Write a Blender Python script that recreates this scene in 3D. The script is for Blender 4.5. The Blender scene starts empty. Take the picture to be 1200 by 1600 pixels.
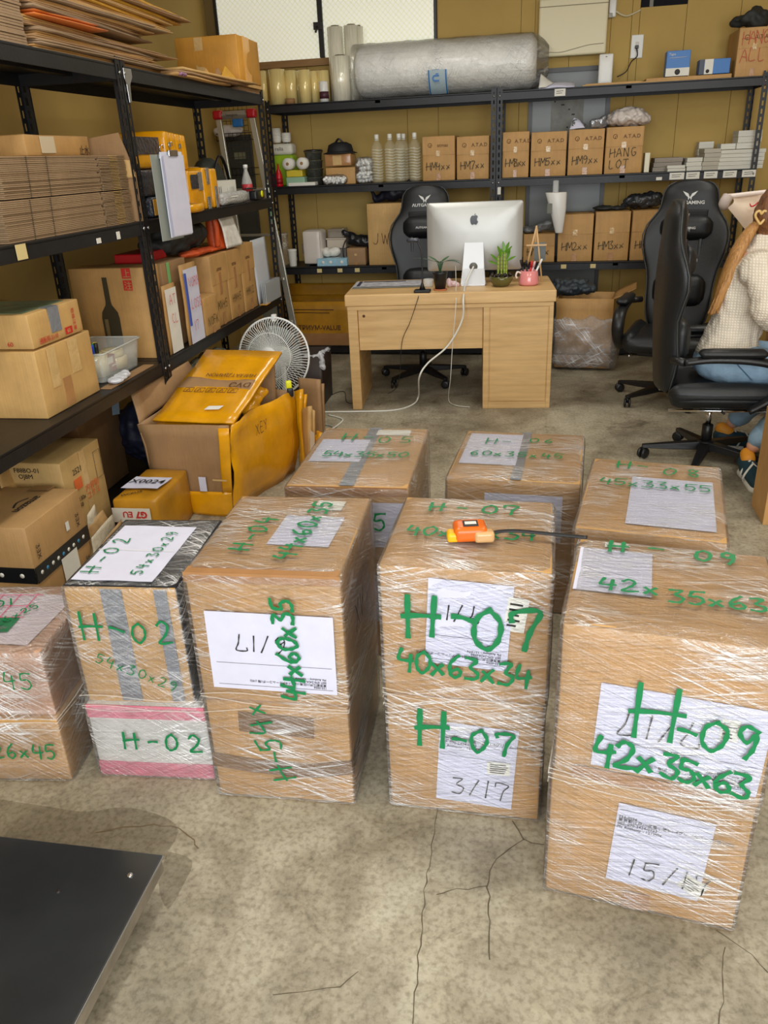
import bpy, bmesh, math, random
import numpy as np
from mathutils import Vector, Matrix, noise as mnoise
R = math.radians
scene = bpy.context.scene
COL = scene.collection
# ------------------------------------------------------------------ camera
FPX = 1235.8; CAMZ = 1.5
_p, _r, _y = R(24.1), R(-2.57), R(12.1)
_Fh = np.array([-math.sin(_y), math.cos(_y), 0]); _Rh = np.array([math.cos(_y), math.sin(_y), 0])
CF = _Fh * math.cos(_p) - np.array([0, 0, 1]) * math.sin(_p)
_U = np.cross(_Rh, CF)
CR = math.cos(_r) * _Rh + math.sin(_r) * _U
CU = math.cos(_r) * _U - math.sin(_r) * _Rh
cam = bpy.data.objects.new('camera', bpy.data.cameras.new('camera')); COL.objects.link(cam)
cam.data.sensor_fit = 'VERTICAL'; cam.data.sensor_height = 32; cam.data.lens = FPX / 1600 * 32
cam.data.clip_start = .02
_m = Matrix.Identity(4)
for i in range(3):
    _m[i][0] = CR[i]; _m[i][1] = CU[i]; _m[i][2] = -CF[i]
_m[2][3] = CAMZ
cam.matrix_world = _m
scene.camera = cam
# ------------------------------------------------------------------ world, lights, exposure
scene.view_settings.view_transform = 'Standard'; scene.view_settings.look = 'None'
scene.view_settings.gamma = 1; scene.view_settings.use_curve_mapping = False
scene.view_settings.exposure = 0.0
world = bpy.data.worlds.new('world'); scene.world = world; world.use_nodes = True
world.node_tree.nodes['Background'].inputs[0].default_value = (.80, .88, 1, 1)
world.node_tree.nodes['Background'].inputs[1].default_value = 0.6
def area(name, loc, rot, sx, sy, power, col):
    l = bpy.data.lights.new(name, 'AREA'); l.shape = 'RECTANGLE'; l.size = sx; l.size_y = sy
    l.energy = power; l.color = col
    o = bpy.data.objects.new(name, l); COL.objects.link(o); o.location = loc; o.rotation_euler = rot
    return o
area('daylight_door', (.6, -2.3, 1.75), (R(82), 0, 0), 4.2, 2.3, 215, (.95, .98, 1))
for lx, ly, pw in ((-.9, 1.9, 26), (1.2, 1.9, 26), (-.9, 4.7, 16), (1.2, 4.7, 16)):
    area('tube_light', (lx, ly, 2.80), (0, 0, 0), .25, 1.2, pw, (1, .97, .90))
# ------------------------------------------------------------------ pixel helpers (photo frame 1200 x 1600)
def ray(x, y): return CF + (x - 600) / FPX * CR - (y - 800) / FPX * CU
def gz(x, y, z=0.0):
    d = ray(x, y); return Vector(np.array([0, 0, CAMZ]) + d * ((z - CAMZ) / d[2]))
def gy(x, y, Y):
    d = ray(x, y); return Vector(np.array([0, 0, CAMZ]) + d * (Y / d[1]))
def gx(x, y, X):
    d = ray(x, y); return Vector(np.array([0, 0, CAMZ]) + d * (X / d[0]))
# ------------------------------------------------------------------ materials
def lin(c):
    return tuple(((v / 255) / 12.92 if v <= 10.3 else (((v / 255) + .055) / 1.055) ** 2.4) for v in c)
_mats = {}
class NT:
    def __init__(s, m): s.m = m; s.t = m.node_tree; s.n = s.t.nodes
    def add(s, ty, **kw):
        n = s.n.new(ty)
        for k, v in kw.items():
            if k[0] == 'i' and k[1:].isdigit(): n.inputs[int(k[1:])].default_value = v
            elif hasattr(n, k): setattr(n, k, v)
            else: n.inputs[k].default_value = v
        return n
    def link(s, a, b): s.t.links.new(a, b)
def M(name, col, rough=.6, metal=0, var=0.0, vscale=6.0, bump=0.0, bscale=60.0, stretch=(1, 1, 1), col2=None, spec=None, trans=0, alpha=None, emit=None, coat=0):
    """plain procedural surface: base colour with soft noise variation, optional bump"""
    if name in _mats: return _mats[name]
    m = bpy.data.materials.new(name); m.use_nodes = True; t = NT(m); b = t.n['Principled BSDF']
    c = lin(col); b.inputs['Base Color'].default_value = (*c, 1)
    b.inputs['Roughness'].default_value = rough; b.inputs['Metallic'].default_value = metal
    if spec is not None: b.inputs['Specular IOR Level'].default_value = spec
    if trans: b.inputs['Transmission Weight'].default_value = trans
    if coat: b.inputs['Coat Weight'].default_value = coat; b.inputs['Coat Roughness'].default_value = .12
    if alpha is not None: b.inputs['Alpha'].default_value = alpha
    if emit: b.inputs['Emission Color'].default_value = (*c, 1); b.inputs['Emission Strength'].default_value = emit
    if var or bump:
        tc = t.add('ShaderNodeTexCoord'); mp = t.add('ShaderNodeMapping', Scale=stretch)
        t.link(tc.outputs['Object'], mp.inputs[0])
    if var:
        no = t.add('ShaderNodeTexNoise', Scale=vscale, Detail=5.0, Roughness=.6); t.link(mp.outputs[0], no.inputs['Vector'])
        rp = t.add('ShaderNodeValToRGB'); t.link(no.outputs[0], rp.inputs[0])
        c2 = lin(col2) if col2 else tuple(v * (1 - var) for v in c)
        rp.color_ramp.elements[0].position = .3; rp.color_ramp.elements[1].position = .7
        rp.color_ramp.elements[0].color = (*c2, 1)
        rp.color_ramp.elements[1].color = (*(tuple(min(1, v * (1 + var * .5)) for v in c)), 1)
        t.link(rp.outputs[0], b.inputs['Base Color'])
    if bump:
        nb = t.add('ShaderNodeTexNoise', Scale=bscale, Detail=4.0); t.link(mp.outputs[0], nb.inputs['Vector'])
        bp = t.add('ShaderNodeBump', Strength=bump, Distance=.01); t.link(nb.outputs[0], bp.inputs['Height'])
        t.link(bp.outputs[0], b.inputs['Normal'])
    _mats[name] = m; return m
def cardboard(name, col=(190, 150, 100), rough=.62, tape=False):
    if name in _mats: return _mats[name]
    m = bpy.data.materials.new(name); m.use_nodes = True; t = NT(m); b = t.n['Principled BSDF']
    c = lin(col); b.inputs['Roughness'].default_value = rough
    tc = t.add('ShaderNodeTexCoord')
    n1 = t.add('ShaderNodeTexNoise', Scale=4.5, Detail=5.0, Roughness=.65); t.link(tc.outputs['Object'], n1.inputs['Vector'])
    mp = t.add('ShaderNodeMapping', Scale=(150, 150, 3)); t.link(tc.outputs['Object'], mp.inputs[0])
    n2 = t.add('ShaderNodeTexNoise', Scale=1.0, Detail=2.0); t.link(mp.outputs[0], n2.inputs['Vector'])
    r1 = t.add('ShaderNodeValToRGB'); t.link(n1.outputs[0], r1.inputs[0])
    r1.color_ramp.elements[0].position = .3; r1.color_ramp.elements[1].position = .72
    r1.color_ramp.elements[0].color = (*(v * .78 for v in c), 1); r1.color_ramp.elements[1].color = (*(min(1, v * 1.1) for v in c), 1)
    mx = t.add('ShaderNodeMix', data_type='RGBA', blend_type='MULTIPLY'); mx.inputs[0].default_value = .22
    t.link(r1.outputs[0], mx.inputs[6]); t.link(n2.outputs[0], mx.inputs[7])
    t.link(mx.outputs[2], b.inputs['Base Color'])
    bp = t.add('ShaderNodeBump', Strength=.12, Distance=.004); t.link(n2.outputs[0], bp.inputs['Height']); t.link(bp.outputs[0], b.inputs['Normal'])
    _mats[name] = m; return m
def film_mat(name, rot=25, haze=.30, base=.07, tint=(1, 1, 1)):
    """clear stretch film: mostly transparent, glossy, with haze and highlights painted in as whitish streaks (UVs in metres)"""
    if name in _mats: return _mats[name]
    m = bpy.data.materials.new(name); m.use_nodes = True; t = NT(m); t.n.clear()
    uv = t.add('ShaderNodeUVMap')
    def streak(rz, sc, lo, hi):
        v = t.add('ShaderNodeMapping'); v.inputs['Rotation'].default_value = (0, 0, R(rz)); t.link(uv.outputs[0], v.inputs[0])
        mp = t.add('ShaderNodeMapping', Scale=sc); t.link(v.outputs[0], mp.inputs[0])
        n = t.add('ShaderNodeTexNoise', Scale=1.0, Detail=3.0, Roughness=.6, Distortion=.25); t.link(mp.outputs[0], n.inputs['Vector'])
        r = t.add('ShaderNodeMapRange'); r.inputs[1].default_value = lo; r.inputs[2].default_value = hi; t.link(n.outputs[0], r.inputs[0])
        return r.outputs[0], n.outputs[0]
    a, ah = streak(rot, (5, 170, 1), .50, .68)
    b_, bh = streak(-rot * .6, (4, 120, 1), .52, .70)
    c, ch = streak(0, (3, 70, 1), .52, .74)
    pn = t.add('ShaderNodeTexNoise', Scale=5.0, Detail=2.0); t.link(uv.outputs[0], pn.inputs['Vector'])
    pr = t.add('ShaderNodeMapRange'); pr.inputs[1].default_value = .47; pr.inputs[2].default_value = .66; t.link(pn.outputs[0], pr.inputs[0])
    mx1 = t.add('ShaderNodeMath', operation='MAXIMUM'); t.link(a, mx1.inputs[0]); t.link(b_, mx1.inputs[1])
    mx2 = t.add('ShaderNodeMath', operation='MAXIMUM'); t.link(mx1.outputs[0], mx2.inputs[0]); t.link(c, mx2.inputs[1])
    pl = t.add('ShaderNodeMath', operation='MULTIPLY_ADD'); t.link(pr.outputs[0], pl.inputs[0]); pl.inputs[1].default_value = 1.1; pl.inputs[2].default_value = .16
    st = t.add('ShaderNodeMath', operation='MULTIPLY'); t.link(mx2.outputs[0], st.inputs[0]); t.link(pl.outputs[0], st.inputs[1])
    hz = t.add('ShaderNodeMath', operation='MULTIPLY_ADD'); t.link(st.outputs[0], hz.inputs[0]); hz.inputs[1].default_value = haze * 1.5; hz.inputs[2].default_value = base * .5  # pale diffuse streaks paint highlights into the film
    ad = t.add('ShaderNodeMath', operation='ADD'); t.link(ah, ad.inputs[0]); t.link(bh, ad.inputs[1])
    ad2 = t.add('ShaderNodeMath', operation='ADD'); t.link(ad.outputs[0], ad2.inputs[0]); t.link(ch, ad2.inputs[1])
    bp = t.add('ShaderNodeBump', Strength=.85, Distance=.006); t.link(ad2.outputs[0], bp.inputs['Height'])
    tr = t.add('ShaderNodeBsdfTransparent'); tr.inputs[0].default_value = (.985 * tint[0], .985 * tint[1], .985 * tint[2], 1)
    gl = t.add('ShaderNodeBsdfGlossy', Roughness=.16); t.link(bp.outputs[0], gl.inputs['Normal'])
    df = t.add('ShaderNodeBsdfDiffuse'); df.inputs[0].default_value = (.95 * tint[0], .95 * tint[1], .95 * tint[2], 1); t.link(bp.outputs[0], df.inputs['Normal'])
    lw = t.add('ShaderNodeFresnel', IOR=1.42); t.link(bp.outputs[0], lw.inputs['Normal'])
    gf = t.add('ShaderNodeMath', operation='MULTIPLY_ADD'); t.link(lw.outputs[0], gf.inputs[0]); gf.inputs[1].default_value = .8; gf.inputs[2].default_value = base * .4
    g2 = t.add('ShaderNodeMath', operation='MULTIPLY_ADD'); t.link(st.outputs[0], g2.inputs[0]); g2.inputs[1].default_value = .30; t.link(gf.outputs[0], g2.inputs[2])
    gc = t.add('ShaderNodeMath', operation='MINIMUM'); t.link(g2.outputs[0], gc.inputs[0]); gc.inputs[1].default_value = .75
    m1 = t.add('ShaderNodeMixShader'); t.link(hz.outputs[0], m1.inputs[0]); t.link(tr.outputs[0], m1.inputs[1]); t.link(df.outputs[0], m1.inputs[2])
    m2 = t.add('ShaderNodeMixShader'); t.link(gc.outputs[0], m2.inputs[0]); t.link(m1.outputs[0], m2.inputs[1]); t.link(gl.outputs[0], m2.inputs[2])
    o = t.add('ShaderNodeOutputMaterial'); t.link(m2.outputs[0], o.inputs[0])
    _mats[name] = m; return m
# ------------------------------------------------------------------ mesh building
def nz(x, y, z=0, s=1.0): return mnoise.noise(Vector((x * s + 3.7, y * s + 1.3, z * s + 5.1)))
class MB:
    def __init__(s): s.v = []; s.f = []; s.mi = []; s.sm = []; s.uv = None
    def add(s, vs, fs, m=0, smooth=False, T=None):
        k = len(s.v)
        s.v += [tuple(T @ Vector(v)) if T else tuple(v) for v in vs]
        s.f += [tuple(i + k for i in f) for f in fs]; s.mi += [m] * len(fs); s.sm += [smooth] * len(fs)
        return s
    def box(s, x0, y0, z0, x1, y1, z1, m=0, T=None):
        vs = [(x, y, z) for z in (z0, z1) for y in (y0, y1) for x in (x0, x1)]
        return s.add(vs, [(0, 2, 3, 1), (4, 5, 7, 6), (0, 1, 5, 4), (2, 6, 7, 3), (0, 4, 6, 2), (1, 3, 7, 5)], m, False, T)
    def prism(s, pts, h, axis=2, m=0, T=None, o=0.0, smooth=False):
        """outline pts (2-D) extruded by h along axis (0:x 1:y 2:z)"""
        n = len(pts)
        def mk(a, b, c): return {0: (c, a, b), 1: (a, c, b), 2: (a, b, c)}[axis]
        vs = [mk(a, b, o) for a, b in pts] + [mk(a, b, o + h) for a, b in pts]
        fs = [tuple(range(n))[::-1], tuple(range(n, 2 * n))] + [(i, (i + 1) % n, n + (i + 1) % n, n + i) for i in range(n)]
        k = len(s.f); s.add(vs, fs, m, False, T)
        if smooth:
            for i in range(k + 2, len(s.f)): s.sm[i] = True
        return s
    def tube(s, pts, r, n=8, m=0, caps=True, T=None, flat=1.0):
        pts = [Vector(p) for p in pts]; rs = r if isinstance(r, (list, tuple)) else [r] * len(pts)
        vs = []; prev = None
        for i, p in enumerate(pts):
            d = (pts[min(i + 1, len(pts) - 1)] - pts[max(i - 1, 0)]).normalized()
            if prev is None:
                a = Vector((0, 0, 1)) if abs(d.z) < .9 else Vector((1, 0, 0)); u = d.cross(a).normalized()
            else:
                u = (prev - d * prev.dot(d)); u = u.normalized() if u.length > 1e-6 else d.orthogonal().normalized()
            prev = u; w = d.cross(u)
            for k in range(n):
                t = 2 * math.pi * k / n; vs.append(p + (u * math.cos(t) + w * math.sin(t) * flat) * rs[i])
        fs = []
        for i in range(len(pts) - 1):
            for k in range(n):
                a = i * n + k; b = i * n + (k + 1) % n; fs.append((a, b, b + n, a + n))
        if caps: fs += [tuple(range(n))[::-1], tuple(range((len(pts) - 1) * n, len(pts) * n))]
        return s.add(vs, fs, m, True, T)
    def lathe(s, prof, n=20, c=(0, 0, 0), m=0, T=None, smooth=True):
        vs = []; fs = []; k = len(prof)
        for i in range(n):
            t = 2 * math.pi * i / n
            for r, z in prof: vs.append((c[0] + r * math.cos(t), c[1] + r * math.sin(t), c[2] + z))
        for i in range(n):
            j = (i + 1) % n
            for q in range(k - 1): fs.append((i * k + q, j * k + q, j * k + q + 1, i * k + q + 1))
        if prof[0][0] > 1e-4: fs.append(tuple(i * k for i in range(n))[::-1])
        if prof[-1][0] > 1e-4: fs.append(tuple(i * k + k - 1 for i in range(n)))
        return s.add(vs, fs, m, smooth, T)
    def rings(s, rings, m=0, close=True, caps=True, smooth=True, T=None):
        n = len(rings[0]); vs = [p for r_ in rings for p in r_]; fs = []
        for i in range(len(rings) - 1):
            for k in range(n if close else n - 1):
                a = i * n + k; b = i * n + (k + 1) % n; fs.append((a, b, b + n, a + n))
        if caps: fs += [tuple(range(n))[::-1], tuple(range((len(rings) - 1) * n, len(rings) * n))]
        return s.add(vs, fs, m, smooth, T)
    def soft(s, cx, cy, cz, sx, sy, sz, r=.01, n=6, bulge=0.0, wob=0.0, ws=8.0, m=0, seed=0, T=None, smooth=True):
        """rounded, slightly bulging and uneven box centred at c, size s"""
        hx, hy, hz = sx / 2, sy / 2, sz / 2; r = min(r, hx, hy, hz); vs = []; fs = []
        for ax in range(3):
            for sg in (-1, 1):
                base = len(vs)
                for i in range(n + 1):
                    for j in range(n + 1):
                        q = [0, 0, 0]; a, b = [k for k in range(3) if k != ax]
                        h = (hx, hy, hz)
                        def tt(i, hh):   # denser near the edges
                            if i == 0: return -hh
                            if i == n: return hh
                            return -hh + r + (2 * hh - 2 * r) * (i - 1) / (n - 2) if n > 2 else 0
                        q[ax] = sg * h[ax]; q[a] = tt(i, h[a]); q[b] = tt(j, h[b])
                        p = Vector(q)
                        inner = Vector((max(-hx + r, min(hx - r, p.x)), max(-hy + r, min(hy - r, p.y)), max(-hz + r, min(hz - r, p.z))))
                        d = p - inner
                        if d.length > 1e-9: p = inner + d.normalized() * r
                        u, v = q[a] / h[a], q[b] / h[b]
                        k_ = (1 - u * u) * (1 - v * v)
                        nn = Vector((0, 0, 0)); nn[ax] = sg
                        p += nn * bulge * k_
                        if wob:
                            p += Vector((nz(p.x + seed, p.y, p.z, ws), nz(p.x, p.y + seed + 9, p.z, ws), nz(p.x, p.y, p.z + seed + 17, ws))) * wob
                        vs.append(p + Vector((cx, cy, cz)))
                for i in range(n):
                    for j in range(n):
                        a0 = base + i * (n + 1) + j; f = (a0, a0 + n + 1, a0 + n + 2, a0 + 1)
                        flip = (sg < 0) ^ (ax == 1)
                        fs.append(f[::-1] if flip else f)
        # weld
        key = {}; mp = []; out = []
        for v in vs:
            k = (round(v.x, 5), round(v.y, 5), round(v.z, 5))
            if k not in key: key[k] = len(out); out.append(v)
            mp.append(key[k])
        ff = []
        for f in fs:
            g = []
            for i in f:
                if mp[i] not in g: g.append(mp[i])
            if len(g) > 2: ff.append(tuple(g))
        return s.add(out, ff, m, smooth, T)
    def obj(s, name, mats, parent=None, loc=None, rot=None, bevel=0, subsurf=0, solid=0):
        me = bpy.data.meshes.new(name); me.from_pydata(s.v, [], s.f)
        mats = mats if isinstance(mats, (list, tuple)) else [mats]
        for m in mats: me.materials.append(m)
        me.polygons.foreach_set('material_index', s.mi); me.polygons.foreach_set('use_smooth', s.sm)
        if s.uv:
            l = me.uv_layers.new(name='UVMap'); ul = l.data
            for i, lp in enumerate(me.loops): ul[i].uv = s.uv[lp.vertex_index]
        me.update()
        o = bpy.data.objects.new(name, me); COL.objects.link(o)
        if parent: o.parent = parent
        if loc: o.location = loc
        if rot: o.rotation_euler = rot
        if solid: q = o.modifiers.new('solid', 'SOLIDIFY'); q.thickness = solid; q.offset = 0
        if bevel: q = o.modifiers.new('bevel', 'BEVEL'); q.width = bevel; q.segments = 2; q.limit_method = 'ANGLE'
        if subsurf: q = o.modifiers.new('sub', 'SUBSURF'); q.levels = subsurf; q.render_levels = subsurf
        return o
def thing(name, label, cat, loc=(0, 0, 0), rz=0.0, group=None):
    o = bpy.data.objects.new(name, None); COL.objects.link(o); o.empty_display_size = .05
    o.location = loc; o.rotation_euler = (0, 0, rz); tag(o, label, cat, group); return o
def tag(o, label, cat, group=None):
    o['label'] = label; o['category'] = cat
    if group: o['group'] = group
    return o
def struct(o, label=None, cat=None):
    o['kind'] = 'structure'
    if label: o['label'] = label
    if cat: o['category'] = cat
    return o
def copy_tree(o, parent=None):
    c = o.copy(); COL.objects.link(c); c.parent = parent
    for ch in list(o.children): copy_tree(ch, c)
    return c
def catmull(pts, k=6, closed=False):
    P = [Vector(p) for p in pts]
    if len(P) < 3: return P
    out = []
    n = len(P)
    for i in range(n - 1):
        a = P[max(i - 1, 0)]; b = P[i]; c = P[i + 1]; d = P[min(i + 2, n - 1)]
        for j in range(k):
            t = j / k
            out.append(.5 * ((2 * b) + (c - a) * t + (2 * a - 5 * b + 4 * c - d) * t * t + (3 * b - a - 3 * c + d) * t ** 3))
    out.append(P[-1]); return out
# ------------------------------------------------------------------ handwriting as flat marker strokes
G = {
 'H': [[(.06, 1), (.03, 0)], [(.62, .98), (.58, .02)], [(-.05, .46), (.75, .55)]],
 '-': [[(.05, .5), (.5, .48)]],
 '/': [[(.45, 1.02), (.05, -.05)]],
 'x': [[(.05, .55), (.5, .05)], [(.5, .6), (.02, 0)]],
 '0': [[(.4, .97), (.1, .75), (.06, .3), (.28, .02), (.55, .25), (.6, .7), (.38, .97)]],
 '1': [[(.25, 1), (.18, 0)]],
 '2': [[(.05, .8), (.25, 1), (.5, .8), (.35, .4), (.02, .02), (.6, .05)]],
 '3': [[(.05, .95), (.5, .95), (.25, .58), (.55, .35), (.4, .02), (.02, .05)]],
 '4': [[(.15, 1), (.03, .45), (.6, .48)], [(.48, .8), (.42, -.05)]],
 '5': [[(.12, .95), (.06, .55), (.4, .58), (.52, .28), (.3, 0), (.02, .08)], [(.12, .95), (.6, .98)]],
 '6': [[(.45, 1), (.12, .6), (.06, .2), (.3, 0), (.52, .22), (.38, .45), (.1, .3)]],
 '7': [[(.02, .75), (.05, .97), (.6, .95), (.4, .5), (.3, -.05)]],
 '8': [[(.5, .85), (.25, 1), (.08, .78), (.5, .35), (.35, 0), (.06, .18), (.3, .5), (.5, .85)]],
 '9': [[(.52, .85), (.25, .98), (.06, .72), (.3, .5), (.52, .75), (.48, .3), (.3, -.05)]],
 'A': [[(0, 0), (.3, 1), (.6, 0)], [(.12, .38), (.5, .38)]],
 'C': [[(.55, .88), (.25, .98), (.04, .5), (.25, .02), (.58, .12)]],
 'D': [[(.05, 1), (.05, 0), (.4, .08), (.58, .5), (.4, .92), (.05, 1)]],
 'G': [[(.55, .9), (.25, 1), (.05, .5), (.25, 0), (.55, .15), (.55, .45), (.32, .45)]],
 'J': [[(.5, 1), (.48, .2), (.25, 0), (.02, .2)]],
 'L': [[(.08, 1), (.03, .03), (.5, .03)]],
 'M': [[(0, 0), (.1, 1)], [(.1, 1), (.35, .35)], [(.35, .35), (.62, 1)], [(.62, 1), (.7, 0)]],
 'N': [[(.02, 0), (.05, 1)], [(.05, 1), (.55, 0)], [(.55, 0), (.58, 1)]],
 'O': [[(.4, .97), (.1, .75), (.06, .3), (.28, .02), (.55, .25), (.6, .7), (.38, .97)]],
 'R': [[(.05, 0), (.08, 1), (.5, .85), (.4, .55), (.08, .5)], [(.2, .5), (.58, 0)]],
 'S': [[(.52, .88), (.25, 1), (.06, .75), (.48, .35), (.3, .02), (.02, .12)]],
 'T': [[(0, .97), (.6, 1)], [(.3, 1), (.28, 0)]],
 'U': [[(.05, 1), (.06, .2), (.3, 0), (.52, .2), (.56, 1)]],
 'V': [[(.02, 1), (.27, .02), (.56, 1)]],
 'W': [[(0, 1), (.18, 0)], [(.18, 0), (.35, .8)], [(.35, .8), (.52, 0)], [(.52, 0), (.7, 1)]],
 'I': [[(.25, 1), (.22, 0)]], 'K': [[(.05, 1), (.05, 0)], [(.55, 1), (.08, .45)], [(.2, .55), (.6, 0)]],
 'E': [[(.55, 1), (.05, .98), (.04, .02), (.56, .02)], [(.05, .5), (.45, .5)]],
 'Y': [[(0, 1), (.3, .5)], [(.58, 1), (.28, 0)]], 'P': [[(.05, 0), (.05, 1), (.5, .88), (.4, .5), (.06, .5)]], 'F': [[(.55, 1), (.05, .98), (.04, 0)], [(.05, .5), (.42, .5)]],
 'X': [[(0, 1), (.55, 0)], [(.55, 1), (0, 0)]], 'B': [[(.05, 0), (.05, 1), (.45, .85), (.1, .52), (.52, .25), (.05, 0)]],
}
def marker(parent, text, o, X, Y, h, w=.008, mat=None, seed=1, adv=.86, name='handwriting', mb=None, wob=.05):
    """text as ribbons from point o, running along X with up Y, letter height h, stroke width w"""
    rnd = random.Random(seed); X = Vector(X); Y = Vector(Y); o = Vector(o); N = X.cross(Y)
    own = mb is None; mb = mb or MB(); cx = 0.0
    for ch in text:
        if ch == ' ': cx += .5; continue
        sc = 1.0 if ch != 'x' else .9
        for st in G[ch]:
            pp = [(a * sc + rnd.uniform(-wob, wob) * .6, b * sc + rnd.uniform(-wob, wob)) for a, b in st]
            P = catmull([(a, b, 0) for a, b in pp], 5) if len(pp) > 2 else [Vector((pp[0][0] + (pp[1][0] - pp[0][0]) * k / 4, pp[0][1] + (pp[1][1] - pp[0][1]) * k / 4 + .02 * math.sin(k), 0)) for k in range(5)]
            W = []
            for p in P: W.append(o + X * ((cx + p.x) * h) + Y * (p.y * h))
            vs = []
            for i, p in enumerate(W):
                d = (W[min(i + 1, len(W) - 1)] - W[max(i - 1, 0)]); d = d.normalized() if d.length > 0 else X
                sd = N.cross(d) * (w / 2 * (1 + .25 * math.sin(i * 1.7 + cx)))
                if i == 0: p = p - d * w * .3
                if i == len(W) - 1: p = p + d * w * .3
                p = p + N * (.00004 * i)
                vs += [p - sd, p + sd]
            mb.add(vs, [(2 * i, 2 * i + 2, 2 * i + 3, 2 * i + 1) for i in range(len(W) - 1)])
            # small rise so crossing strokes do not share a plane
            for k in range(len(mb.v) - len(vs), len(mb.v)):
                mb.v[k] = tuple(Vector(mb.v[k]) + N * .0002 * (len(mb.f) % 5))
        cx += adv * (1.0 if ch not in '1I-/' else .72)
    if own: return mb.obj(name, mat, parent)
    return mb
def print_text(parent, s, o, X, Y, h, mat, name='printed_text', align='LEFT', bold=0.0, sx=1.0):
    """flat printed lettering from the built-in font, turned into a mesh"""
    cu = bpy.data.curves.new('t', 'FONT'); cu.body = s; cu.size = h * 1.35; cu.align_x = align; cu.resolution_u = 2
    cu.extrude = .0002; cu.offset = bold; cu.space_line = .95
    t = bpy.data.objects.new('t', cu); COL.objects.link(t)
    dg = bpy.context.evaluated_depsgraph_get(); me = bpy.data.meshes.new_from_object(t.evaluated_get(dg))
    bpy.data.objects.remove(t); bpy.data.curves.remove(cu)
    me.name = name; me.materials.clear(); me.materials.append(mat)
    X = Vector(X).normalized(); Y = Vector(Y).normalized(); N = X.cross(Y)
    T = Matrix(((X.x * sx, Y.x, N.x, o[0]), (X.y * sx, Y.y, N.y, o[1]), (X.z * sx, Y.z, N.z, o[2]), (0, 0, 0, 1)))
    me.transform(T)
    ob = bpy.data.objects.new(name, me); COL.objects.link(ob)
    if parent: ob.parent = parent
    return ob
def sheet(parent, name, o, X, Y, w, h, mat, wave=.0008, n=6, seed=0, thick=.0006, label=None):
    """thin paper sheet with corner o, spanned by X*w and Y*h, slightly wavy"""
    o = Vector(o); X = Vector(X).normalized(); Y = Vector(Y).normalized(); N = X.cross(Y); mb = MB(); vs = []
    for s_ in (0, 1):
        for j in range(n + 1):
            for i in range(n + 1):
                a, b = i / n * w, j / n * h
                vs.append(o + X * a + Y * b + N * (nz(a + seed, b, seed, 14) * wave + thick * s_))
    K = (n + 1) ** 2; fs = []
    for j in range(n):
        for i in range(n):
            a = j * (n + 1) + i; fs.append((a, a + n + 1, a + n + 2, a + 1)); fs.append((K + a, K + a + 1, K + a + n + 2, K + a + n + 1))
    mb.add(vs, fs, 0, True)
    ob = mb.obj(name, mat, parent)
    if label: ob['label'] = label
    return ob
# ------------------------------------------------------------------ shared materials
BLACKM = M('black_steel', (30, 30, 32), .42, .3, var=.3, vscale=9, bump=.05, bscale=90)
STEEL = M('steel', (190, 190, 190), .3, 1, var=.1)
CARD = cardboard('card_kraft', (200, 154, 92)); CARD2 = cardboard('card_pale', (210, 168, 104)); CARD3 = cardboard('card_dull', (168, 130, 88)); CARD4 = cardboard('card_dark', (136, 102, 64))
PAPER = M('paper_white', (208, 208, 226), .7, var=.05, vscale=20); PAPERW = M('paper_cream', (224, 222, 212), .7, var=.08)
TAPE = M('brown_tape', (172, 126, 82), .22, var=.12, vscale=12, bump=.15, bscale=40)
TAPEC = M('clear_tape', (205, 172, 118), .12, var=.15, vscale=10, bump=.3, bscale=50)
GREYT = M('grey_tape', (128, 132, 140), .3, .1, var=.15, vscale=25, bump=.3, bscale=70)
GREEN = M('green_marker', (2, 124, 70), .5, var=.12, vscale=60)
INK = M('black_ink', (38, 34, 34), .6); REDI = M('red_ink', (190, 42, 34), .6); BROWNI = M('brown_print', (92, 56, 28), .7)
YEL = M('yellow_tape', (226, 158, 12), .25, var=.22, vscale=7, bump=.35, bscale=16, coat=.4)
BLACKP = M('black_plastic', (24, 24, 26), .4, bump=.05); WHITEP = M('white_plastic', (228, 228, 222), .35, var=.04)
FILM = film_mat('stretch_film', 22, .36, .06); FILMH = film_mat('stretch_film_heavy', 35, .60, .11)
FOLD = M('film_fold', (236, 232, 224), .15, alpha=.3)
CLEARB = film_mat('clear_bag', 60, .45, .02)
CLEARP = M('clear_plastic', (235, 238, 238), .1, alpha=.35)
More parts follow.
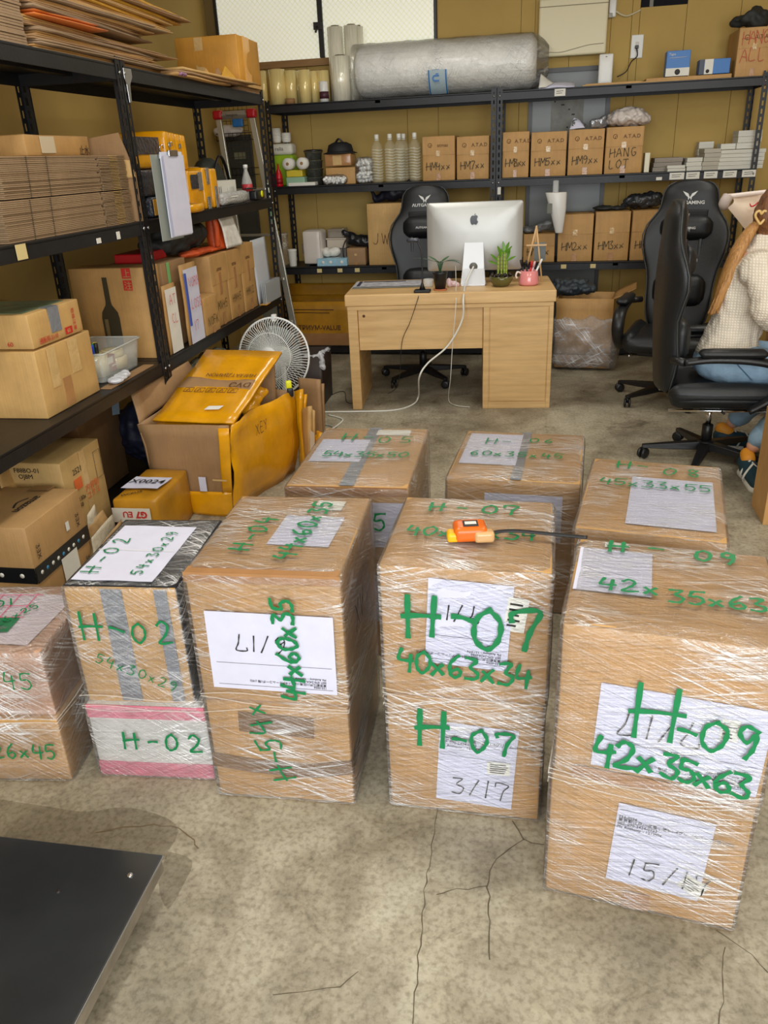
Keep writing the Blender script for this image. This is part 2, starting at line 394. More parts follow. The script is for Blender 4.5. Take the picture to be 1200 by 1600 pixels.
# ------------------------------------------------------------------ floor
def concrete():
    m = bpy.data.materials.new('concrete'); m.use_nodes = True; t = NT(m); b = t.n['Principled BSDF']
    tc = t.add('ShaderNodeTexCoord')
    def no(sc, det=6.0, ro=.62, dis=0.0, st=None):
        n = t.add('ShaderNodeTexNoise', Scale=sc, Detail=det, Roughness=ro, Distortion=dis)
        if st: mp = t.add('ShaderNodeMapping', Scale=st); t.link(tc.outputs['Object'], mp.inputs[0]); t.link(mp.outputs[0], n.inputs['Vector'])
        else: t.link(tc.outputs['Object'], n.inputs['Vector'])
        return n.outputs[0]
    def ramp(src, stops):
        r = t.add('ShaderNodeValToRGB'); t.link(src, r.inputs[0]); cr = r.color_ramp
        while len(cr.elements) < len(stops): cr.elements.new(.5)
        for e, (p, c) in zip(cr.elements, stops): e.position = p; e.color = (*lin(c), 1)
        return r.outputs[0]
    def mul(a, b_, f):
        x = t.add('ShaderNodeMix', data_type='RGBA', blend_type='MULTIPLY'); x.inputs[0].default_value = f; t.link(a, x.inputs[6]); t.link(b_, x.inputs[7]); return x.outputs[2]
    c1 = ramp(no(1.7, 8, .68, .4), [(.30, (122, 115, 98)), (.45, (162, 154, 136)), (.56, (190, 183, 164)), (.72, (206, 201, 184))])
    c2 = ramp(no(9, 6, .7), [(.32, (150, 140, 118)), (.5, (225, 220, 205)), (.7, (255, 255, 250))])
    c3 = ramp(no(70, 4, .6), [(.34, (165, 158, 145)), (.55, (255, 255, 255))])
    c4 = ramp(no(3.2, 7, .75, 1.0), [(.33, (112, 100, 78)), (.42, (235, 230, 222)), (.6, (255, 255, 255))])
    col = mul(mul(mul(c1, c2, .38), c3, .55), c4, .6)
    t.link(col, b.inputs['Base Color'])
    rr = t.add('ShaderNodeMapRange'); t.link(no(2.3, 5), rr.inputs[0]); rr.inputs[3].default_value = .36; rr.inputs[4].default_value = .72; t.link(rr.outputs[0], b.inputs['Roughness'])
    bp = t.add('ShaderNodeBump', Strength=.35, Distance=.004); t.link(no(45, 6), bp.inputs['Height']); t.link(bp.outputs[0], b.inputs['Normal'])
    return m
XL, XR, YB, YF, ZC = -2.75, 3.3, 6.9, -2.6, 2.9
fl = MB().box(XL - .1, YF, -.1, XR + .1, YB + .1, 0).obj('floor', concrete()); struct(fl, 'worn grey-beige concrete floor with cracks', 'floor')
CRK = M('crack_dark', (92, 82, 64), .9)
def crack(pts, w=.0022, seed=0, nm='crack', mat=CRK):
    P = [gz(*p) for p in pts]; Q = []
    rnd = random.Random(seed)
    for a, b in zip(P, P[1:]):
        k = max(2, int((b - a).length / .02))
        for i in range(k): Q.append(a.lerp(b, i / k) + Vector((rnd.uniform(-1, 1), rnd.uniform(-1, 1), 0)) * .0035)
    Q.append(P[-1]); mb = MB(); vs = []
    for i, p in enumerate(Q):
        d = (Q[min(i + 1, len(Q) - 1)] - Q[max(0, i - 1)]).normalized(); s_ = Vector((-d.y, d.x, 0)) * w * rnd.uniform(.25, .8)
        vs += [p - s_ + Vector((0, 0, .0006)), p + s_ + Vector((0, 0, .0006))]
    mb.add(vs, [(2 * i, 2 * i + 1, 2 * i + 3, 2 * i + 2) for i in range(len(Q) - 1)])
    return mb.obj(nm, mat, fl)
crack([(802, 1284), (818, 1312), (775, 1340), (762, 1375), (766, 1440), (765, 1500)], seed=1)
crack([(815, 1312), (850, 1320)], .0015, seed=2); crack([(762, 1385), (700, 1392), (682, 1398)], .0015, seed=3)
crack([(1120, 1452), (1160, 1480), (1200, 1520)], .002, seed=4); crack([(425, 1556), (470, 1552), (530, 1540), (560, 1518)], .0015, seed=5)
crack([(688, 1240), (664, 1390), (645, 1600)], .0018, seed=6, nm='joint')
crack([(1125, 1610), (1133, 1480)], .0018, seed=8)
STAIN = M('damp_stain', (112, 94, 66), .35, var=.3, vscale=14)
crack([(150, 1300), (190, 1293), (240, 1289), (280, 1294), (303, 1312), (310, 1326)], .003, seed=7, nm='stain_edge', mat=STAIN)
STP = M('damp_patch', (92, 76, 50), .45, var=.3, vscale=14, alpha=.24)
for k, pts in enumerate((((-40, 1315), (-40, 1250), (60, 1258), (130, 1268), (205, 1262), (275, 1288), (262, 1330), (225, 1345)), ((262, 1330), (300, 1345), (285, 1385), (262, 1420), (248, 1380)))):
    P = catmull([gz(*p, .0003) for p in pts + (pts[0],)], 4)[:-1]
    MB().add([(p.x, p.y, .0003 + .0001 * k) for p in P], [tuple(range(len(P)))]).obj('stain', STP, fl)
# ------------------------------------------------------------------ walls
WALL = M('wall_paint', (188, 157, 86), .75, var=.08, vscale=2.2, bump=.06, bscale=30)
WALL2 = M('wall_backing', (120, 100, 56), .9); WOODT = M('wood_trim', (150, 112, 66), .6, var=.2, vscale=5, stretch=(1, 12, 12))
DARKF = M('dark_frame', (28, 24, 22), .4)
wb = struct(MB().box(XL, YB + .012, 0, XR, YB + .12, ZC).obj('wall_back', WALL2), 'ochre panelled wall behind the long shelving', 'wall')
wx0, wx1, wz0, wz1 = -2.66, -.9, 2.235, 2.86
seams = [XL, gy(485, 180, YB).x, gy(637, 200, YB).x, gy(812, 120, YB).x, gy(888, 110, YB).x, gy(985, 60, YB).x, gy(1155, 40, YB).x, 2.3, XR]
dx0, dx1 = gy(831, 200, YB).x, gy(944, 200, YB).x
g = .0012
def panel(x0, x1, z0, z1):
    MB().box(x0 + g, YB - .004, z0, x1 - g, YB + .011, z1).obj('panel', WALL, wb, bevel=.0015)
hx0, hx1, hz0 = gy(1001, 12, YB).x, gy(1074, 10, YB).x, gy(1001, 12, YB).z
for a, b in zip(seams, seams[1:]):
    # cut pieces by window, grey door and the dark hatch
    xs = sorted({a, b, *[q for q in (wx1, dx0, dx1, hx0, hx1) if a + .02 < q < b - .02]})
    for p, q in zip(xs, xs[1:]):
        c = (p + q) / 2
        if c < wx1: panel(p, q, 0, wz0 - .05)
        elif dx0 < c < dx1: panel(p, q, 2.03, ZC)
        elif hx0 < c < hx1: panel(p, q, 0, hz0); panel(p, q, hz0 + .3, ZC)
        else: panel(p, q, 0, ZC)
struct(MB().box(XL - .1, YF, 0, XL, YB + .1, ZC).obj('wall_left', WALL), 'ochre side wall behind the left shelving', 'wall')
struct(MB().box(XR, YF, 0, XR + .1, YB + .1, ZC).obj('wall_right', WALL), 'plain side wall', 'wall')
struct(MB().box(XL - .1, YF, ZC, XR + .1, YB + .1, ZC + .1).obj('ceiling', M('ceiling_white', (200, 198, 188), .8)), 'pale ceiling', 'ceiling')
# frosted wired-glass window
def wired():
    m = bpy.data.materials.new('wired_glass'); m.use_nodes = True; t = NT(m); b = t.n['Principled BSDF']
    tc = t.add('ShaderNodeTexCoord'); out = []
    for r_ in (45, -45):
        mp = t.add('ShaderNodeMapping', Rotation=(0, R(r_), 0)); t.link(tc.outputs['Object'], mp.inputs[0])
        w = t.add('ShaderNodeTexWave', Scale=11.0, Distortion=.3); w.bands_direction = 'X'; t.link(mp.outputs[0], w.inputs['Vector'])
        q = t.add('ShaderNodeMapRange'); q.inputs[1].default_value = .93; q.inputs[2].default_value = 1.0; t.link(w.outputs[1], q.inputs[0]); out.append(q.outputs[0])
    mx = t.add('ShaderNodeMath', operation='MAXIMUM'); t.link(out[0], mx.inputs[0]); t.link(out[1], mx.inputs[1])
    c = t.add('ShaderNodeMix', data_type='RGBA'); c.inputs[6].default_value = (*lin((232, 231, 212)), 1); c.inputs[7].default_value = (*lin((196, 194, 170)), 1)
    t.link(mx.outputs[0], c.inputs[0]); t.link(c.outputs[2], b.inputs['Emission Color']); b.inputs['Emission Strength'].default_value = .50
    t.link(c.outputs[2], b.inputs['Base Color']); b.inputs['Roughness'].default_value = .35
    return m
WG = wired()
win = struct(MB().box(wx0, YB + .05, wz0, wx1, YB + .06, wz1 + .03).obj('window_1', DARKF), 'frosted wired-glass sliding window above the shelving', 'window')
wm = -1.80
MB().box(wx0 + .02, YB - .002, wz0 + .0, wm - .015, YB + .008, wz1).obj('pane', WG, win)
MB().box(wm + .015, YB - .012, wz0 + .0, wx1 - .02, YB - .002, wz1).obj('pane', WG, win)
fb = MB(); 
for x in (wx0, wx1 - .025): fb.box(x, YB - .018, wz0, x + .022, YB + .01, wz1 + .04)
fb.box(wx0, YB - .03, wz1, wx1, YB + .01, wz1 + .04)
fb.obj('frame', DARKF, win)
MB().box(wm - .02, YB - .035, wz0, wm + .018, YB + .004, wz1).obj('meeting_stile', DARKF, win)
MB().box(wm - .05, YB - .06, 2.42, wm + .01, YB - .03, 2.47).tube([(wm - .02, YB - .06, 2.44), (wm - .03, YB - .08, 2.40)], .008).obj('latch', DARKF, win)
MB().box(wx0 - .03, YB - .05, wz0 - .055, wx1 + .02, YB - .004, wz0 - .005).obj('sill', WOODT, win, bevel=.003)
# grey glazed door behind the shelving
dr = struct(MB().box(dx0, YB - .006, 0, dx1, YB + .01, 2.03).obj('door_1', M('door_grey', (112, 116, 112), .35, var=.1, vscale=3)), 'grey flush door behind the shelving', 'door')
fb = MB(); fb.box(dx0 - .03, YB - .03, 0, dx0, YB - .005, 2.06); fb.box(dx1, YB - .03, 0, dx1 + .03, YB - .005, 2.06); fb.box(dx0, YB - .03, 2.03, dx1, YB - .005, 2.06)
fb.obj('frame', M('dark_door_frame', (52, 50, 46), .4), dr)
a = gy(860, 205, YB - .012); 
sheet(dr, 'notice_board', (a.x, YB - .010, a.z), (1, 0, 0), (0, 0, 1), .24, .27, M('notice_grey', (150, 150, 142), .6, var=.25, vscale=15))
spots = MB()
for i in range(5):
    q = gy((866, 877, 888, 893, 885)[i], (160, 165, 172, 180, 200)[i], YB - .013); spots.box(q.x, YB - .0125, q.z, q.x + .012 * (1 + i % 2), YB - .0115, q.z + .01)
spots.obj('mark', INK, dr)
# dark hatch high in the wall
ht = tag(MB().box(hx0, YB - .001, hz0, hx1, YB + .011, hz0 + .3).obj('wall_hatch', M('hatch_dark', (22, 20, 24), .6, spec=.1)), 'dark glass hatch high in the ochre wall', 'hatch')
MB().box(hx0 + .06, YB - .004, hz0, hx0 + .085, YB - .001, hz0 + .3).obj('glazing_bar', M('hatch_bar', (120, 116, 104), .5), ht)
# ------------------------------------------------------------------ slotted-angle shelving
def post_mesh(h, fl_=.04):
    mb = MB(); t = .002
    for ax in (0, 1):
        def bx(a0, a1, z0, z1):
            if ax == 0: mb.box(a0, 0, z0, a1, t, z1)
            else: mb.box(0, a0, z0, t, a1, z1)
        bx(0, fl_ * .36, 0, h); bx(fl_ * .64, fl_, 0, h)
        z = 0.02; bx(fl_ * .36, fl_ * .64, 0, .02)
        while z < h - .03:
            bx(fl_ * .36, fl_ * .64, z + .03, min(z + .05, h)); z += .05
    return mb
HR = 1.93
_pm = post_mesh(HR).obj('post', BLACKM); PM = _pm.data; bpy.data.objects.remove(_pm)
def post(parent, x, y, sx, sy):
    o = bpy.data.objects.new('post', PM); COL.objects.link(o); o.parent = parent; o.location = (x, y, 0); o.scale = (sx, sy, 1); return o
def board(parent, x0, y0, x1, y1, z, lip=.058, nm='shelf_board'):
    mb = MB().box(x0, y0, z - .012, x1, y1, z)
    for a in ((x0, y0, x1, y0 + .002), (x0, y1 - .002, x1, y1), (x0, y0, x0 + .002, y1), (x1 - .002, y0, x1, y1)):
        mb.box(a[0], a[1], z - lip, a[2], a[3], z - .006)
    mb.box((x0 + x1) / 2 - .02, y0, z - .03, (x0 + x1) / 2 + .02, y1, z - .011)
    return mb.obj(nm, BLACKM, parent, bevel=.001)
def bolts(parent, pts, ax):
    for p in pts:
        d = Vector((.006, 0, 0)) if ax == 0 else Vector((0, -.006, 0))
        MB().tube([p, Vector(p) + d], .007, 8).obj('bolt', STEEL, parent)
YS = 6.43; YSB = 6.86
LB = (.075, .716, 1.325, 1.90)
bx = [-2.16, -.415, 1.40]
rackA = thing('steel_shelving', 'black slotted-angle shelving along the back wall, left bay with the bubble wrap roll on top', 'shelving', (0, 0, 0))
rackB = thing('steel_shelving', 'black slotted-angle shelving along the back wall, right bay behind the gaming chairs', 'shelving', (0, 0, 0))
for rk, x0, x1 in ((rackA, bx[0], bx[1] - .001), (rackB, bx[1] + .001, bx[2])):
    for x, sx in ((x0, 1), (x1, -1)):
        post(rk, x, YS - .002, sx, 1); post(rk, x, YSB, sx, -1)
    for z in LB:
        board(rk, x0 + .003, YS + .001, x1 - .003, YSB - .003, z)
        bolts(rk, [(x0 + .02, YS - .002, z - .03), (x1 - .02, YS - .002, z - .03)], 1)
# left shelving: bays along the left wall; front face leans from XF0 to XF1
def xf(y): return -1.77 - (y - 2.6) * .026
LL = (.075, .65, 1.285, 1.90); YP = (1.55, 3.50, 5.47)
DL = .47
ang = math.atan(.026)
def left_bay(ya, yb, label):
    r = thing('steel_shelving', label, 'shelving', (xf(ya), ya, 0), ang)   # local y along the wall, local x to the room
    L = yb - ya
    for y, sy in ((0, 1), (L, -1)):
        post(r, .002, y, -1, sy); post(r, -DL, y, 1, sy)
    for z in LL:
        board(r, -DL + .003, .003, -.001, L - .003, z)
        bolts(r, [(.003, .02, z - .03), (.003, L - .02, z - .03)], 0)
    return r
bayN = left_bay(YP[0], YP[1] - .002, 'black slotted-angle shelving at the left edge, near bay holding the folded cartons')
bayF = left_bay(YP[1] + .002, YP[2], 'black slotted-angle shelving on the left, far bay reaching towards the corner')
# gusset plate on the middle post
p = Vector((.004, 0, 1.86))
MB().prism([(.0, .03), (.075, .03), (.075, .0), (.045, -.03), (.035, -.10), (.015, -.10), (.012, -.03), (0, -.01)], .003, axis=0, o=.0, T=Matrix.Translation((.004, .012, 1.86))).obj('gusset_plate', STEEL, bayF, bevel=.001)['label'] = 'bright steel gusset plate'
# ------------------------------------------------------------------ wrapped parcel stacks
def film_shell(parent, secs, top, mat, seed=0, name='stretch_film', amp=.0018, off=.0075, layers=1, bottom=.004):
    """secs: list of (z, x0, x1, y0, y1); closes over the top at z=top"""
    mb = MB(); uvs = []; vs = []; n = 14
    def ring(z, x0, x1, y0, y1, c=.012, k=1.0):
        pts = []
        cs = [(x0, y0), (x1, y0), (x1, y1), (x0, y1)]
        for q in range(4):
            a = Vector(cs[q]); b = Vector(cs[(q + 1) % 4])
            for i in range(n):
                t = i / n
                t = .5 - .5 * math.cos(math.pi * t) if True else t
                p = a.lerp(b, t)
                # round the corners
                for cc in cs:
                    d = p - Vector(cc)
                    if d.length < c: 
                        ctr = Vector(((x0 + x1) / 2, (y0 + y1) / 2)); p = p + (ctr - p).normalized() * (c - d.length) * .4
                pts.append(p)
        return pts
    zs = []
    Z = [s[0] for s in secs]
    z = bottom
    while z < top - .012: zs.append(z); z += .024
    zs += [top - .010, top - .003]
    rows = []
    for z in zs:
        i = max(0, min(len(secs) - 2, sum(1 for q in Z if q <= z) - 1)); a, b = secs[i], secs[i + 1]
        t = min(1, max(0, (z - a[0]) / max(1e-6, b[0] - a[0])))
        x0, x1, y0, y1 = [a[k] + (b[k] - a[k]) * t for k in range(1, 5)]
        sh = off if z < top - .005 else off * .5
        rows.append((z, ring(z, x0 - sh, x1 + sh, y0 - sh, y1 + sh), (x0, x1, y0, y1)))
    cx = (rows[-1][2][0] + rows[-1][2][1]) / 2; cy = (rows[-1][2][2] + rows[-1][2][3]) / 2
    N = 4 * n; cols = N + 1
    for ri, (z, pts, rc) in enumerate(rows):
        per = 0
        for k in range(cols):
            p = pts[k % N]; q = pts[(k - 1) % N]
            if k: per += (p - q).length
            nr = Vector((p.x - cx, p.y - cy)); 
            # outward normal by dominant side
            ux = (p.x - cx) / (rc[1] - rc[0]); uy = (p.y - cy) / (rc[3] - rc[2])
            nn = Vector((math.copysign(1, ux), 0)) if abs(ux) > abs(uy) else Vector((0, math.copysign(1, uy)))
            d = (nz(p.x * 1.0 + seed, p.y, z * 2.5, 16)) * amp
            vs.append((p.x + nn.x * d, p.y + nn.y * d, z)); uvs.append((per + seed, z))
    fs = []
    for r_ in range(len(rows) - 1):
        for k in range(N):
            a = r_ * cols + k; fs.append((a, a + 1, a + cols + 1, a + cols))
    base = len(vs); rc = rows[-1][2]; G_ = 16
    zt = top + .0075
    for j in range(G_ + 1):
        for i in range(G_ + 1):
            x = rc[0] - off * .5 + (rc[1] - rc[0] + off) * i / G_; y = rc[2] - off * .5 + (rc[3] - rc[2] + off) * j / G_
            e = min(i, j, G_ - i, G_ - j)
            zz = top - .003 if e == 0 else zt + nz(x + seed, y, 3, 18) * amp * .8
            vs.append((x, y, zz)); uvs.append((x + 7 + seed, y + 3))
    for j in range(G_):
        for i in range(G_):
            a = base + j * (G_ + 1) + i; fs.append((a, a + 1, a + G_ + 2, a + G_ + 1))
    mb.add(vs, fs, 0, True); mb.uv = uvs
    return mb.obj(name, mat, parent)
def carton_body(parent, x, y, z, w, d, h, mat, name='carton', seed=0, bulge=.0015, wob=.001, seam=True, tape=None, split=0.0):
    o = MB().soft(x + w / 2, y + d / 2, z + h / 2, w, d, h, .004, 8, bulge, wob, 7, seed=seed).obj(name, mat, parent)
    return o
def tape_strip(parent, pts, w, mat, nrm, name='tape', label=None):
    """tape laid along pts (list of points) with width w, nrm list of surface normals"""
    mb = MB(); vs = []
    P = [Vector(p) for p in pts]
    for i, p in enumerate(P):
        d = (P[min(i + 1, len(P) - 1)] - P[max(i - 1, 0)]).normalized(); n_ = Vector(nrm[i]).normalized()
        s_ = d.cross(n_).normalized() * w / 2; vs += [p - s_ + n_ * .0012, p + s_ + n_ * .0012]
    mb.add(vs, [(2 * i, 2 * i + 1, 2 * i + 3, 2 * i + 2) for i in range(len(P) - 1)])
    o = mb.obj(name, mat, parent)
    if label: o['label'] = label
    return o
FR = dict(X=(1, 0, 0), Y=(0, 0, 1))            # front face
GX = 'stretch-wrapped parcels on the floor'
def stack(label, FL, angd, lo, up=None, mat=CARD, mat2=None, film=FILM, seed=0, amp=.0018, z0=0.0):
    """lo=(w,d,h); up=(dx,dy,w,d,h)"""
    t = thing('wrapped_parcel_stack', label, 'parcel', (FL[0], FL[1], 0), R(angd), GX)
    carton_body(t, 0, 0, .001, lo[0], lo[1], lo[2] - .001, mat, seed=seed + 1)
    secs = [(0, 0, lo[0], 0, lo[1]), (lo[2] - .02, 0, lo[0], 0, lo[1])]; top = lo[2]
    if up:
        dx, dy, w, d, h = up
        carton_body(t, dx, dy, lo[2] + .001, w, d, h - .001, mat2 or mat, seed=seed + 2)
        secs += [(lo[2] + .02, dx, dx + w, dy, dy + d), (lo[2] + h, dx, dx + w, dy, dy + d)]; top = lo[2] + h
    else: secs += [(lo[2], 0, lo[0], 0, lo[1])]
    film_shell(t, secs, top, film, seed=seed * 1.7, amp=amp)
    if up:
        for q_ in range(3):
            pts = []; rn = random.Random(seed * 10 + q_); ph = rn.uniform(0, 6)
            for k in range(41):
                u_ = k / 10; sd = int(u_) % 4; f_ = u_ - int(u_); w_, d_ = lo[0] + .012, lo[1] + .012
                c_ = [(0, 0), (w_, 0), (w_, d_), (0, d_)]; a_, b_ = c_[sd], c_[(sd + 1) % 4]
                pts.append((a_[0] + (b_[0] - a_[0]) * f_ - .007, a_[1] + (b_[1] - a_[1]) * f_ - .007, lo[2] + .014 * math.sin(u_ * 1.9 + ph) + .006 * math.sin(u_ * 6.1 + ph) + .016 * (q_ - 1)))
            MB().tube(pts, .0013, 5, caps=False).obj('film_fold', FOLD, t)
    t['top'] = top
    return t
def address_label(parent, x, z, w, h, rot=0.0, upside=False, yoff=-.0035, num=None, ns=.05, lines=True, nseed=1, sticker=None, tw=None):
    """paper sheet on a front face (plane y=yoff) with its small print"""
    c, s_ = math.cos(R(rot)), math.sin(R(rot)); X = Vector((c, 0, s_)); Y = Vector((-s_, 0, c))
    o = Vector((x, yoff, z))
    sh = sheet(parent, 'paper_label', o, X, Y, w, h, PAPER, seed=nseed, wave=.0006)
    e = Vector((0, -.0022, 0))
    P = lambda a, b: o + X * a * w + Y * b * h + e
    if lines:
        if upside: print_text(parent, '133-0056\n東京都江戸川区南小岩8-1-4グリームコーポ1階 (102)\n007: 070-2424-0733\nMs Anthony - 121WN', P(.92, .10), -X, -Y, h * .028, INK, 'small_print')
        else: print_text(parent, '133-0056\n東京都江戸川区南小岩8-1-4グリームコーポ1階 (102)\n007: 070-2424-0733\nMs Anthony - 121WN', P(.02, .83), X, Y, h * .033, INK, 'small_print')
        bx_ = MB()
        for q in ((.02, .60), (.02, .93)) if not upside else ((.05, .35), (.05, .06)):
            a = P(q[0], q[1]); bx_.tube([a, P(q[0] + .92, q[1])], .0004, 4)
        bx_.obj('rule_line', INK, parent)
    if num:
        if upside: marker(parent, num, P(.62, .72), -X, -Y, ns, .003, INK, nseed, name='pen_number')
        else: marker(parent, num, P(.2, .12), X, Y, ns, .003, INK, nseed, name='pen_number')
    return sh
def code_sticker(parent, o, X, Y, w, h, seed=0):
    s1 = sheet(parent, 'sticker', o, X, Y, w, h, PAPERW, seed=seed, wave=.0002, n=2)
    X = Vector(X); Y = Vector(Y); N = X.cross(Y); mb = MB(); rnd = random.Random(seed)
    for i in range(5):
        a = Vector(o) + X * w * .12 + Y * h * (.15 + .16 * i) + N * .0014; l = w * rnd.uniform(.35, .8)
        mb.add([a, a + X * l, a + X * l + Y * h * .06, a + Y * h * .06], [(0, 1, 2, 3)])
    mb.obj('sticker_print', INK, parent)
GY = -.0115   # plane of writing on the film in front
W = (1, 0, 0); UZ = (0, 0, 1); BK = (0, 1, 0)
# H-07 -------------------------------------------------------------
s7 = stack('two stretch-wrapped cartons marked H-07 with the orange tape measure on top', (-.335, 1.497), 0, (.365, .37, .343), (-.003, .003, .372, .372, .347), seed=1)
zt = .69 + .0105
marker(s7, 'H-', (.07, .27, zt), W, BK, .05, .007, GREEN, 3, adv=1.3); marker(s7, '07', (.20, .265, zt), W, BK, .055, .007, GREEN, 4, adv=.95)
marker(s7, '40x63x34', (.035, .13, zt), W, BK, .05, .007, GREEN, 5, adv=.76)
address_label(s7, .095, .445, .185, .22, -3, True, num='7/17', ns=.04, nseed=3)
code_sticker(s7, (.27, -.0035, .545), (.98, 0, -.12), (.12, 0, .98), .045, .085, 3)
marker(s7, 'H-', (.055, GY, .52), W, UZ, .105, .012, GREEN, 7, adv=.95); marker(s7, '07', (.205, GY, .495), (.99, 0, .05), UZ, .10, .012, GREEN, 8, adv=.85)
marker(s7, '40x63x34', (.035, GY, .425), (.99, 0, -.08), UZ, .058, .0085, GREEN, 9, adv=.66)
address_label(s7, .115, .04, .185, .24, -3, False, num='3/17', ns=.05, nseed=4)
code_sticker(s7, (.24, -.0045, .135), W, UZ, .055, .038, 5)
marker(s7, 'H', (.075, GY, .215), (.99, 0, -.06), UZ, .10, .012, GREEN, 10); marker(s7, '-07', (.155, GY, .205), W, UZ, .065, .009, GREEN, 11, adv=.95)
# H-09 -------------------------------------------------------------
s9 = stack('tall right-hand wrapped carton pair marked H-09 with the 15/17 sheet', (.05, 1.30), -6.5, (.385, .355, .335), (.004, .0, .385, .36, .362), seed=4)
zt = .697 + .0105
marker(s9, 'H', (.07, .29, zt), W, BK, .05, .008, GREEN, 12); marker(s9, '-', (.15, .29, zt), W, BK, .06, .007, GREEN, 13); marker(s9, '09', (.245, .285, zt), W, BK, .05, .008, GREEN, 14, adv=1.0)
marker(s9, '42x', (.06, .12, zt), W, BK, .05, .007, GREEN, 15, adv=.85); marker(s9, '35x63', (.19, .10, zt), W, BK, .05, .007, GREEN, 16, adv=.72)
sheet(s9, 'paper_label', (.01, .12, .7005), W, BK, .15, .19, PAPER, seed=6); sheet(s9, 'sticker', (.06, .322, .7005), W, BK, .05, .024, PAPERW, seed=7)
address_label(s9, .075, .375, .305, .20, -2, True, num='7/17', ns=.055, nseed=8)
code_sticker(s9, (.30, -.0045, .485), W, UZ, .032, .05, 9)
marker(s9, 'H', (.145, GY, .47), W, UZ, .12, .0095, GREEN, 17, adv=.9, wob=.02); marker(s9, '-09', (.225, GY, .465), (.99, 0, -.03), UZ, .07, .0085, GREEN, 18, adv=.85)
marker(s9, '42x', (.08, GY, .388), (.99, 0, -.02), UZ, .065, .0095, GREEN, 19, adv=.62); marker(s9, '35x63', (.205, GY, .385), (.985, 0, -.14), UZ, .055, .0085, GREEN, 20, adv=.60)
address_label(s9, .125, .075, .185, .215, -3, False, num='15/17', ns=.05, nseed=9)
code_sticker(s9, (.265, -.0048, .10), (.8, 0, -.45), (.45, 0, .8), .05, .04, 11)
tape_strip(s9, [(.19, -.003, .05), (.19, -.003, .003)], .055, TAPE, [(0, -1, 0)] * 2); tape_strip(s9, [(.04, -.0035, .352), (.36, -.0035, .345)], .03, TAPE, [(0, -1, 0)] * 2)
# H-03 / H-04 ------------------------------------------------------
s3 = stack('wrapped carton pair marked 44x60x35 with brown tape band round the lower box', (-.785, 1.465), 3, (.355, .44, .30), (-.004, .006, .362, .445, .355), seed=7, mat2=CARD)
zt = .655 + .0105
for y_ in (.006, ): tape_strip(s3, [(-.006, -.001 + .004, .645), (.36, .003, .645)], .026, TAPE, [(0, -1, 0)] * 2)
tape_strip(s3, [(-.002, .015, .658), (.356, .015, .658)], .03, TAPE, [(0, 0, 1)] * 2)
sheet(s3, 'paper_label', (.15, .15, .6585), (.98, -.05, 0), (.05, .98, 0), .155, .17, PAPER, seed=12); sheet(s3, 'sticker', (.22, .36, .6585), (.98, -.05, 0), (.05, .98, 0), .075, .06, PAPERW, seed=13)
marker(s3, 'H-04', (.12, .10, zt), (.12, .99, 0), (-.99, .12, 0), .05, .007, GREEN, 21, adv=1.15)
marker(s3, '44x60x35', (.235, .065, zt), (.10, .99, 0), (-.99, .10, 0), .05, .008, GREEN, 22, adv=.85)
address_label(s3, .03, .345, .305, .215, -1, True, num='6/17', ns=.045, nseed=14)
marker(s3, '44x60x35', (.255, GY, .325), (-.02, 0, 1), (-1, 0, 0), .052, .0085, GREEN, 23, adv=.68)
marker(s3, 'H-54x', (.215, GY, .085), (-.30, 0, .95), (-.95, 0, -.30), .060, .0055, GREEN, 24, adv=.92)
BT = M('brown_band', (128, 96, 66), .25, bump=.2)
tape_strip(s3, [(-.003, .2, .12), (-.003, -.002, .118), (.1, -.002, .105), (.25, -.002, .10), (.358, -.003, .12), (.358, .43, .14)], .045, BT, [(-1, 0, 0), (-1, -1, 0), (0, -1, 0), (0, -1, 0), (1, -1, 0), (1, 0, 0)])
tape_strip(s3, [(.08, -.004, .245), (.27, -.004, .235)], .06, BT, [(0, -1, 0)] * 2)
marker(s3, 'XV', (.366, .12, .44), (0, 1, 0), UZ, .07, .004, INK, 5)
# H-02 -------------------------------------------------------------
WRAPW = M('white_wrap', (214, 212, 206), .4, var=.15, vscale=9, bump=.3, bscale=20); PINK = M('pink_wrap', (214, 120, 140), .4, var=.2, vscale=15)
BLK = M('black_wrap', (40, 42, 46), .3, var=.4, vscale=12, bump=.3, bscale=24)
s2 = stack('wrapped pair marked H-02 with grey tape stripes over a white and pink parcel', (-1.135, 1.485), 5, (.318, .385, .236), (.005, .012, .285, .385, .344), mat=WRAPW, mat2=cardboard('card_gold', (206, 158, 82)), film=FILMH, seed=10, amp=.0024)
MB().box(.0, -.003, .195, .318, .0, .236).box(.0, -.003, .004, .318, .0, .05).obj('pink_band', PINK, s2)
MB().box(.2905, .013, .24, .293, .39, .578).obj('side_panel', BLK, s2)['label'] = 'black side of the upper parcel'
MB().box(.006, .013, .5795, .292, .395, .5812).obj('top_panel', BLK, s2)
for a, b in ((.10, .155), (.235, .268)): MB().box(a, .0075, .245, b, .0105, .575).obj('grey_tape', GREYT, s2, bevel=.001)
sheet(s2, 'paper_sheet', (.02, .03, .5885), (.99, -.03, 0), (.03, .99, 0), .21, .31, PAPER, seed=15, n=10, wave=.002, label='white top sheet marked H-02 and 54x30x39')
tape_strip(s2, [(.02, .19, .5895), (.23, .183, .5895)], .002, PAPERW, [(0, 0, 1)] * 2, name='fold_line')
marker(s2, 'H-02', (.075, .06, .592), (.05, .99, 0), (-.99, .05, 0), .045, .0045, GREEN, 25, adv=1.35); marker(s2, '54x30x29', (.19, .055, .592), (.05, .99, 0), (-.99, .05, 0), .03, .004, GREEN, 26, adv=1.05)
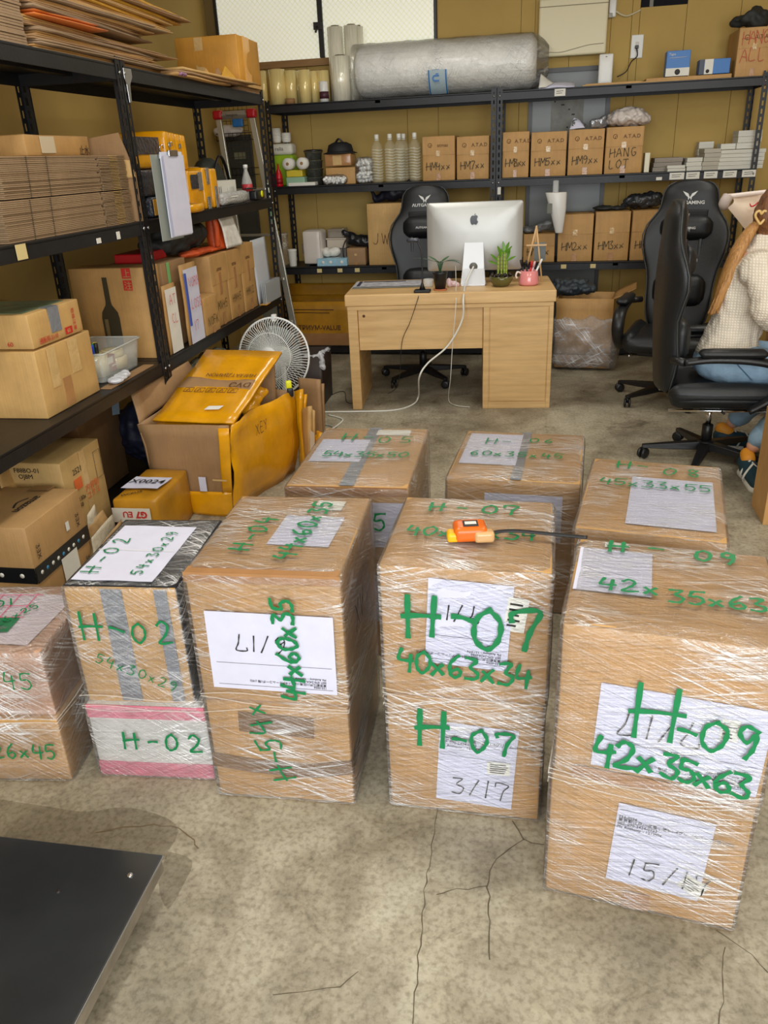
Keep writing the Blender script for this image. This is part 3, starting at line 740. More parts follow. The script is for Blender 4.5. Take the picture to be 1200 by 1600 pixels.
marker(s2, 'H-', (.035, GY + .01, .44), (.98, 0, -.1), UZ, .075, .007, GREEN, 27, adv=1.0); marker(s2, '02', (.165, GY + .01, .43), W, UZ, .06, .0065, GREEN, 28, adv=1.1)
marker(s2, '54x30x29', (.055, GY + .01, .37), (.9, 0, -.38), (.38, 0, .9), .03, .003, GREEN, 29, adv=.95)
marker(s2, 'H-02', (.09, GY - .002, .105), (.99, 0, -.02), UZ, .055, .0065, GREEN, 30, adv=1.2)
# H-01 -------------------------------------------------------------
s1 = stack('low wrapped cartons at the left edge under a pink-lined green label', (-1.575, 1.40), 8, (.372, .35, .20), (.012, .02, .35, .335, .20), film=FILMH, mat=CARD, mat2=cardboard('card_rosy', (206, 158, 124)), seed=13, amp=.0026)
sheet(s1, 'paper_label', (.05, .07, .4035), (.99, -.1, 0), (.1, .99, 0), .27, .25, M('label_pinkish', (226, 214, 222), .6), seed=16)
lb = MB()
for i in range(4): lb.box(.08 + .05 * i, .17, .4078, .0825 + .05 * i, .30, .4082)
for i in range(3): lb.box(.08, .17 + .06 * i, .4083, .25, .1725 + .06 * i, .4087)
lb.obj('label_print', M('pink_ink', (200, 90, 120), .6), s1)
MB().box(.12, .10, .4078, .24, .17, .4083).obj('label_patch', M('green_patch', (40, 110, 72), .6, var=.2, vscale=40), s1)
marker(s1, 'H-01', (.10, .18, .4125), (.85, .5, 0), (-.5, .85, 0), .04, .005, GREEN, 31); marker(s1, '7x26x25', (.17, .08, .4125), (.6, .8, 0), (-.8, .6, 0), .03, .004, GREEN, 32)
marker(s1, 'ANOO', (.08, .085, .4125), (.99, -.1, 0), (.1, .99, 0), .025, .003, INK, 33)
marker(s1, 'x26x45', (.15, GY - .002, .09), (.99, 0, -.02), UZ, .045, .005, GREEN, 34, adv=.8); marker(s1, '45', (.26, GY + .012, .30), W, UZ, .05, .004, GREEN, 35)
# H-05 / H-06 / H-08 ----------------------------------------------
s5 = stack('wrapped carton stack marked H-05 with a grey band, behind the H-03 pile', (-.76, 2.135), 2, (.372, .55, .30), (0, 0, .375, .555, .30), seed=16)
zt = .6105
sheet(s5, 'paper_label', (.02, .20, .6035), W, BK, .17, .22, PAPER, seed=17); sheet(s5, 'sticker', (.20, .47, .6035), W, BK, .12, .06, PAPERW, seed=18)
MB().box(.165, 0, .6028, .21, .553, .6034).obj('grey_tape', GREYT, s5)
marker(s5, 'H-', (.09, .39, zt), W, BK, .07, .007, GREEN, 36, adv=1.0); marker(s5, '05', (.22, .37, zt), W, BK, .065, .006, GREEN, 37, adv=1.2); marker(s5, '54x35x50', (.06, .23, zt), W, BK, .05, .006, GREEN, 38, adv=.72)
address_label(s5, .245, .40, .14, .15, 0, True, nseed=19); address_label(s5, .245, .13, .14, .17, 0, True, nseed=20); marker(s5, '5', (.27, GY, .46), W, UZ, .06, .006, GREEN, 39)
tape_strip(s5, [(.0, -.003, .585), (.374, -.003, .585)], .03, TAPE, [(0, -1, 0)] * 2)
s6 = stack('low wrapped carton marked H-06 standing alone behind the H-07 pair', (-.312, 2.50), -3, (.445, .50, .498), None, seed=19)
zt = .5085
sheet(s6, 'paper_label', (.02, .13, .5015), W, BK, .20, .33, PAPER, seed=21); MB().box(.215, 0, .5005, .25, .498, .5012).obj('grey_tape', GREYT, s6)
marker(s6, 'H-', (.09, .33, zt), W, BK, .06, .005, GREEN, 40, adv=1.0); marker(s6, '06', (.25, .36, zt), W, BK, .05, .006, GREEN, 41, adv=1.1); marker(s6, '60x35x45', (.05, .20, zt), W, BK, .05, .006, GREEN, 42, adv=.85)
address_label(s6, .13, .28, .26, .17, 0, True, nseed=22)
s8 = stack('wrapped carton stack marked H-08 beside the seated person, behind the H-09 pair', (.085, 2.01), -8, (.385, .56, .27), (0, 0, .39, .56, .28), seed=22)
s8.location = (.10, 2.03, 0)
zt = .5605
sheet(s8, 'paper_label', (.13, .05, .5535), W, BK, .235, .36, PAPER, seed=23)
marker(s8, 'H-', (.08, .46, zt), W, BK, .06, .007, GREEN, 43, adv=1.0); marker(s8, '08', (.22, .43, zt), W, BK, .06, .006, GREEN, 44, adv=1.2); marker(s8, '45x33x55', (.04, .31, zt), W, BK, .055, .0055, GREEN, 45, adv=.74)
# ------------------------------------------------------------------ tape measure on H-07
P = s7.matrix_world
tm = thing('tape_measure', 'orange and yellow retractable tape measure lying on the H-07 parcel', 'tape measure', (-.335 + .19, 1.497 + .10, .701), R(12))
TR = M('tm_orange', (222, 104, 24), .3, var=.1); TY = M('tm_yellow', (240, 176, 10), .35)
MB().soft(.0, .03, .018, .075, .06, .036, .010, 6).obj('case', TR, tm, bevel=0)
MB().soft(-.038, .02, .012, .03, .035, .022, .006, 6).obj('mouth', TY, tm); MB().soft(.03, .008, .014, .045, .03, .026, .007, 6).obj('side_grip', M('tm_clear', (200, 160, 110), .12), tm)
MB().box(-.016, .012, .0362, .018, .042, .0385).obj('label_plate', INK, tm, bevel=.002); MB().box(-.012, .02, .0386, .014, .034, .0392).obj('label_print', PAPERW, tm)
st = MB().tube(catmull([(.045, .03, .01), (.10, .035, .010), (.18, .01, .010), (.255, -.02, .012)]), .0065, 8, flat=.5).obj('wrist_strap', BLACKP, tm)
# ------------------------------------------------------------------ platform scale, bottom left
a = gz(252, 1337, .10); b = gz(0, 1308, .10); c = gz(118, 1600, .10)
SS = M('stainless_top', (105, 108, 112), .2, .9, var=.35, vscale=2.5, bump=.03, bscale=12)
SS.node_tree.nodes['Principled BSDF'].inputs['Metallic'].default_value = .85
dx = (b - a).normalized(); dy = (c - a).normalized(); ra = math.atan2(-dx.y, -dx.x)
sc = thing('platform_scale', 'low stainless-steel weighing platform in the bottom left corner', 'scale', (a.x, a.y, 0), ra)
MB().box(-.62, -.60, .055, 0, 0, .0985).obj('platform_frame', M('scale_frame', (150, 142, 128), .5, .4, var=.4, vscale=9), sc, bevel=.003)
MB().box(-.622, -.602, .098, .002, .002, .1005).obj('top_plate', SS, sc, bevel=.0015)
MB().box(-.623, -.603, .0905, .0035, .0035, .0975).obj('edge_trim', STEEL, sc, bevel=.001)
for q in ((-.06, -.10), (-.56, -.10), (-.06, -.52), (-.56, -.52)):
    MB().lathe([(.028, 0), (.03, .01), (.03, .03), (.012, .035), (.012, .056)], 16, (q[0], q[1], 0)).obj('foot', BLACKP, sc)
MB().lathe([(.007, 0), (.006, .0025), (0, .003)], 10, (-.045, -.06, .1005)).obj('bolt', STEEL, sc); MB().lathe([(.006, 0), (0, .0008)], 10, (-.18, -.12, .1006)).obj('hole', INK, sc)
# ------------------------------------------------------------------ soft bodies: capsules and ellipsoids fused by voxel remesh
def blob(parts, voxel=.012, smooth=4, name='b', wob=0.0, ws=10, seed=0):
    mb = MB()
    for q in parts:
        if q[0] == 'cap':
            _, a, b, r0, r1 = q; a = Vector(a); b = Vector(b); d = b - a; L = max(d.length, 1e-4); u = d.normalized()
            pts = []; rs = []
            for k in range(5):
                t = math.pi / 2 * k / 4; pts.append(a - u * r0 * math.cos(t)); rs.append(max(r0 * math.sin(t), .001))
            for k in range(5):
                t = math.pi / 2 * k / 4; pts.append(b + u * r1 * math.sin(t)); rs.append(max(r1 * math.cos(t), .001))
            mb.tube(pts, rs, 14)
        elif q[0] == 'ell':
            _, c, r = q[:3]; rot = q[3] if len(q) > 3 else (0, 0, 0)
            from mathutils import Euler
            T = Matrix.Translation(c) @ Euler([R(a) for a in rot]).to_matrix().to_4x4() @ Matrix.Diagonal((*r, 1))
            mb.lathe([(max(math.sin(math.pi * i / 10), .001), -math.cos(math.pi * i / 10)) for i in range(11)], 18, T=T)
    o = mb.obj('tmp', BLACKP)
    m = o.modifiers.new('r', 'REMESH'); m.mode = 'VOXEL'; m.voxel_size = voxel; m.use_smooth_shade = True
    if smooth: m = o.modifiers.new('s', 'SMOOTH'); m.iterations = smooth; m.factor = .5
    dg = bpy.context.evaluated_depsgraph_get(); me = bpy.data.meshes.new_from_object(o.evaluated_get(dg)); bpy.data.objects.remove(o)
    if wob:
        for v in me.vertices:
            c = v.co; v.co = c + v.normal * nz(c.x + seed, c.y, c.z, ws) * wob
    return me
def put(me, name, mat, parent=None, T=None):
    me.name = name; me.materials.clear(); me.materials.append(mat)
    if T: me.transform(T)
    o = bpy.data.objects.new(name, me); COL.objects.link(o)
    if parent: o.parent = parent
    return o
# ------------------------------------------------------------------ front desk
WOOD = M('desk_wood', (214, 178, 122), .45, var=.16, vscale=2.2, stretch=(1.2, 1.2, 14), bump=.02, col2=(194, 154, 98))
WOODX = M('desk_wood_flat', (216, 180, 124), .45, var=.16, vscale=2.2, stretch=(1.2, 10, 14), col2=(198, 158, 102))
GAPM = M('desk_gap', (150, 112, 66), .6)
dk = thing('office_desk', 'light wooden desk with a drawer pedestal, carrying the large silver monitor', 'desk', (-1.222, 4.874, 0), R(5.2))
DW, DD, DH = 1.268, .60, .735
MB().box(-.012, -.012, .665, DW + .012, DD, DH).obj('desktop', WOODX, dk, bevel=.006)
MB().box(-.0, -.004, .640, DW, .02, .664).obj('top_rail', WOODX, dk, bevel=.003)
MB().box(0, .0, 0, .062, DD - .02, .664).obj('leg_panel', WOOD, dk, bevel=.003)
MB().box(.064, .02, .385, .842, .04, .64).obj('modesty_panel', WOODX, dk, bevel=.002)
MB().lathe([(.009, 0), (.006, .002), (0, .002)], 12, T=Matrix.Translation((.10, .019, .60)) @ Matrix.Rotation(R(90), 4, 'X')).obj('cam_screw', BROWNI, dk)
MB().box(.844, .004, 0, DW, DD - .02, .664).obj('pedestal', WOOD, dk, bevel=.003)
MB().box(.885, -.001, .045, DW - .03, .005, .635).obj('back_panel', WOOD, dk, bevel=.003)
mb = MB()
for b_ in ((.844, -.004, 0, .88, .004, .64), (DW - .026, -.004, 0, DW, .004, .64), (.88, -.004, 0, DW - .026, .004, .04)): mb.box(*b_)
mb.obj('frame', WOOD, dk, bevel=.002)
def on_desk(px, py): return gz(px, py, DH)
# monitor
ALU = M('aluminium', (196, 197, 194), .5, .6, var=.03); ALUL = M('aluminium_light', (206, 208, 212), .4, .4)
p = on_desk(739, 447)
mo = thing('monitor', 'large silver all-in-one computer seen from behind on the wooden desk', 'monitor', (p.x, p.y, DH), R(2))
def rrect(w, h, r, n=6, cz=0.0):
    pts = []
    for cx, cy, a0 in ((w / 2 - r, h / 2 - r, 0), (-w / 2 + r, h / 2 - r, 90), (-w / 2 + r, -h / 2 + r, 180), (w / 2 - r, -h / 2 + r, 270)):
        for i in range(n + 1):
            a = R(a0 + 90 * i / n); pts.append((cx + r * math.cos(a), cy + r * math.sin(a) + cz))
    return pts
MW, MH, mz = .605, .415, .285
def mrings(secs): return [[(x, y, z) for x, z in rrect(w, h, rr, 6, mz + dz)] for (w, h, rr, y, dz) in secs]
MB().rings(mrings([(MW, MH, .018, .155, 0), (MW, MH, .018, .145, 0), (MW - .01, MH - .008, .02, .138, 0), (MW - .09, MH - .08, .05, .120, 0), (MW - .22, MH - .19, .08, .105, -.005), (MW - .36, MH - .28, .06, .097, -.01), (.1, .08, .03, .094, -.01)])).obj('housing', ALU, mo)
MB().box(-MW / 2 + .006, .155, mz - MH / 2 + .006, MW / 2 - .006, .158, mz + MH / 2 - .006).obj('screen', M('screen_black', (10, 10, 12), .08), mo)
stp = [(-.058, .25), (.058, .25), (.076, .012), (-.076, .012)]
mb = MB(); mb.add([(a, y0 + (.060 if b < .1 else .0) * 0 + yy, b) for y0 in (0,) for yy in (.0,) for a, b in stp] , [])
mb = MB(); vs = []
for th in (0, .006):
    for a, b, y in ((-.057, .252, .088), (.057, .252, .088), (.068, .10, .045), (-.068, .10, .045), (.076, .012, .004), (-.076, .012, .004)): vs.append((a, y + th, b))
mb.add(vs, [(0, 1, 2, 3)[::-1], (3, 2, 4, 5)[::-1], (6, 7, 8, 9), (9, 8, 10, 11), (0, 6, 7, 1), (1, 7, 8, 2), (2, 8, 10, 4), (4, 10, 11, 5), (5, 11, 9, 3), (3, 9, 6, 0)])
mb.box(-.076, .0, .0, .076, .17, .012).obj('stand', ALUL, mo, bevel=.002)
T = Matrix.Translation((0, .046, .115)) @ Matrix.Rotation(R(90 + 20), 4, 'X')
MB().lathe([(.026, 0), (.026, .006), (0, .006)], 24, T=T).obj('cable_hole', M('hole_grey', (110, 110, 106), .5), mo)
# emblem: a bitten fruit with a leaf
ap = [(0, .022), (.007, .0255), (.014, .0235), (.0185, .017), (.0145, .011), (.0135, .004), (.016, -.002), (.0195, -.005), (.016, -.014), (.0105, -.0205), (.005, -.019), (0, -.0175), (-.005, -.019), (-.011, -.0205), (-.0165, -.013), (-.0195, -.002), (-.019, .010), (-.0145, .0195), (-.008, .024)]
EM = M('emblem_black', (12, 12, 14), .15)
MB().prism([(a * 1.25, b * 1.25) for a, b in ap], .002, axis=1, o=.092, T=Matrix.Translation((0, 0, .385))).obj('emblem', EM, mo)
MB().prism([(.001, .027), (.003, .034), (.009, .039), (.008, .031)], .002, axis=1, o=.092, T=Matrix.Translation((0, 0, .388))).obj('emblem_leaf', EM, mo)
# white power cable: from the stand hole to the floor and off to the left
WC = M('cable_white', (222, 222, 214), .4); BC = M('cable_black', (28, 26, 26), .45); GC = M('cable_grey', (160, 158, 150), .5)
q0 = mo.location + Vector((.0, .035, .115))
def fz(x, y, z=.006): return gz(x, y, z)
A1 = gy(727, 465, 4.885); A2 = gy(718, 510, 4.88)
cab = catmull([q0, on_desk(728, 448) + Vector((0, -.03, .02)), gy(724, 466, 4.885), gy(722, 500, 4.88), gy(700, 540, 4.86), gy(668, 568, 4.80), gy(655, 590, 4.75), gz(654, 618, .05), gz(645, 632, .008), gz(615, 641, .006), gz(560, 643, .006), gz(500, 644, .006), gz(450, 648, .006)], 8)
tag(MB().tube(cab, .0055, 8).obj('power_cable', WC), 'thick white cable hanging from the monitor and running left along the floor', 'cable')
cab = catmull([on_desk(712, 442) + Vector((0, 0, .12)), on_desk(713, 452) + Vector((0, -.02, .02)), gy(712, 480, 4.885), gy(707, 540, 4.88), gy(704, 590, 4.88), gz(701, 624, .03), gz(712, 633, .012), gz(734, 636, .006)], 8)
tag(MB().tube(cab, .0022, 6).obj('charging_cable', WC), 'thin white charging cable dangling down the desk front to the floor', 'cable')
cab = catmull([on_desk(656, 456) + Vector((0, -.01, .005)), gy(652, 470, 4.88), gy(640, 505, 4.89), gy(628, 535, 4.9), gz(624, 590, .2), gz(612, 612, .01), gz(560, 628, .004), gz(542, 628, .004), gz(538, 612, .004), gz(520, 616, .004), gz(498, 633, .004)], 8)
tag(MB().tube(cab, .0022, 6).obj('lamp_cable', BC), 'thin black cable hanging left of the knee hole to the floor', 'cable')
cab = catmull([gz(513, 648, .006), gz(535, 655, .006), gz(528, 664, .006), gz(517, 671, .02)], 6)
tag(MB().tube(cab, .005, 8).obj('floor_cable', WC), 'short white cable bend on the floor just behind the H-05 parcel', 'cable')
cab = catmull([gz(480, 668, .006), gz(497, 664, .006), gz(512, 664, .006), gz(522, 668, .006)], 6)
tag(MB().tube(cab, .004, 8).obj('floor_cable', GC), 'grey-white cable loop on the floor between yellow carton and H-05 parcel', 'cable')
# gooseneck lamp base / microphone stand
p = on_desk(660, 457)
t = thing('desk_microphone', 'small black gooseneck microphone stand at the front left of the desk', 'microphone', (p.x, p.y, DH))
MB().box(-.05, -.03, 0, .05, .035, .018).obj('base', BLACKP, t, bevel=.006); MB().lathe([(.02, .018), (.008, .05), (.006, .06)], 12).obj('collar', BLACKP, t)
MB().tube(catmull([(0, 0, .05), (.0, .01, .15), (-.004, .015, .24), (-.03, .02, .30)], 6), .0045, 8).obj('gooseneck', BLACKP, t); MB().soft(-.055, .02, .305, .075, .03, .026, .01, 5).obj('head', M('mic_head', (70, 72, 80), .3, .4), t)
# newspaper on the desk
a = on_desk(549, 452); b = on_desk(655, 452)
t = thing('newspaper', 'folded newspaper lying on the left end of the wooden desk', 'newspaper', (a.x, a.y, DH), R(6))
NP = M('newsprint', (190, 190, 196), .6, var=.45, vscale=30)
for k in range(3): sheet(t, 'page', (.004 * k, .0 + .004 * k, .002 + .004 * k), W, BK, .44, .26 - .01 * k, NP if k == 2 else PAPERW, seed=k, wave=.002, thick=.002)
MB().box(.03, .03, .0135, .05, .24, .0142).box(.06, .20, .0135, .34, .225, .0142).obj('headline', M('navy_print', (40, 44, 74), .5), t)
# potted plants
def leaf(mb, base, d, up, L, w, droop=.4, m=0, n=7):
    base = Vector(base); d = Vector(d).normalized(); up = Vector(up); s_ = d.cross(up).normalized(); vs = []
    for i in range(n + 1):
        t = i / n; p = base + d * L * t + up * (L * (.45 * t - droop * t * t)); ww = w * math.sin(math.pi * (t * .92 + .04)) ** .8
        vs += [p - s_ * ww, p + up * -.18 * ww, p + s_ * ww]
    fs = []
    for i in range(n):
        for k in range(2): a = i * 3 + k; fs.append((a, a + 1, a + 4, a + 3))
    return mb.add(vs, fs, m, True)
LEAF = M('leaf_green', (52, 92, 48), .4, var=.35, vscale=18); LEAFD = M('leaf_dusty', (64, 92, 78), .45, var=.3, vscale=18); LEAFB = M('leaf_bamboo', (92, 140, 40), .35, var=.3, vscale=15)
SOIL = M('soil', (44, 34, 26), .9, bump=.6, bscale=80)
p = on_desk(688, 453)
t = thing('potted_plant', 'small leafy plant in a black pot on a terracotta saucer', 'plant', (p.x, p.y, DH))
MB().lathe([(.040, 0), (.043, .008), (.036, .008)], 20).obj('saucer', M('terracotta', (190, 110, 66), .7), t)
MB().lathe([(.032, .006), (.046, .10), (.048, .108), (.044, .108), (.040, .098), (.001, .096)], 24).obj('pot', BLACKP, t)
MB().lathe([(.041, .094), (.02, .102), (0, .103)], 14).obj('soil', SOIL, t)
mb = MB()
for d, L, w, dr, mm in (((-.9, -.1, 0), .15, .016, .25, 1), ((.75, -.2, 0), .12, .022, .5, 1), ((.3, .5, 0), .08, .012, .1, 0), ((-.5, .4, 0), .09, .012, .1, 0), ((.2, -.6, 0), .09, .011, .3, 0), ((.95, .2, 0), .11, .018, .45, 0), ((-.2, -.7, 0), .07, .012, .2, 0)):
    l = MB(); l.tube([(0, 0, .10), (d[0] * .02, d[1] * .02, .17)], .003, 6); leaf(l, (d[0] * .02, d[1] * .02, .165), d, (0, 0, 1), L, w, dr)
    l.obj('leaf', LEAFD if mm else LEAF, t)
p = on_desk(783, 447)
t = thing('lucky_bamboo', 'bright green bamboo stalks in a dark pebble-filled glass bowl', 'plant', (p.x, p.y, DH))
MB().lathe([(.03, 0), (.05, .006), (.072, .04), (.074, .062), (.070, .062), (.066, .04), (.0, .034)], 24).obj('bowl', M('olive_glass', (96, 92, 48), .15, var=.3, vscale=10), t)
mb = MB(); rnd = random.Random(3)
for k in range(34):
    a, r_ = rnd.uniform(0, 6.28), .066 * math.sqrt(rnd.random()); mb.lathe([(.001, -.010), (.011, 0), (.001, .009)], 6, (r_ * math.cos(a), r_ * math.sin(a), .062 + rnd.uniform(0, .014)))
o = mb.obj('pebbles', M('dark_pebbles', (48, 36, 28), .35, var=.5, vscale=40), t); o['kind'] = 'stuff'
for k, (x, h) in enumerate(((-.02, .16), (.0, .185), (.018, .20), (.03, .15))):
    mb = MB(); pr = []; z = .05
    while z < h: pr += [(.0065, z), (.0065, z + .018), (.0085, z + .021)]; z += .022
    mb.lathe(pr, 8, (x, .006 * (k % 2), 0)); mb.obj('stalk', M('stalk_green', (140, 160, 60), .35), t)
for k, (x, z, dx_, dz) in enumerate(((-.02, .15, -.7, .6), (-.02, .16, .3, .9), (0, .18, -.4, .9), (0, .185, .5, .8), (.018, .19, .7, .7), (.018, .20, -.2, 1), (.03, .15, .9, .4), (.018, .2, .4, .9), (-.02, .13, -.9, .3), (.03, .155, .3, .9))):
    l = MB(); leaf(l, (x, 0, z), (dx_, -.15 + .3 * (k % 2), dz), (0, -.3, .4), .065, .010, .3); l.obj('leaf', LEAFB, t)
# pink mug and pens
p = on_desk(826, 445)
t = thing('pink_mug', 'pink mug used as a pen holder on the right end of the desk', 'mug', (p.x, p.y, DH), R(-160))
PK = M('pink_glaze', (226, 142, 142), .15, coat=.4)
MB().lathe([(.05, 0), (.062, .008), (.064, .02), (.054, .085), (.051, .088), (.048, .085), (.05, .03), (.001, .012)], 28).obj('body', PK, t)
MB().tube(catmull([(.054, 0, .075), (.075, 0, .082), (.085, 0, .062), (.078, 0, .045)], 6), .006, 8).obj('handle', M('handle_pale', (232, 214, 208), .2), t)
def pen(x, y, lean, L, mat, label, capm=None):
    q = thing('pen', label, 'pen', (p.x + x, p.y + y, DH + .018), 0)
    T = Matrix.Rotation(R(lean[0]), 4, 'Y') @ Matrix.Rotation(R(lean[1]), 4, 'X')
    MB().lathe([(.002, 0), (.006, .012), (.006, L * .7)], 8, T=T).obj('barrel', mat, q); MB().lathe([(.007, L * .7), (.007, L - .004), (.004, L)], 8, T=T).obj('cap', capm or mat, q)
pen(-.02, .0, (-14, 3), .14, BLACKP, 'black pen leaning left in the pink mug'); pen(-.008, .015, (-5, -4), .13, BLACKP, 'black pen standing nearly upright at the back of the pink mug')
pen(.0, -.005, (7, 5), .13, M('red_plastic', (204, 30, 36), .3), 'red marker in the middle of the pink mug'); pen(.016, .0, (24, 0), .15, WHITEP, 'white pen leaning far right in the pink mug')
pen(.004, .018, (14, -4), .125, M('pink_pen', (224, 176, 180), .3), 'pale pink pen behind the red marker in the mug')
# small wooden easel with a frame
p = on_desk(838, 441)
t = thing('wooden_easel', 'slender wooden tripod easel holding a small frame behind the pink mug', 'easel', (p.x, p.y + .02, DH))
EW = M('easel_wood', (206, 168, 118), .5)
for a, b in (((-.085, .0, 0), (-.01, .0, .34)), ((.035, -.02, 0), (-.012, .005, .34)), ((-.03, .10, 0), (-.01, .01, .33))): MB().tube([a, b], .006, 6).obj('leg', EW, t)
MB().box(-.07, -.012, .22, .055, -.004, .23).obj('crossbar', EW, t); MB().box(-.02, -.002, .13, .05, .004, .24).obj('picture_frame', M('grey_glass', (90, 96, 94), .2), t)
# crumpled clear bag beside the stand
p = on_desk(706, 448)
put(blob([('ell', (0, 0, .018), (.035, .02, .02)), ('ell', (.02, .006, .012), (.03, .02, .014)), ('ell', (-.02, .0, .03), (.02, .014, .02))], .005, 2, wob=.008, ws=60), 'crumpled_bag', M('pinkish_film', (222, 190, 190), .2, var=.3, vscale=40), None, Matrix.Translation((p.x, p.y, DH)))
o = bpy.data.objects['crumpled_bag']; tag(o, 'small crumpled pinkish plastic bag between plant pot and monitor stand', 'bag')
p = on_desk(676, 449)
tag(MB().lathe([(.03, 0), (.032, .05), (.03, .05), (.028, .004), (0, .003)], 18).obj('glass_jar', CLEARP, None, (p.x - .03, p.y + .02, DH)), 'low clear glass jar behind the black plant pot', 'jar')
# ------------------------------------------------------------------ gaming chairs
LEA = M('black_leather', (20, 23, 26), .46, var=.12, vscale=6, bump=.12, bscale=160); LEAG = M('grey_leather', (54, 58, 58), .38, bump=.12, bscale=160)
CHR = M('chrome', (220, 220, 222), .12, 1); WEM = M('white_stitch', (220, 220, 216), .5)
def chair(label, loc, rz, group='black gaming chairs', open_slots=True, scale=1.0, tilt=4):
    t = thing('gaming_chair', label, 'chair', loc, rz, group)
    prof = [(.40, .15), (.44, .175), (.52, .195), (.60, .20), (.70, .205), (.78, .215), (.86, .240), (.93, .258), (1.0, .262), (1.06, .245), (1.10, .215), (1.14, .185), (1.18, .172), (1.22, .168), (1.26, .160), (1.295, .135), (1.315, .095), (1.325, .04)]
    def yc(z): return .245 + (z - .4) * math.tan(R(tilt + 6)) + .03 * math.sin((z - .4) * 3.4)
    rings = []
    for z, w in prof:
        ring = []; n = 28
        wing = .075 * math.exp(-((z - .95) / .16) ** 2) + .05 * math.exp(-((z - .62) / .15) ** 2)
        th = .05 if z < 1.29 else .03
        for k in range(n):
            a = 2 * math.pi * k / n; u = math.cos(a); v = math.sin(a)
            x = w * math.copysign(abs(u) ** .8, u); y = th * v
            if v <= 0.0: y -= wing * abs(u) ** 2.2
            else: y -= wing * .75 * abs(u) ** 2.2
            ring.append((x, yc(z) + y, z))
        rings.append(ring)
    MB().rings(rings).obj('backrest', LEA, t, subsurf=1)
    for s_ in (-1, 1):
        pts = [(s_ * (w + .002), yc(z) - (.075 * math.exp(-((z - .95) / .16) ** 2) + .05 * math.exp(-((z - .62) / .15) ** 2)) * .9, z) for z, w in prof[:-1]]
        MB().tube(pts, .0045, 6).obj('piping', LEAG, t)
    # head openings
    for s_ in (0,):
        z = 1.125; MB().soft(s_ * .085, yc(z) - .050, z, .24, .012, .05, .006, 7).obj('slot_trim', M('slot_dark', (8, 8, 9), .6), t)
    MB().soft(0, yc(1.06) - .07, 1.045, .29, .065, .13, .03, 8, .014).obj('headrest_pillow', LEA, t)
    MB().soft(0, yc(.66) - .07, .665, .30, .08, .19, .04, 8, .012).obj('lumbar_pillow', LEA, t)
    for z0, z1 in ((.80, 1.0),):
        for s_ in (-1, 1): MB().soft(s_ * .095, yc(.9) - .052, .90, .02, .012, .22, .005, 5).obj('seam', LEAG, t)
    # winged mark and lettering on the head
    y_ = yc(1.22) - .053
    for s_ in (-1, 1): MB().prism([(a_ * 1.5, b_ * 1.5) for a_, b_ in [(0, -.012), (s_ * .008, .004), (s_ * .030, .014), (s_ * .018, -.002), (s_ * .008, -.010), (s_ * .006, -.022)][::s_]], .003, axis=1, o=y_, T=Matrix.Translation((0, 0, 1.24))).obj('wing_mark', WEM, t)
    print_text(t, 'ΛUTGAMING', (0, y_ - .001, 1.183), W, UZ, .021, WEM, 'lettering', 'CENTER', .0006, 1.1)
    print_text(t, 'ΛUTGAMING', (0, yc(1.05) - .120, 1.04), W, UZ, .014, WEM, 'lettering', 'CENTER', .0004, 1.1)
    # seat
    MB().soft(0, -.02, .40, .50, .52, .10, .045, 9, .014).obj('seat', LEA, t)
    for s_ in (-1, 1): MB().soft(s_ * .215, -.01, .425, .09, .50, .10, .04, 7, .01).obj('bolster', LEA, t)
    MB().box(-.14, -.16, .325, .14, .16, .352).box(-.05, -.06, .29, .05, .06, .325).obj('mechanism', BLACKP, t, bevel=.005)
    for s_ in (-1, 1): MB().tube([(s_ * .20, -.27, .335), (s_ * .20, .24, .335)], .007, 8).obj('footrest_rail', CHR, t)
    MB().soft(0, -.06, .335, .34, .26, .035, .015, 6).obj('footrest', LEA, t)
    MB().tube([(-.03, .0, .32), (-.24, -.02, .335)], .006, 8).obj('lever', BLACKP, t)
    for s_ in (-1, 1):
        x = s_ * .285
        arm = catmull([(x, .20, .60), (x, .08, .615), (x, -.10, .61), (x, -.22, .58), (x, -.26, .50), (x, -.21, .42), (x, -.12, .36)], 5)
        n = len(arm); MB().tube(arm, [.030 + .008 * math.sin(i / n * 3.1) for i in range(n)], 10, flat=.55).obj('arm_bracket', BLACKP, t)
        MB().tube([(x, .20, .60), (s_ * .225, .25, .60)], .02, 8).obj('arm_joint', BLACKP, t)
        MB().soft(x, -.015, .645, .075, .30, .035, .016, 7, .006).obj('armrest_pad', LEA, t)
    MB().lathe([(.028, .11), (.028, .20), (.02, .205)], 16).obj('gas_cover', BLACKP, t); MB().lathe([(.014, .2), (.014, .30)], 12).obj('gas_lift', CHR, t)
    MB().lathe([(.048, .06), (.045, .11), (.03, .115)], 16).obj('hub', BLACKP, t)
    for k in range(5):
        a = 2 * math.pi * k / 5 + .3; c, s_ = math.cos(a), math.sin(a)
        T = Matrix.Rotation(a, 4, 'Z')
        mb = MB(); mb.rings([[(.03, -.028, .065), (.03, .028, .065), (.03, .024, .110), (.03, -.024, .110)], [(.18, -.024, .062), (.18, .024, .062), (.18, .02, .095), (.18, -.02, .095)], [(.325, -.017, .062), (.325, .017, .062), (.325, .014, .080), (.325, -.014, .080)]], smooth=False, T=T)
        lg = mb.obj('base_leg', BLACKP, t, bevel=.004)
        mb = MB(); T2 = Matrix.Translation((.315 * c, .315 * s_, .031)) @ Matrix.Rotation(a + .8, 4, 'Z') @ Matrix.Rotation(R(90), 4, 'X')
        for o_ in (-.022, .006): mb.lathe([(.012, 0), (.028, .002), (.030, .008), (.028, .014), (.012, .016)], 18, (0, 0, o_), T=T2)
        cs = mb.obj('caster', BLACKP, lg)
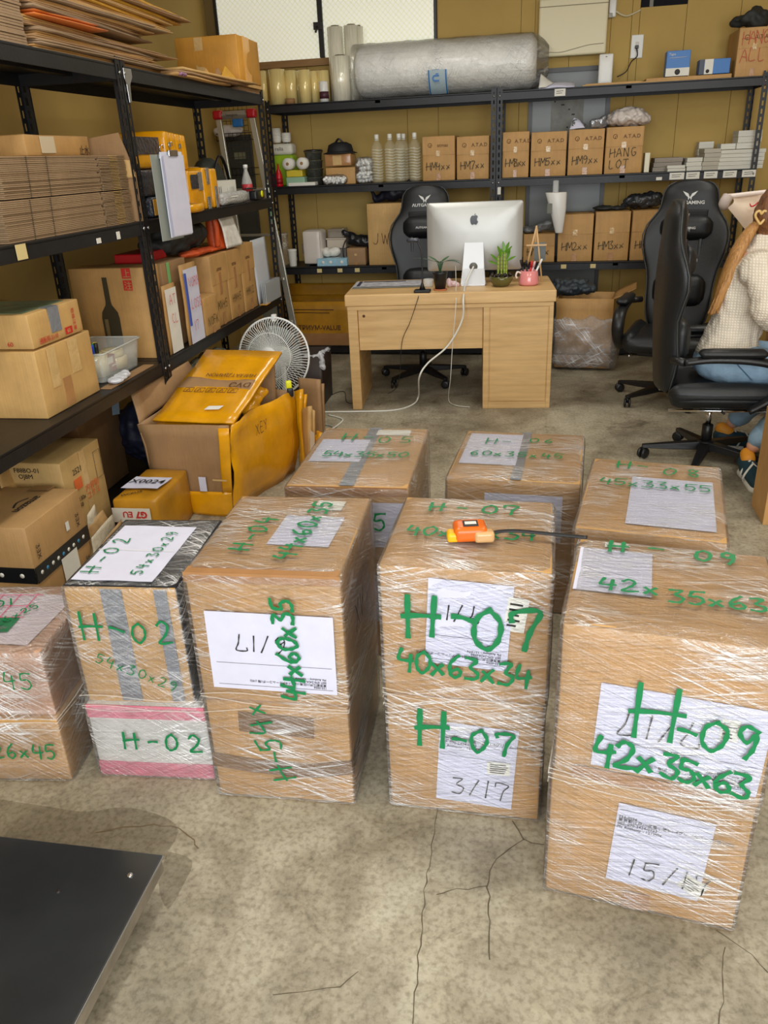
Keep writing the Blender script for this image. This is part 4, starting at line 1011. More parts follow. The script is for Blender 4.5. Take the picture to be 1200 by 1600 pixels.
        MB().lathe([(.008, .03), (.010, .05), (.008, .064)], 8, (.315 * c, .315 * s_, 0)).obj('caster_stem', BLACKP, lg)
    t.scale = (scale,) * 3
    return t
ch1 = chair('black gaming chair tucked behind the desk, left of the silver monitor', (-.87, 5.66, 0), R(3), scale=.99)
ch2 = chair('black gaming chair facing the camera behind the side-on one at the right', (.76, 5.22, 0), R(-14), scale=.98)
ch3 = chair('black gaming chair seen side-on with the woman in the puff-sleeved top sitting in it', (.83, 4.10, 0), R(90), scale=.96, tilt=-5)
# ------------------------------------------------------------------ seated person (faces +X)
SKIN = M('skin', (214, 160, 132), .5, var=.06); HAIR = M('hair', (126, 80, 42), .4, var=.5, vscale=3, stretch=(60, 60, 2), bump=.4, bscale=8, col2=(74, 44, 22))

def knit():
    m = bpy.data.materials.new('cream_knit'); m.use_nodes = True; t = NT(m); b = t.n['Principled BSDF']; tc = t.add('ShaderNodeTexCoord'); outs = []
    for rot_ in ((0, 0, 0), (0, R(90), 0)):
        mp = t.add('ShaderNodeMapping', Rotation=rot_); t.link(tc.outputs['Object'], mp.inputs[0]); w = t.add('ShaderNodeTexWave', Scale=26.0, Distortion=.8); w.inputs['Detail'].default_value = 1; t.link(mp.outputs[0], w.inputs['Vector']); outs.append(w.outputs[1])
    mn = t.add('ShaderNodeMath', operation='MINIMUM'); t.link(outs[0], mn.inputs[0]); t.link(outs[1], mn.inputs[1])
    r_ = t.add('ShaderNodeValToRGB'); t.link(mn.outputs[0], r_.inputs[0]); r_.color_ramp.elements[0].position = .0; r_.color_ramp.elements[1].position = .30
    r_.color_ramp.elements[0].color = (*lin((204, 190, 168)), 1); r_.color_ramp.elements[1].color = (*lin((228, 218, 202)), 1); t.link(r_.outputs[0], b.inputs['Base Color'])
    b.inputs['Roughness'].default_value = .9; bp = t.add('ShaderNodeBump', Strength=.5, Distance=.004); t.link(mn.outputs[0], bp.inputs['Height']); t.link(bp.outputs[0], b.inputs['Normal'])
    return m
KNIT = knit(); JEAN = M('light_denim', (142, 172, 196), .8, var=.18, vscale=12, bump=.2, bscale=120)
pr = thing('person', 'person with a blond ponytail in cream puff-sleeved top and light jeans, sitting side-on', 'person', (.875, 4.10, 0))
H3 = (.165, 0, 1.20)
body = [('cap', (.0, 0, .56), (.03, 0, .74), .115, .10), ('cap', (.03, 0, .74), (.06, 0, .94), .105, .12), ('cap', (.07, -.13, .97), (.07, .13, .97), .055, .055), ('cap', (.08, 0, .98), (.125, 0, 1.10), .05, .045),
        ('ell', (.165, 0, 1.205), (.092, .074, .108), (0, -12, 0)), ('ell', (.20, 0, 1.155), (.055, .052, .062)), ('cap', (.255, 0, 1.185), (.262, 0, 1.172), .009, .012), ('cap', (.235, -.02, 1.132), (.235, .02, 1.132), .012, .012),
        ('ell', (.165, -.078, 1.18), (.02, .010, .028)), ('ell', (.165, .078, 1.18), (.02, .010, .028))]
for s_ in (-1, 1):
    body += [('cap', (.07, s_ * .165, .95), (.16, s_ * .205, .72), .042, .036), ('cap', (.16, s_ * .205, .72), (.40, s_ * .13, .775), .036, .025), ('ell', (.43, s_ * .125, .785), (.045, .012, .035)),
             ('cap', (-.0, s_ * .085, .53), (.40, s_ * .10, .50), .088, .062), ('cap', (.40, s_ * .10, .50), (.14 if s_ < 0 else .12, s_ * .19, .15), .055, .036)]
    for f in range(4): body.append(('cap', (.455, s_ * (.105 + .016 * f), .780), (.505 + .012 * (f in (1, 2)), s_ * (.102 + .018 * f), .760), .0085, .007))
    body.append(('cap', (.42, s_ * .098, .782), (.465, s_ * .075, .768), .010, .008))
put(blob(body, .009, 3), 'body', SKIN, pr)
# face details
for s_ in (-1, 1): MB().lathe([(.001, -.010), (.008, -.005), (.010, 0), (.008, .005), (.001, .010)], 10, (.243, s_ * .03, 1.205)).obj('eye', M('eye_dark', (40, 28, 24), .2), pr)
MB().soft(.249, 0, 1.138, .008, .036, .010, .004, 5).obj('mouth', M('lips', (176, 84, 84), .4), pr)
# knitted top with puff sleeves
top = [('cap', (-.005, 0, .57), (.03, 0, .74), .135, .118), ('cap', (.03, 0, .74), (.055, 0, .92), .120, .130), ('cap', (.060, -.14, .965), (.060, .14, .965), .084, .084), ('ell', (.08, 0, 1.01), (.075, .085, .035)), ('cap', (.07, 0, .98), (.095, 0, 1.06), .085, .064), ('ell', (-.0, 0, .57), (.150, .165, .06)), ('ell', (.09, 0, .88), (.12, .14, .10))]
for s_ in (-1, 1): top += [('ell', (.09, s_ * .19, .90), (.085, .070, .10), (0, -15, 0)), ('ell', (.12, s_ * .215, .82), (.100, .080, .10), (0, -20, 0)), ('ell', (.145, s_ * .21, .745), (.062, .058, .035), (0, -20, 0))]
put(blob(top, .010, 3, wob=.010, ws=24, seed=4), 'knit_top', KNIT, pr)
jn = [('ell', (-.01, 0, .52), (.150, .185, .10))]
for s_ in (-1, 1): jn += [('cap', (0, s_ * .085, .525), (.40, s_ * .10, .50), .098, .072), ('cap', (.40, s_ * .10, .50), (.16 if s_ < 0 else .14, s_ * .185, .18), .068, .055)]
put(blob(jn, .011, 3, wob=.006, ws=22, seed=8), 'jeans', JEAN, pr)
# stitching line of the back pocket
MB().tube(catmull([(.0, -.188, .56), (.03, -.19, .53), (.06, -.186, .50), (.09, -.18, .47)], 5), .0022, 5).obj('pocket_seam', M('denim_dark', (74, 104, 132), .8), pr)
hair = [('ell', (.150, 0, 1.225), (.105, .088, .108), (0, -15, 0)), ('ell', (.10, 0, 1.19), (.07, .075, .08)), ('ell', (.085, 0, 1.155), (.05, .05, .045)), ('cap', (.10, 0, 1.15), (.095, 0, 1.09), .055, .035)]
put(blob(hair, .008, 3, wob=.005, ws=40, seed=2), 'hair', HAIR, pr)
pt = catmull([(.055, -.01, 1.165), (.02, -.02, 1.12), (-.02, -.03, 1.04), (-.055, -.04, .93), (-.085, -.05, .82), (-.10, -.05, .76)], 5)
n = len(pt); HB = M('hair_blond', (190, 140, 78), .4, var=.4, vscale=3, stretch=(60, 60, 2), bump=.4, bscale=8, col2=(140, 92, 46))
mb = MB(); mb.tube(pt, [.018 + .028 * math.sin(math.pi * min(1, i / n * 1.1)) ** .8 if i < n - 3 else .02 - .005 * (i - n + 3) for i in range(n)], 14, flat=.6)
for k in range(10):
    r_ = random.Random(k); o_ = Vector((r_.uniform(-.02, .02), r_.uniform(-.03, .0), 0)); mb.tube([p_ + o_ * (i / n * 1.6) for i, p_ in enumerate(pt)], [.008 * (1 - i / n) + .002 for i in range(n)], 5)
mb.obj('ponytail', HB, pr)
# heart-shaped claw clip
hp = [(0, -.035), (.022, -.008), (.034, .014), (.026, .032), (.010, .034), (0, .020), (-.010, .034), (-.026, .032), (-.034, .014), (-.022, -.008), (0, -.035)]
MB().tube(catmull([(a * .75, -.0, b * .8) for a, b in hp], 4), .006, 8, caps=False, T=Matrix.Translation((.052, -.060, 1.185))).obj('hair_clip', M('clip_amber', (206, 170, 104), .3), pr)
# shoes
TEAL = M('shoe_teal', (24, 62, 76), .6, var=.2, vscale=20); ORG = M('shoe_orange', (226, 150, 40), .6)
for s_, (hx_, hy_, tx_, ty_) in (((-1), (.115, -.19, .125, -.45)), ((1), (.07, .21, .32, .16))):
    h_ = Vector((hx_, hy_, .0)); tt = Vector((tx_, ty_, 0)); d = (tt - h_).normalized(); L = .25; tt = h_ + d * L; sd = Vector((-d.y, d.x, 0))
    sh = put(blob([('cap', h_ + Vector((0, 0, .065)), h_ + d * .05 + Vector((0, 0, .06)), .042, .040), ('cap', h_ + d * .05 + Vector((0, 0, .055)), tt - d * .03 + Vector((0, 0, .038)), .044, .032), ('cap', h_ + d * .13 + sd * .012 + Vector((0, 0, .034)), tt - d * .04 + Vector((0, 0, .034)), .034, .030)], .007, 3), 'shoe', TEAL, pr)
    put(blob([('cap', h_ + Vector((0, 0, .012)), h_ + d * .1 + Vector((0, 0, .012)), .036, .032), ('cap', h_ + d * .1 + Vector((0, 0, .012)), tt - d * .03 + Vector((0, 0, .012)), .036, .036)], .006, 1, ), 'sole', PAPERW, sh).scale = (1, 1, .7)
    put(blob([('cap', h_ + Vector((0, 0, .105)), h_ + d * .03 + Vector((0, 0, .09)), .034, .034)], .006, 1), 'collar', ORG, sh)
    for q in (-.035, .015):
        mb = MB().tube(catmull([h_ + d * (.08 + q) + sd * s_ * -.0 + Vector((0, 0, .10)), h_ + d * (.11 + q) + sd * .038 + Vector((0, 0, .06)), h_ + d * (.12 + q) + sd * .046 + Vector((0, 0, .025))], 4), .006, 6, flat=.4)
        mb.obj('stripe', PAPERW, sh); MB().tube(catmull([h_ + d * (.08 - q) + Vector((0, 0, .10)), h_ + d * (.11 - q) - sd * .038 + Vector((0, 0, .06)), h_ + d * (.10 - q) - sd * .044 + Vector((0, 0, .025))], 4), .006, 6, flat=.4).obj('stripe', PAPERW, sh)
# the desk she sits at, just outside the right edge
d2 = thing('side_desk', 'brown wooden side desk before the seated person at the right edge', 'desk', (1.25, 3.62, 0), 0)
W2 = M('desk_brown', (190, 142, 92), .5, var=.14, vscale=2, stretch=(2, 2, 14))
MB().box(.02, .01, 0, .70, .04, .70).obj('side_panel', W2, d2, bevel=.002); MB().box(.02, 1.36, 0, .70, 1.39, .70).obj('side_panel', W2, d2, bevel=.002); MB().box(.67, .04, .30, .70, 1.36, .70).obj('back_panel', W2, d2); MB().box(0, 0, .701, .72, 1.40, .73).obj('desktop', W2, d2, bevel=.003)
# screen with a cloth bag thrown over it
t = thing('desk_screen', 'black computer screen on the side desk under the printed cloth bag', 'monitor', (1.42, 4.74, .731), R(-4))
MB().box(-.30, -.015, .12, .30, .02, .50).obj('screen', BLACKP, t, bevel=.006); MB().box(-.03, -.0, .01, .03, .02, .14).obj('neck', BLACKP, t); MB().box(-.12, -.08, 0, .12, .09, .012).obj('foot', BLACKP, t, bevel=.003)
CLO = M('cream_cloth', (232, 212, 190), .8, var=.06, vscale=8)
t = thing('cloth_bag', 'cream cloth bag printed with red chilli peppers, draped behind the person', 'bag', (1.20, 4.70, 0), R(-4))
mb = MB(); rows = []
NX, NZ = 22, 14
vs = []
for s2 in (0, 1):
    for j in range(NZ + 1):
        for i in range(NX + 1):
            u = i / NX; v = j / NZ; x = -.30 + .66 * u
            ztop = 1.255 + .02 * u; zb = 1.19 - .13 * max(0, min(1, (u - .0) / .18)) if u < .18 else 1.06 + .02 * u
            z = ztop + (zb - ztop) * v
            vs.append((x + .03 * math.sin(v * 3) * (1 - u), -.02 - .05 * math.sin(v * 2.5) + .012 * math.sin(u * 26 + v * 3) + .012 * s2, z))
K = (NX + 1) * (NZ + 1); fs = []
for j in range(NZ):
    for i in range(NX): a = j * (NX + 1) + i; fs += [(a, a + 1, a + NX + 2, a + NX + 1), (K + a, K + a + NX + 1, K + a + NX + 2, K + a + 1)]
mb.add(vs, fs, 0, True).obj('cloth', CLO, t)
MB().tube(catmull([(-.29, -.04, 1.245), (-.1, -.055, 1.262), (.1, -.05, 1.268), (.34, -.05, 1.27)], 6), .016, 8, flat=.7).obj('rolled_edge', M('cloth_edge', (228, 214, 204), .8), t)
MB().tube(catmull([(-.31, -.02, 1.20), (-.315, -.06, 1.215), (-.30, -.05, 1.245)], 6), .028, 8).obj('fold', M('cloth_grey', (186, 172, 164), .8), t)
def pepper(x, z, s_, mat):
    mb = MB(); pts = catmull([(x, -.118, z + .02 * s_), (x + .02 * s_, -.118, z - .02 * s_), (x + .07 * s_, -.120, z - .005 * s_), (x + .105 * s_, -.118, z + .035 * s_)], 6)
    mb.tube(pts, [.014 * s_ * math.sin(math.pi * (.12 + .8 * (1 - i / len(pts)))) + .004 for i in range(len(pts))], 8, flat=.4); mb.obj('pepper_print', mat, t)
RP = M('pepper_red', (206, 34, 44), .7); pepper(-.13, 1.145, 1.0, RP); pepper(-.20, 1.205, .35, RP); pepper(.06, 1.20, .5, RP)
MB().tube([(-.02, -.116, 1.19), (-.0, -.116, 1.205)], .006, 6).obj('stem_print', INK, t)
# ------------------------------------------------------------------ electric fan
t = thing('electric_fan', 'white electric fan with a round wire guard behind the yellow carton', 'fan', (-1.555, 4.40, 0), R(-6))
WF = M('fan_white', (232, 234, 232), .3)
FZ, FRAD = .465, .222
Tf = Matrix.Translation((0, -.02, FZ)) @ Matrix.Rotation(R(90 - 12), 4, 'X')
def fan_ring(r, z, th): 
    return [(r * math.cos(a * math.pi / 24), r * math.sin(a * math.pi / 24), z) for a in range(49)]
mb = MB()
NS = 84
for k in range(NS):
    a = 2 * math.pi * k / NS; c, s_ = math.cos(a), math.sin(a); c2, s2 = math.cos(a + .25), math.sin(a + .25)
    mb.tube([(.052 * c, .052 * s_, .075), (.13 * math.cos(a + .12), .13 * math.sin(a + .12), .068), (.19 * c2, .19 * s2, .045), (FRAD * c2, FRAD * s2, .01)], .0017, 4, caps=False)
o = mb.obj('guard_wires', WF, t); o.matrix_local = Tf; o['kind'] = 'stuff'
mb = MB()
for k in range(0, NS, 2):
    a = 2 * math.pi * k / NS; c, s_ = math.cos(a), math.sin(a)
    mb.tube([(.05 * c, .05 * s_, -.07), (.15 * c, .15 * s_, -.06), (FRAD * c, FRAD * s_, -.01)], .0015, 4, caps=False)
o = mb.obj('rear_guard_wires', WF, t); o.matrix_local = Tf; o['kind'] = 'stuff'
MB().tube(fan_ring(FRAD, .0, 0), .006, 8, caps=False).obj('guard_rim', WF, t).matrix_local = Tf
MB().tube(fan_ring(.135, .066, 0), .002, 6, caps=False).obj('guard_ring', WF, t).matrix_local = Tf
MB().lathe([(.055, .07), (.052, .082), (0, .088)], 28).obj('badge', WF, t).matrix_local = Tf
for k in range(5):
    a = 2 * math.pi * k / 5; mb = MB(); vs = []
    for i in range(8):
        for j in range(7):
            r_ = .03 + .145 * i / 7; th = a + (j / 6 - .5) * (1.0 - .25 * abs(i / 7 - .5)); vs.append((r_ * math.cos(th), r_ * math.sin(th), -.01 + .035 * (j / 6 - .5) * (.6 + i / 7)))
    mb.add(vs, [(i * 7 + j, (i + 1) * 7 + j, (i + 1) * 7 + j + 1, i * 7 + j + 1) for i in range(7) for j in range(6)], 0, True)
    mb.obj('blade', M('fan_blade', (196, 206, 200), .25, alpha=.35), t).matrix_local = Tf
MB().lathe([(.03, .02), (.035, -.03), (.03, -.03)], 18).obj('blade_hub', WF, t).matrix_local = Tf
MB().lathe([(.05, -.07), (.06, -.09), (.06, -.14), (.04, -.17), (0, -.175)], 20).obj('motor_housing', WF, t).matrix_local = Tf
MB().lathe([(.014, .02), (.014, .40)], 14, (0, .10, 0)).obj('pole', WF, t); MB().lathe([(.16, 0), (.16, .012), (.14, .03), (.04, .045)], 30, (0, .10, 0)).obj('base', WF, t)
MB().box(-.012, .02, .66, .012, .05, .70).obj('handle', WF, t, bevel=.004)
# dark waste bin with a plastic bag
a = gz(470, 628)
t = thing('waste_bin', 'dark brown waste bin with a white bag over its rim, right of the fan', 'bin', (gz(515, 622).x - .118, 5.10, 0), R(3))
DBR = M('bin_brown', (52, 40, 36), .5)
MB().rings([[(x, y, z) for x, y in rrect(.235 + .02 * (z > .1), .30, .02, 4)] for z in (0, .33)], caps=False).add([(.11, .14, .005), (-.11, .14, .005), (-.11, -.14, .005), (.11, -.14, .005)], [(0, 1, 2, 3)]).obj('bin', DBR, t, solid=.005)
MB().box(-.128, -.15, .315, .128, .15, .332).obj('lid', DBR, t, bevel=.004)
PBAG = M('bag_white', (214, 216, 222), .35, var=.15, vscale=20, alpha=.9)
put(blob([('cap', (.0, -.13, .325), (.12, -.14, .33), .012, .018), ('cap', (.12, -.14, .33), (.125, -.145, .26), .016, .020), ('cap', (.11, -.12, .34), (.13, .06, .335), .014, .012)], .006, 2, wob=.012, ws=45), 'bag_liner', PBAG, t)
# ------------------------------------------------------------------ big open yellow-taped carton
YB_ = thing('yellow_taped_carton', 'big open carton covered in yellow tape, full of folded yellow sheets', 'carton', (-1.775, 3.18, 0), R(-2))
def wall(parent, pts, th, mats, name='wall_panel', mi=None, label=None, wob=.004, seed=0, n=8):
    """four corner points (bl, br, tr, tl), gently warped panel of thickness th"""
    A, B, C_, D = [Vector(p) for p in pts]; N = (B - A).cross(D - A).normalized(); mb = MB(); vs = []
    for s2 in (0, 1):
        for j in range(n + 1):
            for i in range(n + 1):
                u, v = i / n, j / n; p = A.lerp(B, u).lerp(D.lerp(C_, u), v)
                e = math.sin(math.pi * u) * math.sin(math.pi * v)
                vs.append(p + N * (nz(p.x + seed, p.y, p.z, 6) * wob * 2 + wob * e - th * s2))
    K = (n + 1) ** 2; fs = []; 
    for j in range(n):
        for i in range(n): a = j * (n + 1) + i; fs += [(a, a + 1, a + n + 2, a + n + 1), (K + a, K + a + n + 1, K + a + n + 2, K + a + 1)]
    bd = [i for i in range(n)] + [i * (n + 1) + n for i in range(n)] + [K - 1 - i for i in range(n)] + [(n - i) * (n + 1) for i in range(n)]
    for i in range(len(bd)): a, b = bd[i], bd[(i + 1) % len(bd)]; fs.append((a, a + K, b + K, b))
    mb.add(vs, fs, 0, True)
    o = mb.obj(name, mats, parent)
    if label: o['label'] = label
    return o
hh = .435; bw = .375; ex = (.24, .56)     # side runs back and to the right
A, B = Vector((0, 0, 0)), Vector((bw, 0, 0)); C_, D = Vector((bw + .10, .60, 0)), Vector((.02, .60, 0)); u_ = Vector((0, 0, hh))
o_ = .035
wall(YB_, (A, B, B + u_ + Vector((o_, -.0, .01)), A + u_ + Vector((-o_, -.01, 0))), .006, CARD3, 'front_wall', wob=.010)
wall(YB_, (B, C_, C_ + u_ + Vector((o_, 0, 0)), B + u_ + Vector((o_, 0, .01))), .006, YEL, 'side_wall', wob=.02, label='side covered in yellow tape')
wall(YB_, (D, A, A + u_ + Vector((-o_, -.01, 0)), D + u_ + Vector((-.02, 0, .05))), .006, CARD3, 'side_wall', wob=.012)
wall(YB_, (C_, D, D + u_ + Vector((-.02, 0, .05)), C_ + u_ + Vector((o_, 0, 0))), .006, CARD3, 'back_wall')
wall(YB_, (A + Vector((-.002, -.012, .001)), B + Vector((.004, -.012, .001)), B + Vector((.014, -.022, .125)), A + Vector((-.010, -.022, .12))), .003, YEL, 'tape_band', wob=.006, label='yellow tape along the bottom')
wall(YB_, (B + Vector((-.03, -.022, .12)), B + Vector((.016, -.016, .12)), B + u_ + Vector((.04, -.016, 0)), B + u_ + Vector((-.01, -.022, 0))), .003, YEL, 'tape_band', wob=.003)
wall(YB_, (A + u_ + Vector((-.034, 0, 0)), D + u_ + Vector((-.02, 0, .05)), D + u_ + Vector((-.05, -.05, .16)), A + u_ + Vector((-.07, .04, .13))), .005, CARD3, 'flap', wob=.012)
MB().box(.24, -.032, .13, .275, -.030, .20).obj('sticker', PAPER, YB_)
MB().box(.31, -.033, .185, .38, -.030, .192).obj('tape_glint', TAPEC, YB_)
marker(YB_, 'XEY', (bw + .075, .20, .33), (.08, .98, 0), UZ, .05, .004, BROWNI, 3)
def ysheet(name, label, o, X, Y, w, h, mat, seed, print_=True, th=.012):
    t = thing(name, label, 'flattened carton', o, 0, 'yellow-taped flattened cartons')
    X = Vector(X).normalized(); Y = Vector(Y).normalized(); N = X.cross(Y).normalized()
    wall(t, (Vector((0, 0, 0)), X * w, X * w + Y * h, Y * h), th, mat, 'board', wob=.007, seed=seed)
    if print_:
        band = wall(t, (Y * h * .44 + N * .004, X * w * .93 + Y * h * .44 + N * .004, X * w * .93 + Y * h * .56 + N * .004, X * .02 + Y * h * .58 + N * .004), .002, CARD3, 'bare_strip', wob=.007, seed=seed)
        mb = MB()
        for k in range(5):
            a = X * w * (.14 + .14 * k) + Y * h * .36 + N * .013; 
            mb.tube([a, a + X * w * .11, a + X * w * .11 + Y * h * .055, a + Y * h * .055, a], .0014, 4)
            mb.tube([a + X * w * .03 + Y * h * .01, a + X * w * .055 + Y * h * .045, a + X * w * .08 + Y * h * .01], .0016, 4)
        o2 = mb.obj('handling_marks', BROWNI, t)
        print_text(t, 'НИМАТДИИОN', X * w * .92 + Y * h * .62 + N * .014, -X, -Y, h * .045, BROWNI, 'printed_text')
        print_text(t, 'DVƆ', X * w * .93 + Y * h * .50 + N * .014, -X, -Y, h * .07, BROWNI, 'printed_text')
        MB().add([X * w * .56 + Y * h * .13 + N * .012, X * w * .74 + Y * h * .14 + N * .012, X * w * .77 + Y * h * .19 + N * .012, X * w * .59 + Y * h * .18 + N * .012], [(0, 1, 2, 3)]).obj('sticker', PAPERW, t)
    return t
fo = Vector((-1.775, 3.18, 0))
ysheet('flattened_carton', 'topmost flattened yellow carton with handling marks, leaning in the big yellow box', fo + Vector((.02, .03, .445)), (1, -.04, .0), (.13, .84, .34), .40, .56, YEL, 3)
ysheet('flattened_carton', 'flattened yellow carton directly under the topmost one in the big box', fo + Vector((.01, .045, .405)), (1, .02, .0), (.05, .86, .28), .38, .54, YEL, 5, False)
ysheet('flattened_carton', 'brown flattened carton rising at the left back inside the big yellow box', fo + Vector((.03, .30, .37)), (1, .1, .0), (-.02, .80, .42), .34, .30, CARD3, 7, False)
ysheet('flattened_carton', 'brown flattened carton standing upright at the right back of the big yellow box', fo + Vector((.32, .50, .20)), (1, .10, .0), (.02, .1, 1), .12, .44, CARD3, 8, False, .02)
MB().tube(catmull([(.0, 0, 0), (.05, -.02, .03), (.06, .04, .09)], 5), .03, 8)
tag(put(blob([('cap', (0, 0, 0), (.02, .14, .05), .03, .035), ('cap', (.01, .05, .0), (.04, .12, -.06), .03, .03)], .008, 2, wob=.015, ws=26), 'crumpled_yellow_wrap', YEL, None, Matrix.Translation(fo + Vector((.40, .25, .43)))), 'crumpled yellow wrap stuffed at the right side of the big yellow box', 'wrapping')
# standing flattened cartons right of it
for k, (x, y, w, h, rz, mat, lab) in enumerate(((-1.31, 4.02, .13, .43, -18, CARD3, 'tall brown flattened carton standing just in front of the fan'), (-1.27, 3.80, .05, .44, -50, YEL, 'narrow yellow flattened carton standing against the big yellow box'), (-1.22, 3.76, .10, .38, -62, CARD2, 'creased brown flattened carton in the standing row right of the yellow box'), (-1.16, 3.66, .13, .28, -55, YEL, 'low yellow flattened carton with a white label at the front of the standing row'))):
    t = thing('standing_flattened_carton', lab, 'flattened carton', (x, y, 0), R(rz), 'flattened cartons standing beside the yellow box')
    wall(t, ((0, 0, .002), (w, 0, .002), (w, .02, h), (0, .01, h - .02 * k)), .02, mat, 'board', wob=.006, seed=k)
    wall(t, ((.005, .03, .002), (w - .01, .03, .002), (w, .05, h * .93), (0, .04, h * .9)), .012, mat, 'fold', wob=.009, seed=k + 9)
    if k == 3: sheet(t, 'label', (.05, -.012, .12), W, (0, .05, 1), .07, .16, PAPERW, seed=2)
t = thing('small_tape_measure', 'small bright yellow tape measure perched on the standing flattened cartons', 'tape measure', (-1.265, 3.74, .455), R(20))
MB().soft(0, 0, .02, .03, .02, .04, .006, 5).obj('body', M('neon_yellow', (226, 224, 30), .4), t); MB().soft(.005, -.005, -.02, .03, .02, .045, .006, 5).obj('holder', BLACKP, t)
# ------------------------------------------------------------------ back shelving contents
def by(px, py, Y=6.47): return gy(px, py, Y)
SH = {k: v for k, v in enumerate(LB)}
def bspan(x0, x1, yt, lv, Y=6.47):
    """x range and height above shelf level lv for a front face seen between pixel columns"""
    z = LB[lv]; ym = yt
    a = gy(x0, yt, Y); b = gy(x1, yt, Y); return a.x, b.x, max(.01, (a.z + b.z) / 2 - z)
SKETCH = M('pen_olive', (54, 48, 24), .7)
def bcarton(label, x0, x1, yt, lv, text=None, Y=6.47, dep=.30, mat=CARD, group=None, flap=True, prnt=None, th=.052, tapes=True, name='cardboard_carton', mt=SKETCH, tx=.12, tz=None):
    X0, X1, h = bspan(x0, x1, yt, lv, Y); w = X1 - X0 - .006; z = LB[lv] + .001
    t = thing(name, label, 'carton', (X0 + .003, Y, z), 0, group)
    MB().soft(w / 2, dep / 2, h / 2, w, dep, h, .003, 7, .003, .0015, 8, seed=x0).obj('carton', mat, t)
    if flap: MB().box(.001, -.004, h * .58, w - .001, -.0005, h - .002).obj('flap', mat, t, bevel=.001)
    if tapes:
        MB().box(w * .42, -.0065, h * .55, w * .55, -.0045, h * .68).obj('tape', TAPEC, t, bevel=.0005); MB().box(w * .42, -.0045, .002, w * .56, -.003, h * .17).obj('tape', TAPE, t, bevel=.0005)
    if prnt:
        print_text(t, prnt, (w * .46, -.0075, h * .76), W, UZ, .026, BROWNI, 'printed_text', 'LEFT')
        MB().tube([(w * .24 + .014 * math.cos(q_ * .5236), -.0048, h * .80 + .014 * math.sin(q_ * .5236)) for q_ in range(13)] + [(w * .24, -.0048, h * .80), (w * .24, -.0048, h * .80 - .014)], .0018, 4).obj('printed_mark', BROWNI, t)
    if text:
        for i, l in enumerate(text.split('\n')): marker(t, l.replace('XX', 'xx'), (w * tx, -.008, (h * .24 if tz is None else tz) - i * th * 1.35), (.995, 0, .04), UZ, th, .0045, mt, int(x0) + i, adv=min(.9, (w * .78) / (len(l) * th)), wob=.06)
    return t
g1 = 'numbered stock cartons on the middle back shelf'; g2 = 'numbered stock cartons on the lower back shelf'
bcarton('carton marked HM4XX on the middle shelf right next to the water bottles', 659, 711, 213, 2, 'HM4XX', group=g1, prnt='atmas')
bcarton('carton marked HM7XX between the HM4XX carton and the centre post', 713, 765, 213, 2, 'HM7XX', group=g1, prnt='A.T.A.D')
bcarton('carton marked HM8XX just right of the centre post', 785, 828, 206, 2, 'HM8XX', group=g1, prnt='A.T.A.D')
bcarton('carton marked HM5XX on the middle shelf in front of the grey door', 830, 887, 206, 2, 'HM5XX', group=g1, prnt='A.T.A.D')
bcarton('carton marked HM9XX with silver foil bags on top', 889, 946, 202, 2, 'HM9XX', group=g1, prnt='A.T.A.D')
bcarton('carton marked HANG LOT with a clear wrapped bundle on top', 948, 1008, 198, 2, 'HANG\nLOT', group=g1, prnt='A.T.A.D', th=.055, tz=.11)
bcarton('lower shelf carton marked HM1XX half hidden behind the wooden easel', 818, 868, 366, 1, 'HM1XX', group=g2, th=.055)
bcarton('carton marked HM2XX on the lower shelf left of the HM3XX one', 873, 929, 335, 1, 'HM2XX', group=g2, th=.055)
bcarton('carton marked HM3XX on the lower shelf with dark items on top', 931, 987, 331, 1, 'HM3XX', group=g2, th=.055)
bcarton('lower shelf carton mostly hidden behind the gaming chair', 989, 1048, 329, 1, 'HM6XX', group=g2, th=.055)
bcarton('large carton at the top right end of the shelving marked HANG ALL', 1156, 1212, 42, 3, 'HANG\nALL', Y=6.46, dep=.36, prnt='A.T.A.D', th=.075, mt=M('red_marker', (176, 74, 40), .6), tx=.1, tz=.19)
bcarton('tall pale carton marked JW on the lower shelf beside the left gaming chair', 572, 640, 318, 1, 'JW', dep=.34, flap=False, tapes=False, mat=CARD2, th=.08, tz=.16, mt=BROWNI)
bcarton('small brown carton under the black bag on the lower shelf', 541, 571, 388, 1, None, dep=.22, flap=False, mat=CARD3, Y=6.50)
bcarton('small flat carton behind the foam peanuts under the black cap', 508, 555, 262, 2, None, dep=.2, flap=False, mat=CARD, Y=6.50, tapes=True)
# the carton underneath is the lower of two
# blue boxes and bits on the top shelf, right bay
BLUE = M('box_blue', (18, 104, 178), .4)
def bbox_(name, label, cat, x0, x1, yt, lv, mat, Y=6.47, dep=.12, group=None, zo=0.0, bev=.002):
    X0, X1, h = bspan(x0, x1, yt, lv, Y); h -= zo; w = X1 - X0
    t = thing(name, label, cat, (X0, Y, LB[lv] + .001 + zo), 0, group); return t, w, h, dep
t, w, h, d = bbox_('product_box', 'upright blue and white product box on the top shelf', 'box', 1043, 1080, 79, 3, BLUE, zo=.03)
MB().box(0, 0, 0, w, d, h).obj('box', BLUE, t, bevel=.002); MB().box(.0, -.0015, 0, w, .0, h * .32).obj('white_band', PAPERW, t); print_text(t, 'Tapo', (w * .08, -.003, h * .82), W, UZ, .016, PAPERW, 'printed_text')
MB().tube([(w * .12, -.002, h * .72), (w * .85, -.002, h * .74)], .0015, 4).obj('print_line', PAPERW, t); MB().lathe([(.018, 0), (.012, .002), (0, .003)], 14, T=Matrix.Translation((w * .5, -.0015, h * .16)) @ Matrix.Rotation(R(90), 4, 'X')).obj('printed_lens', INK, t)
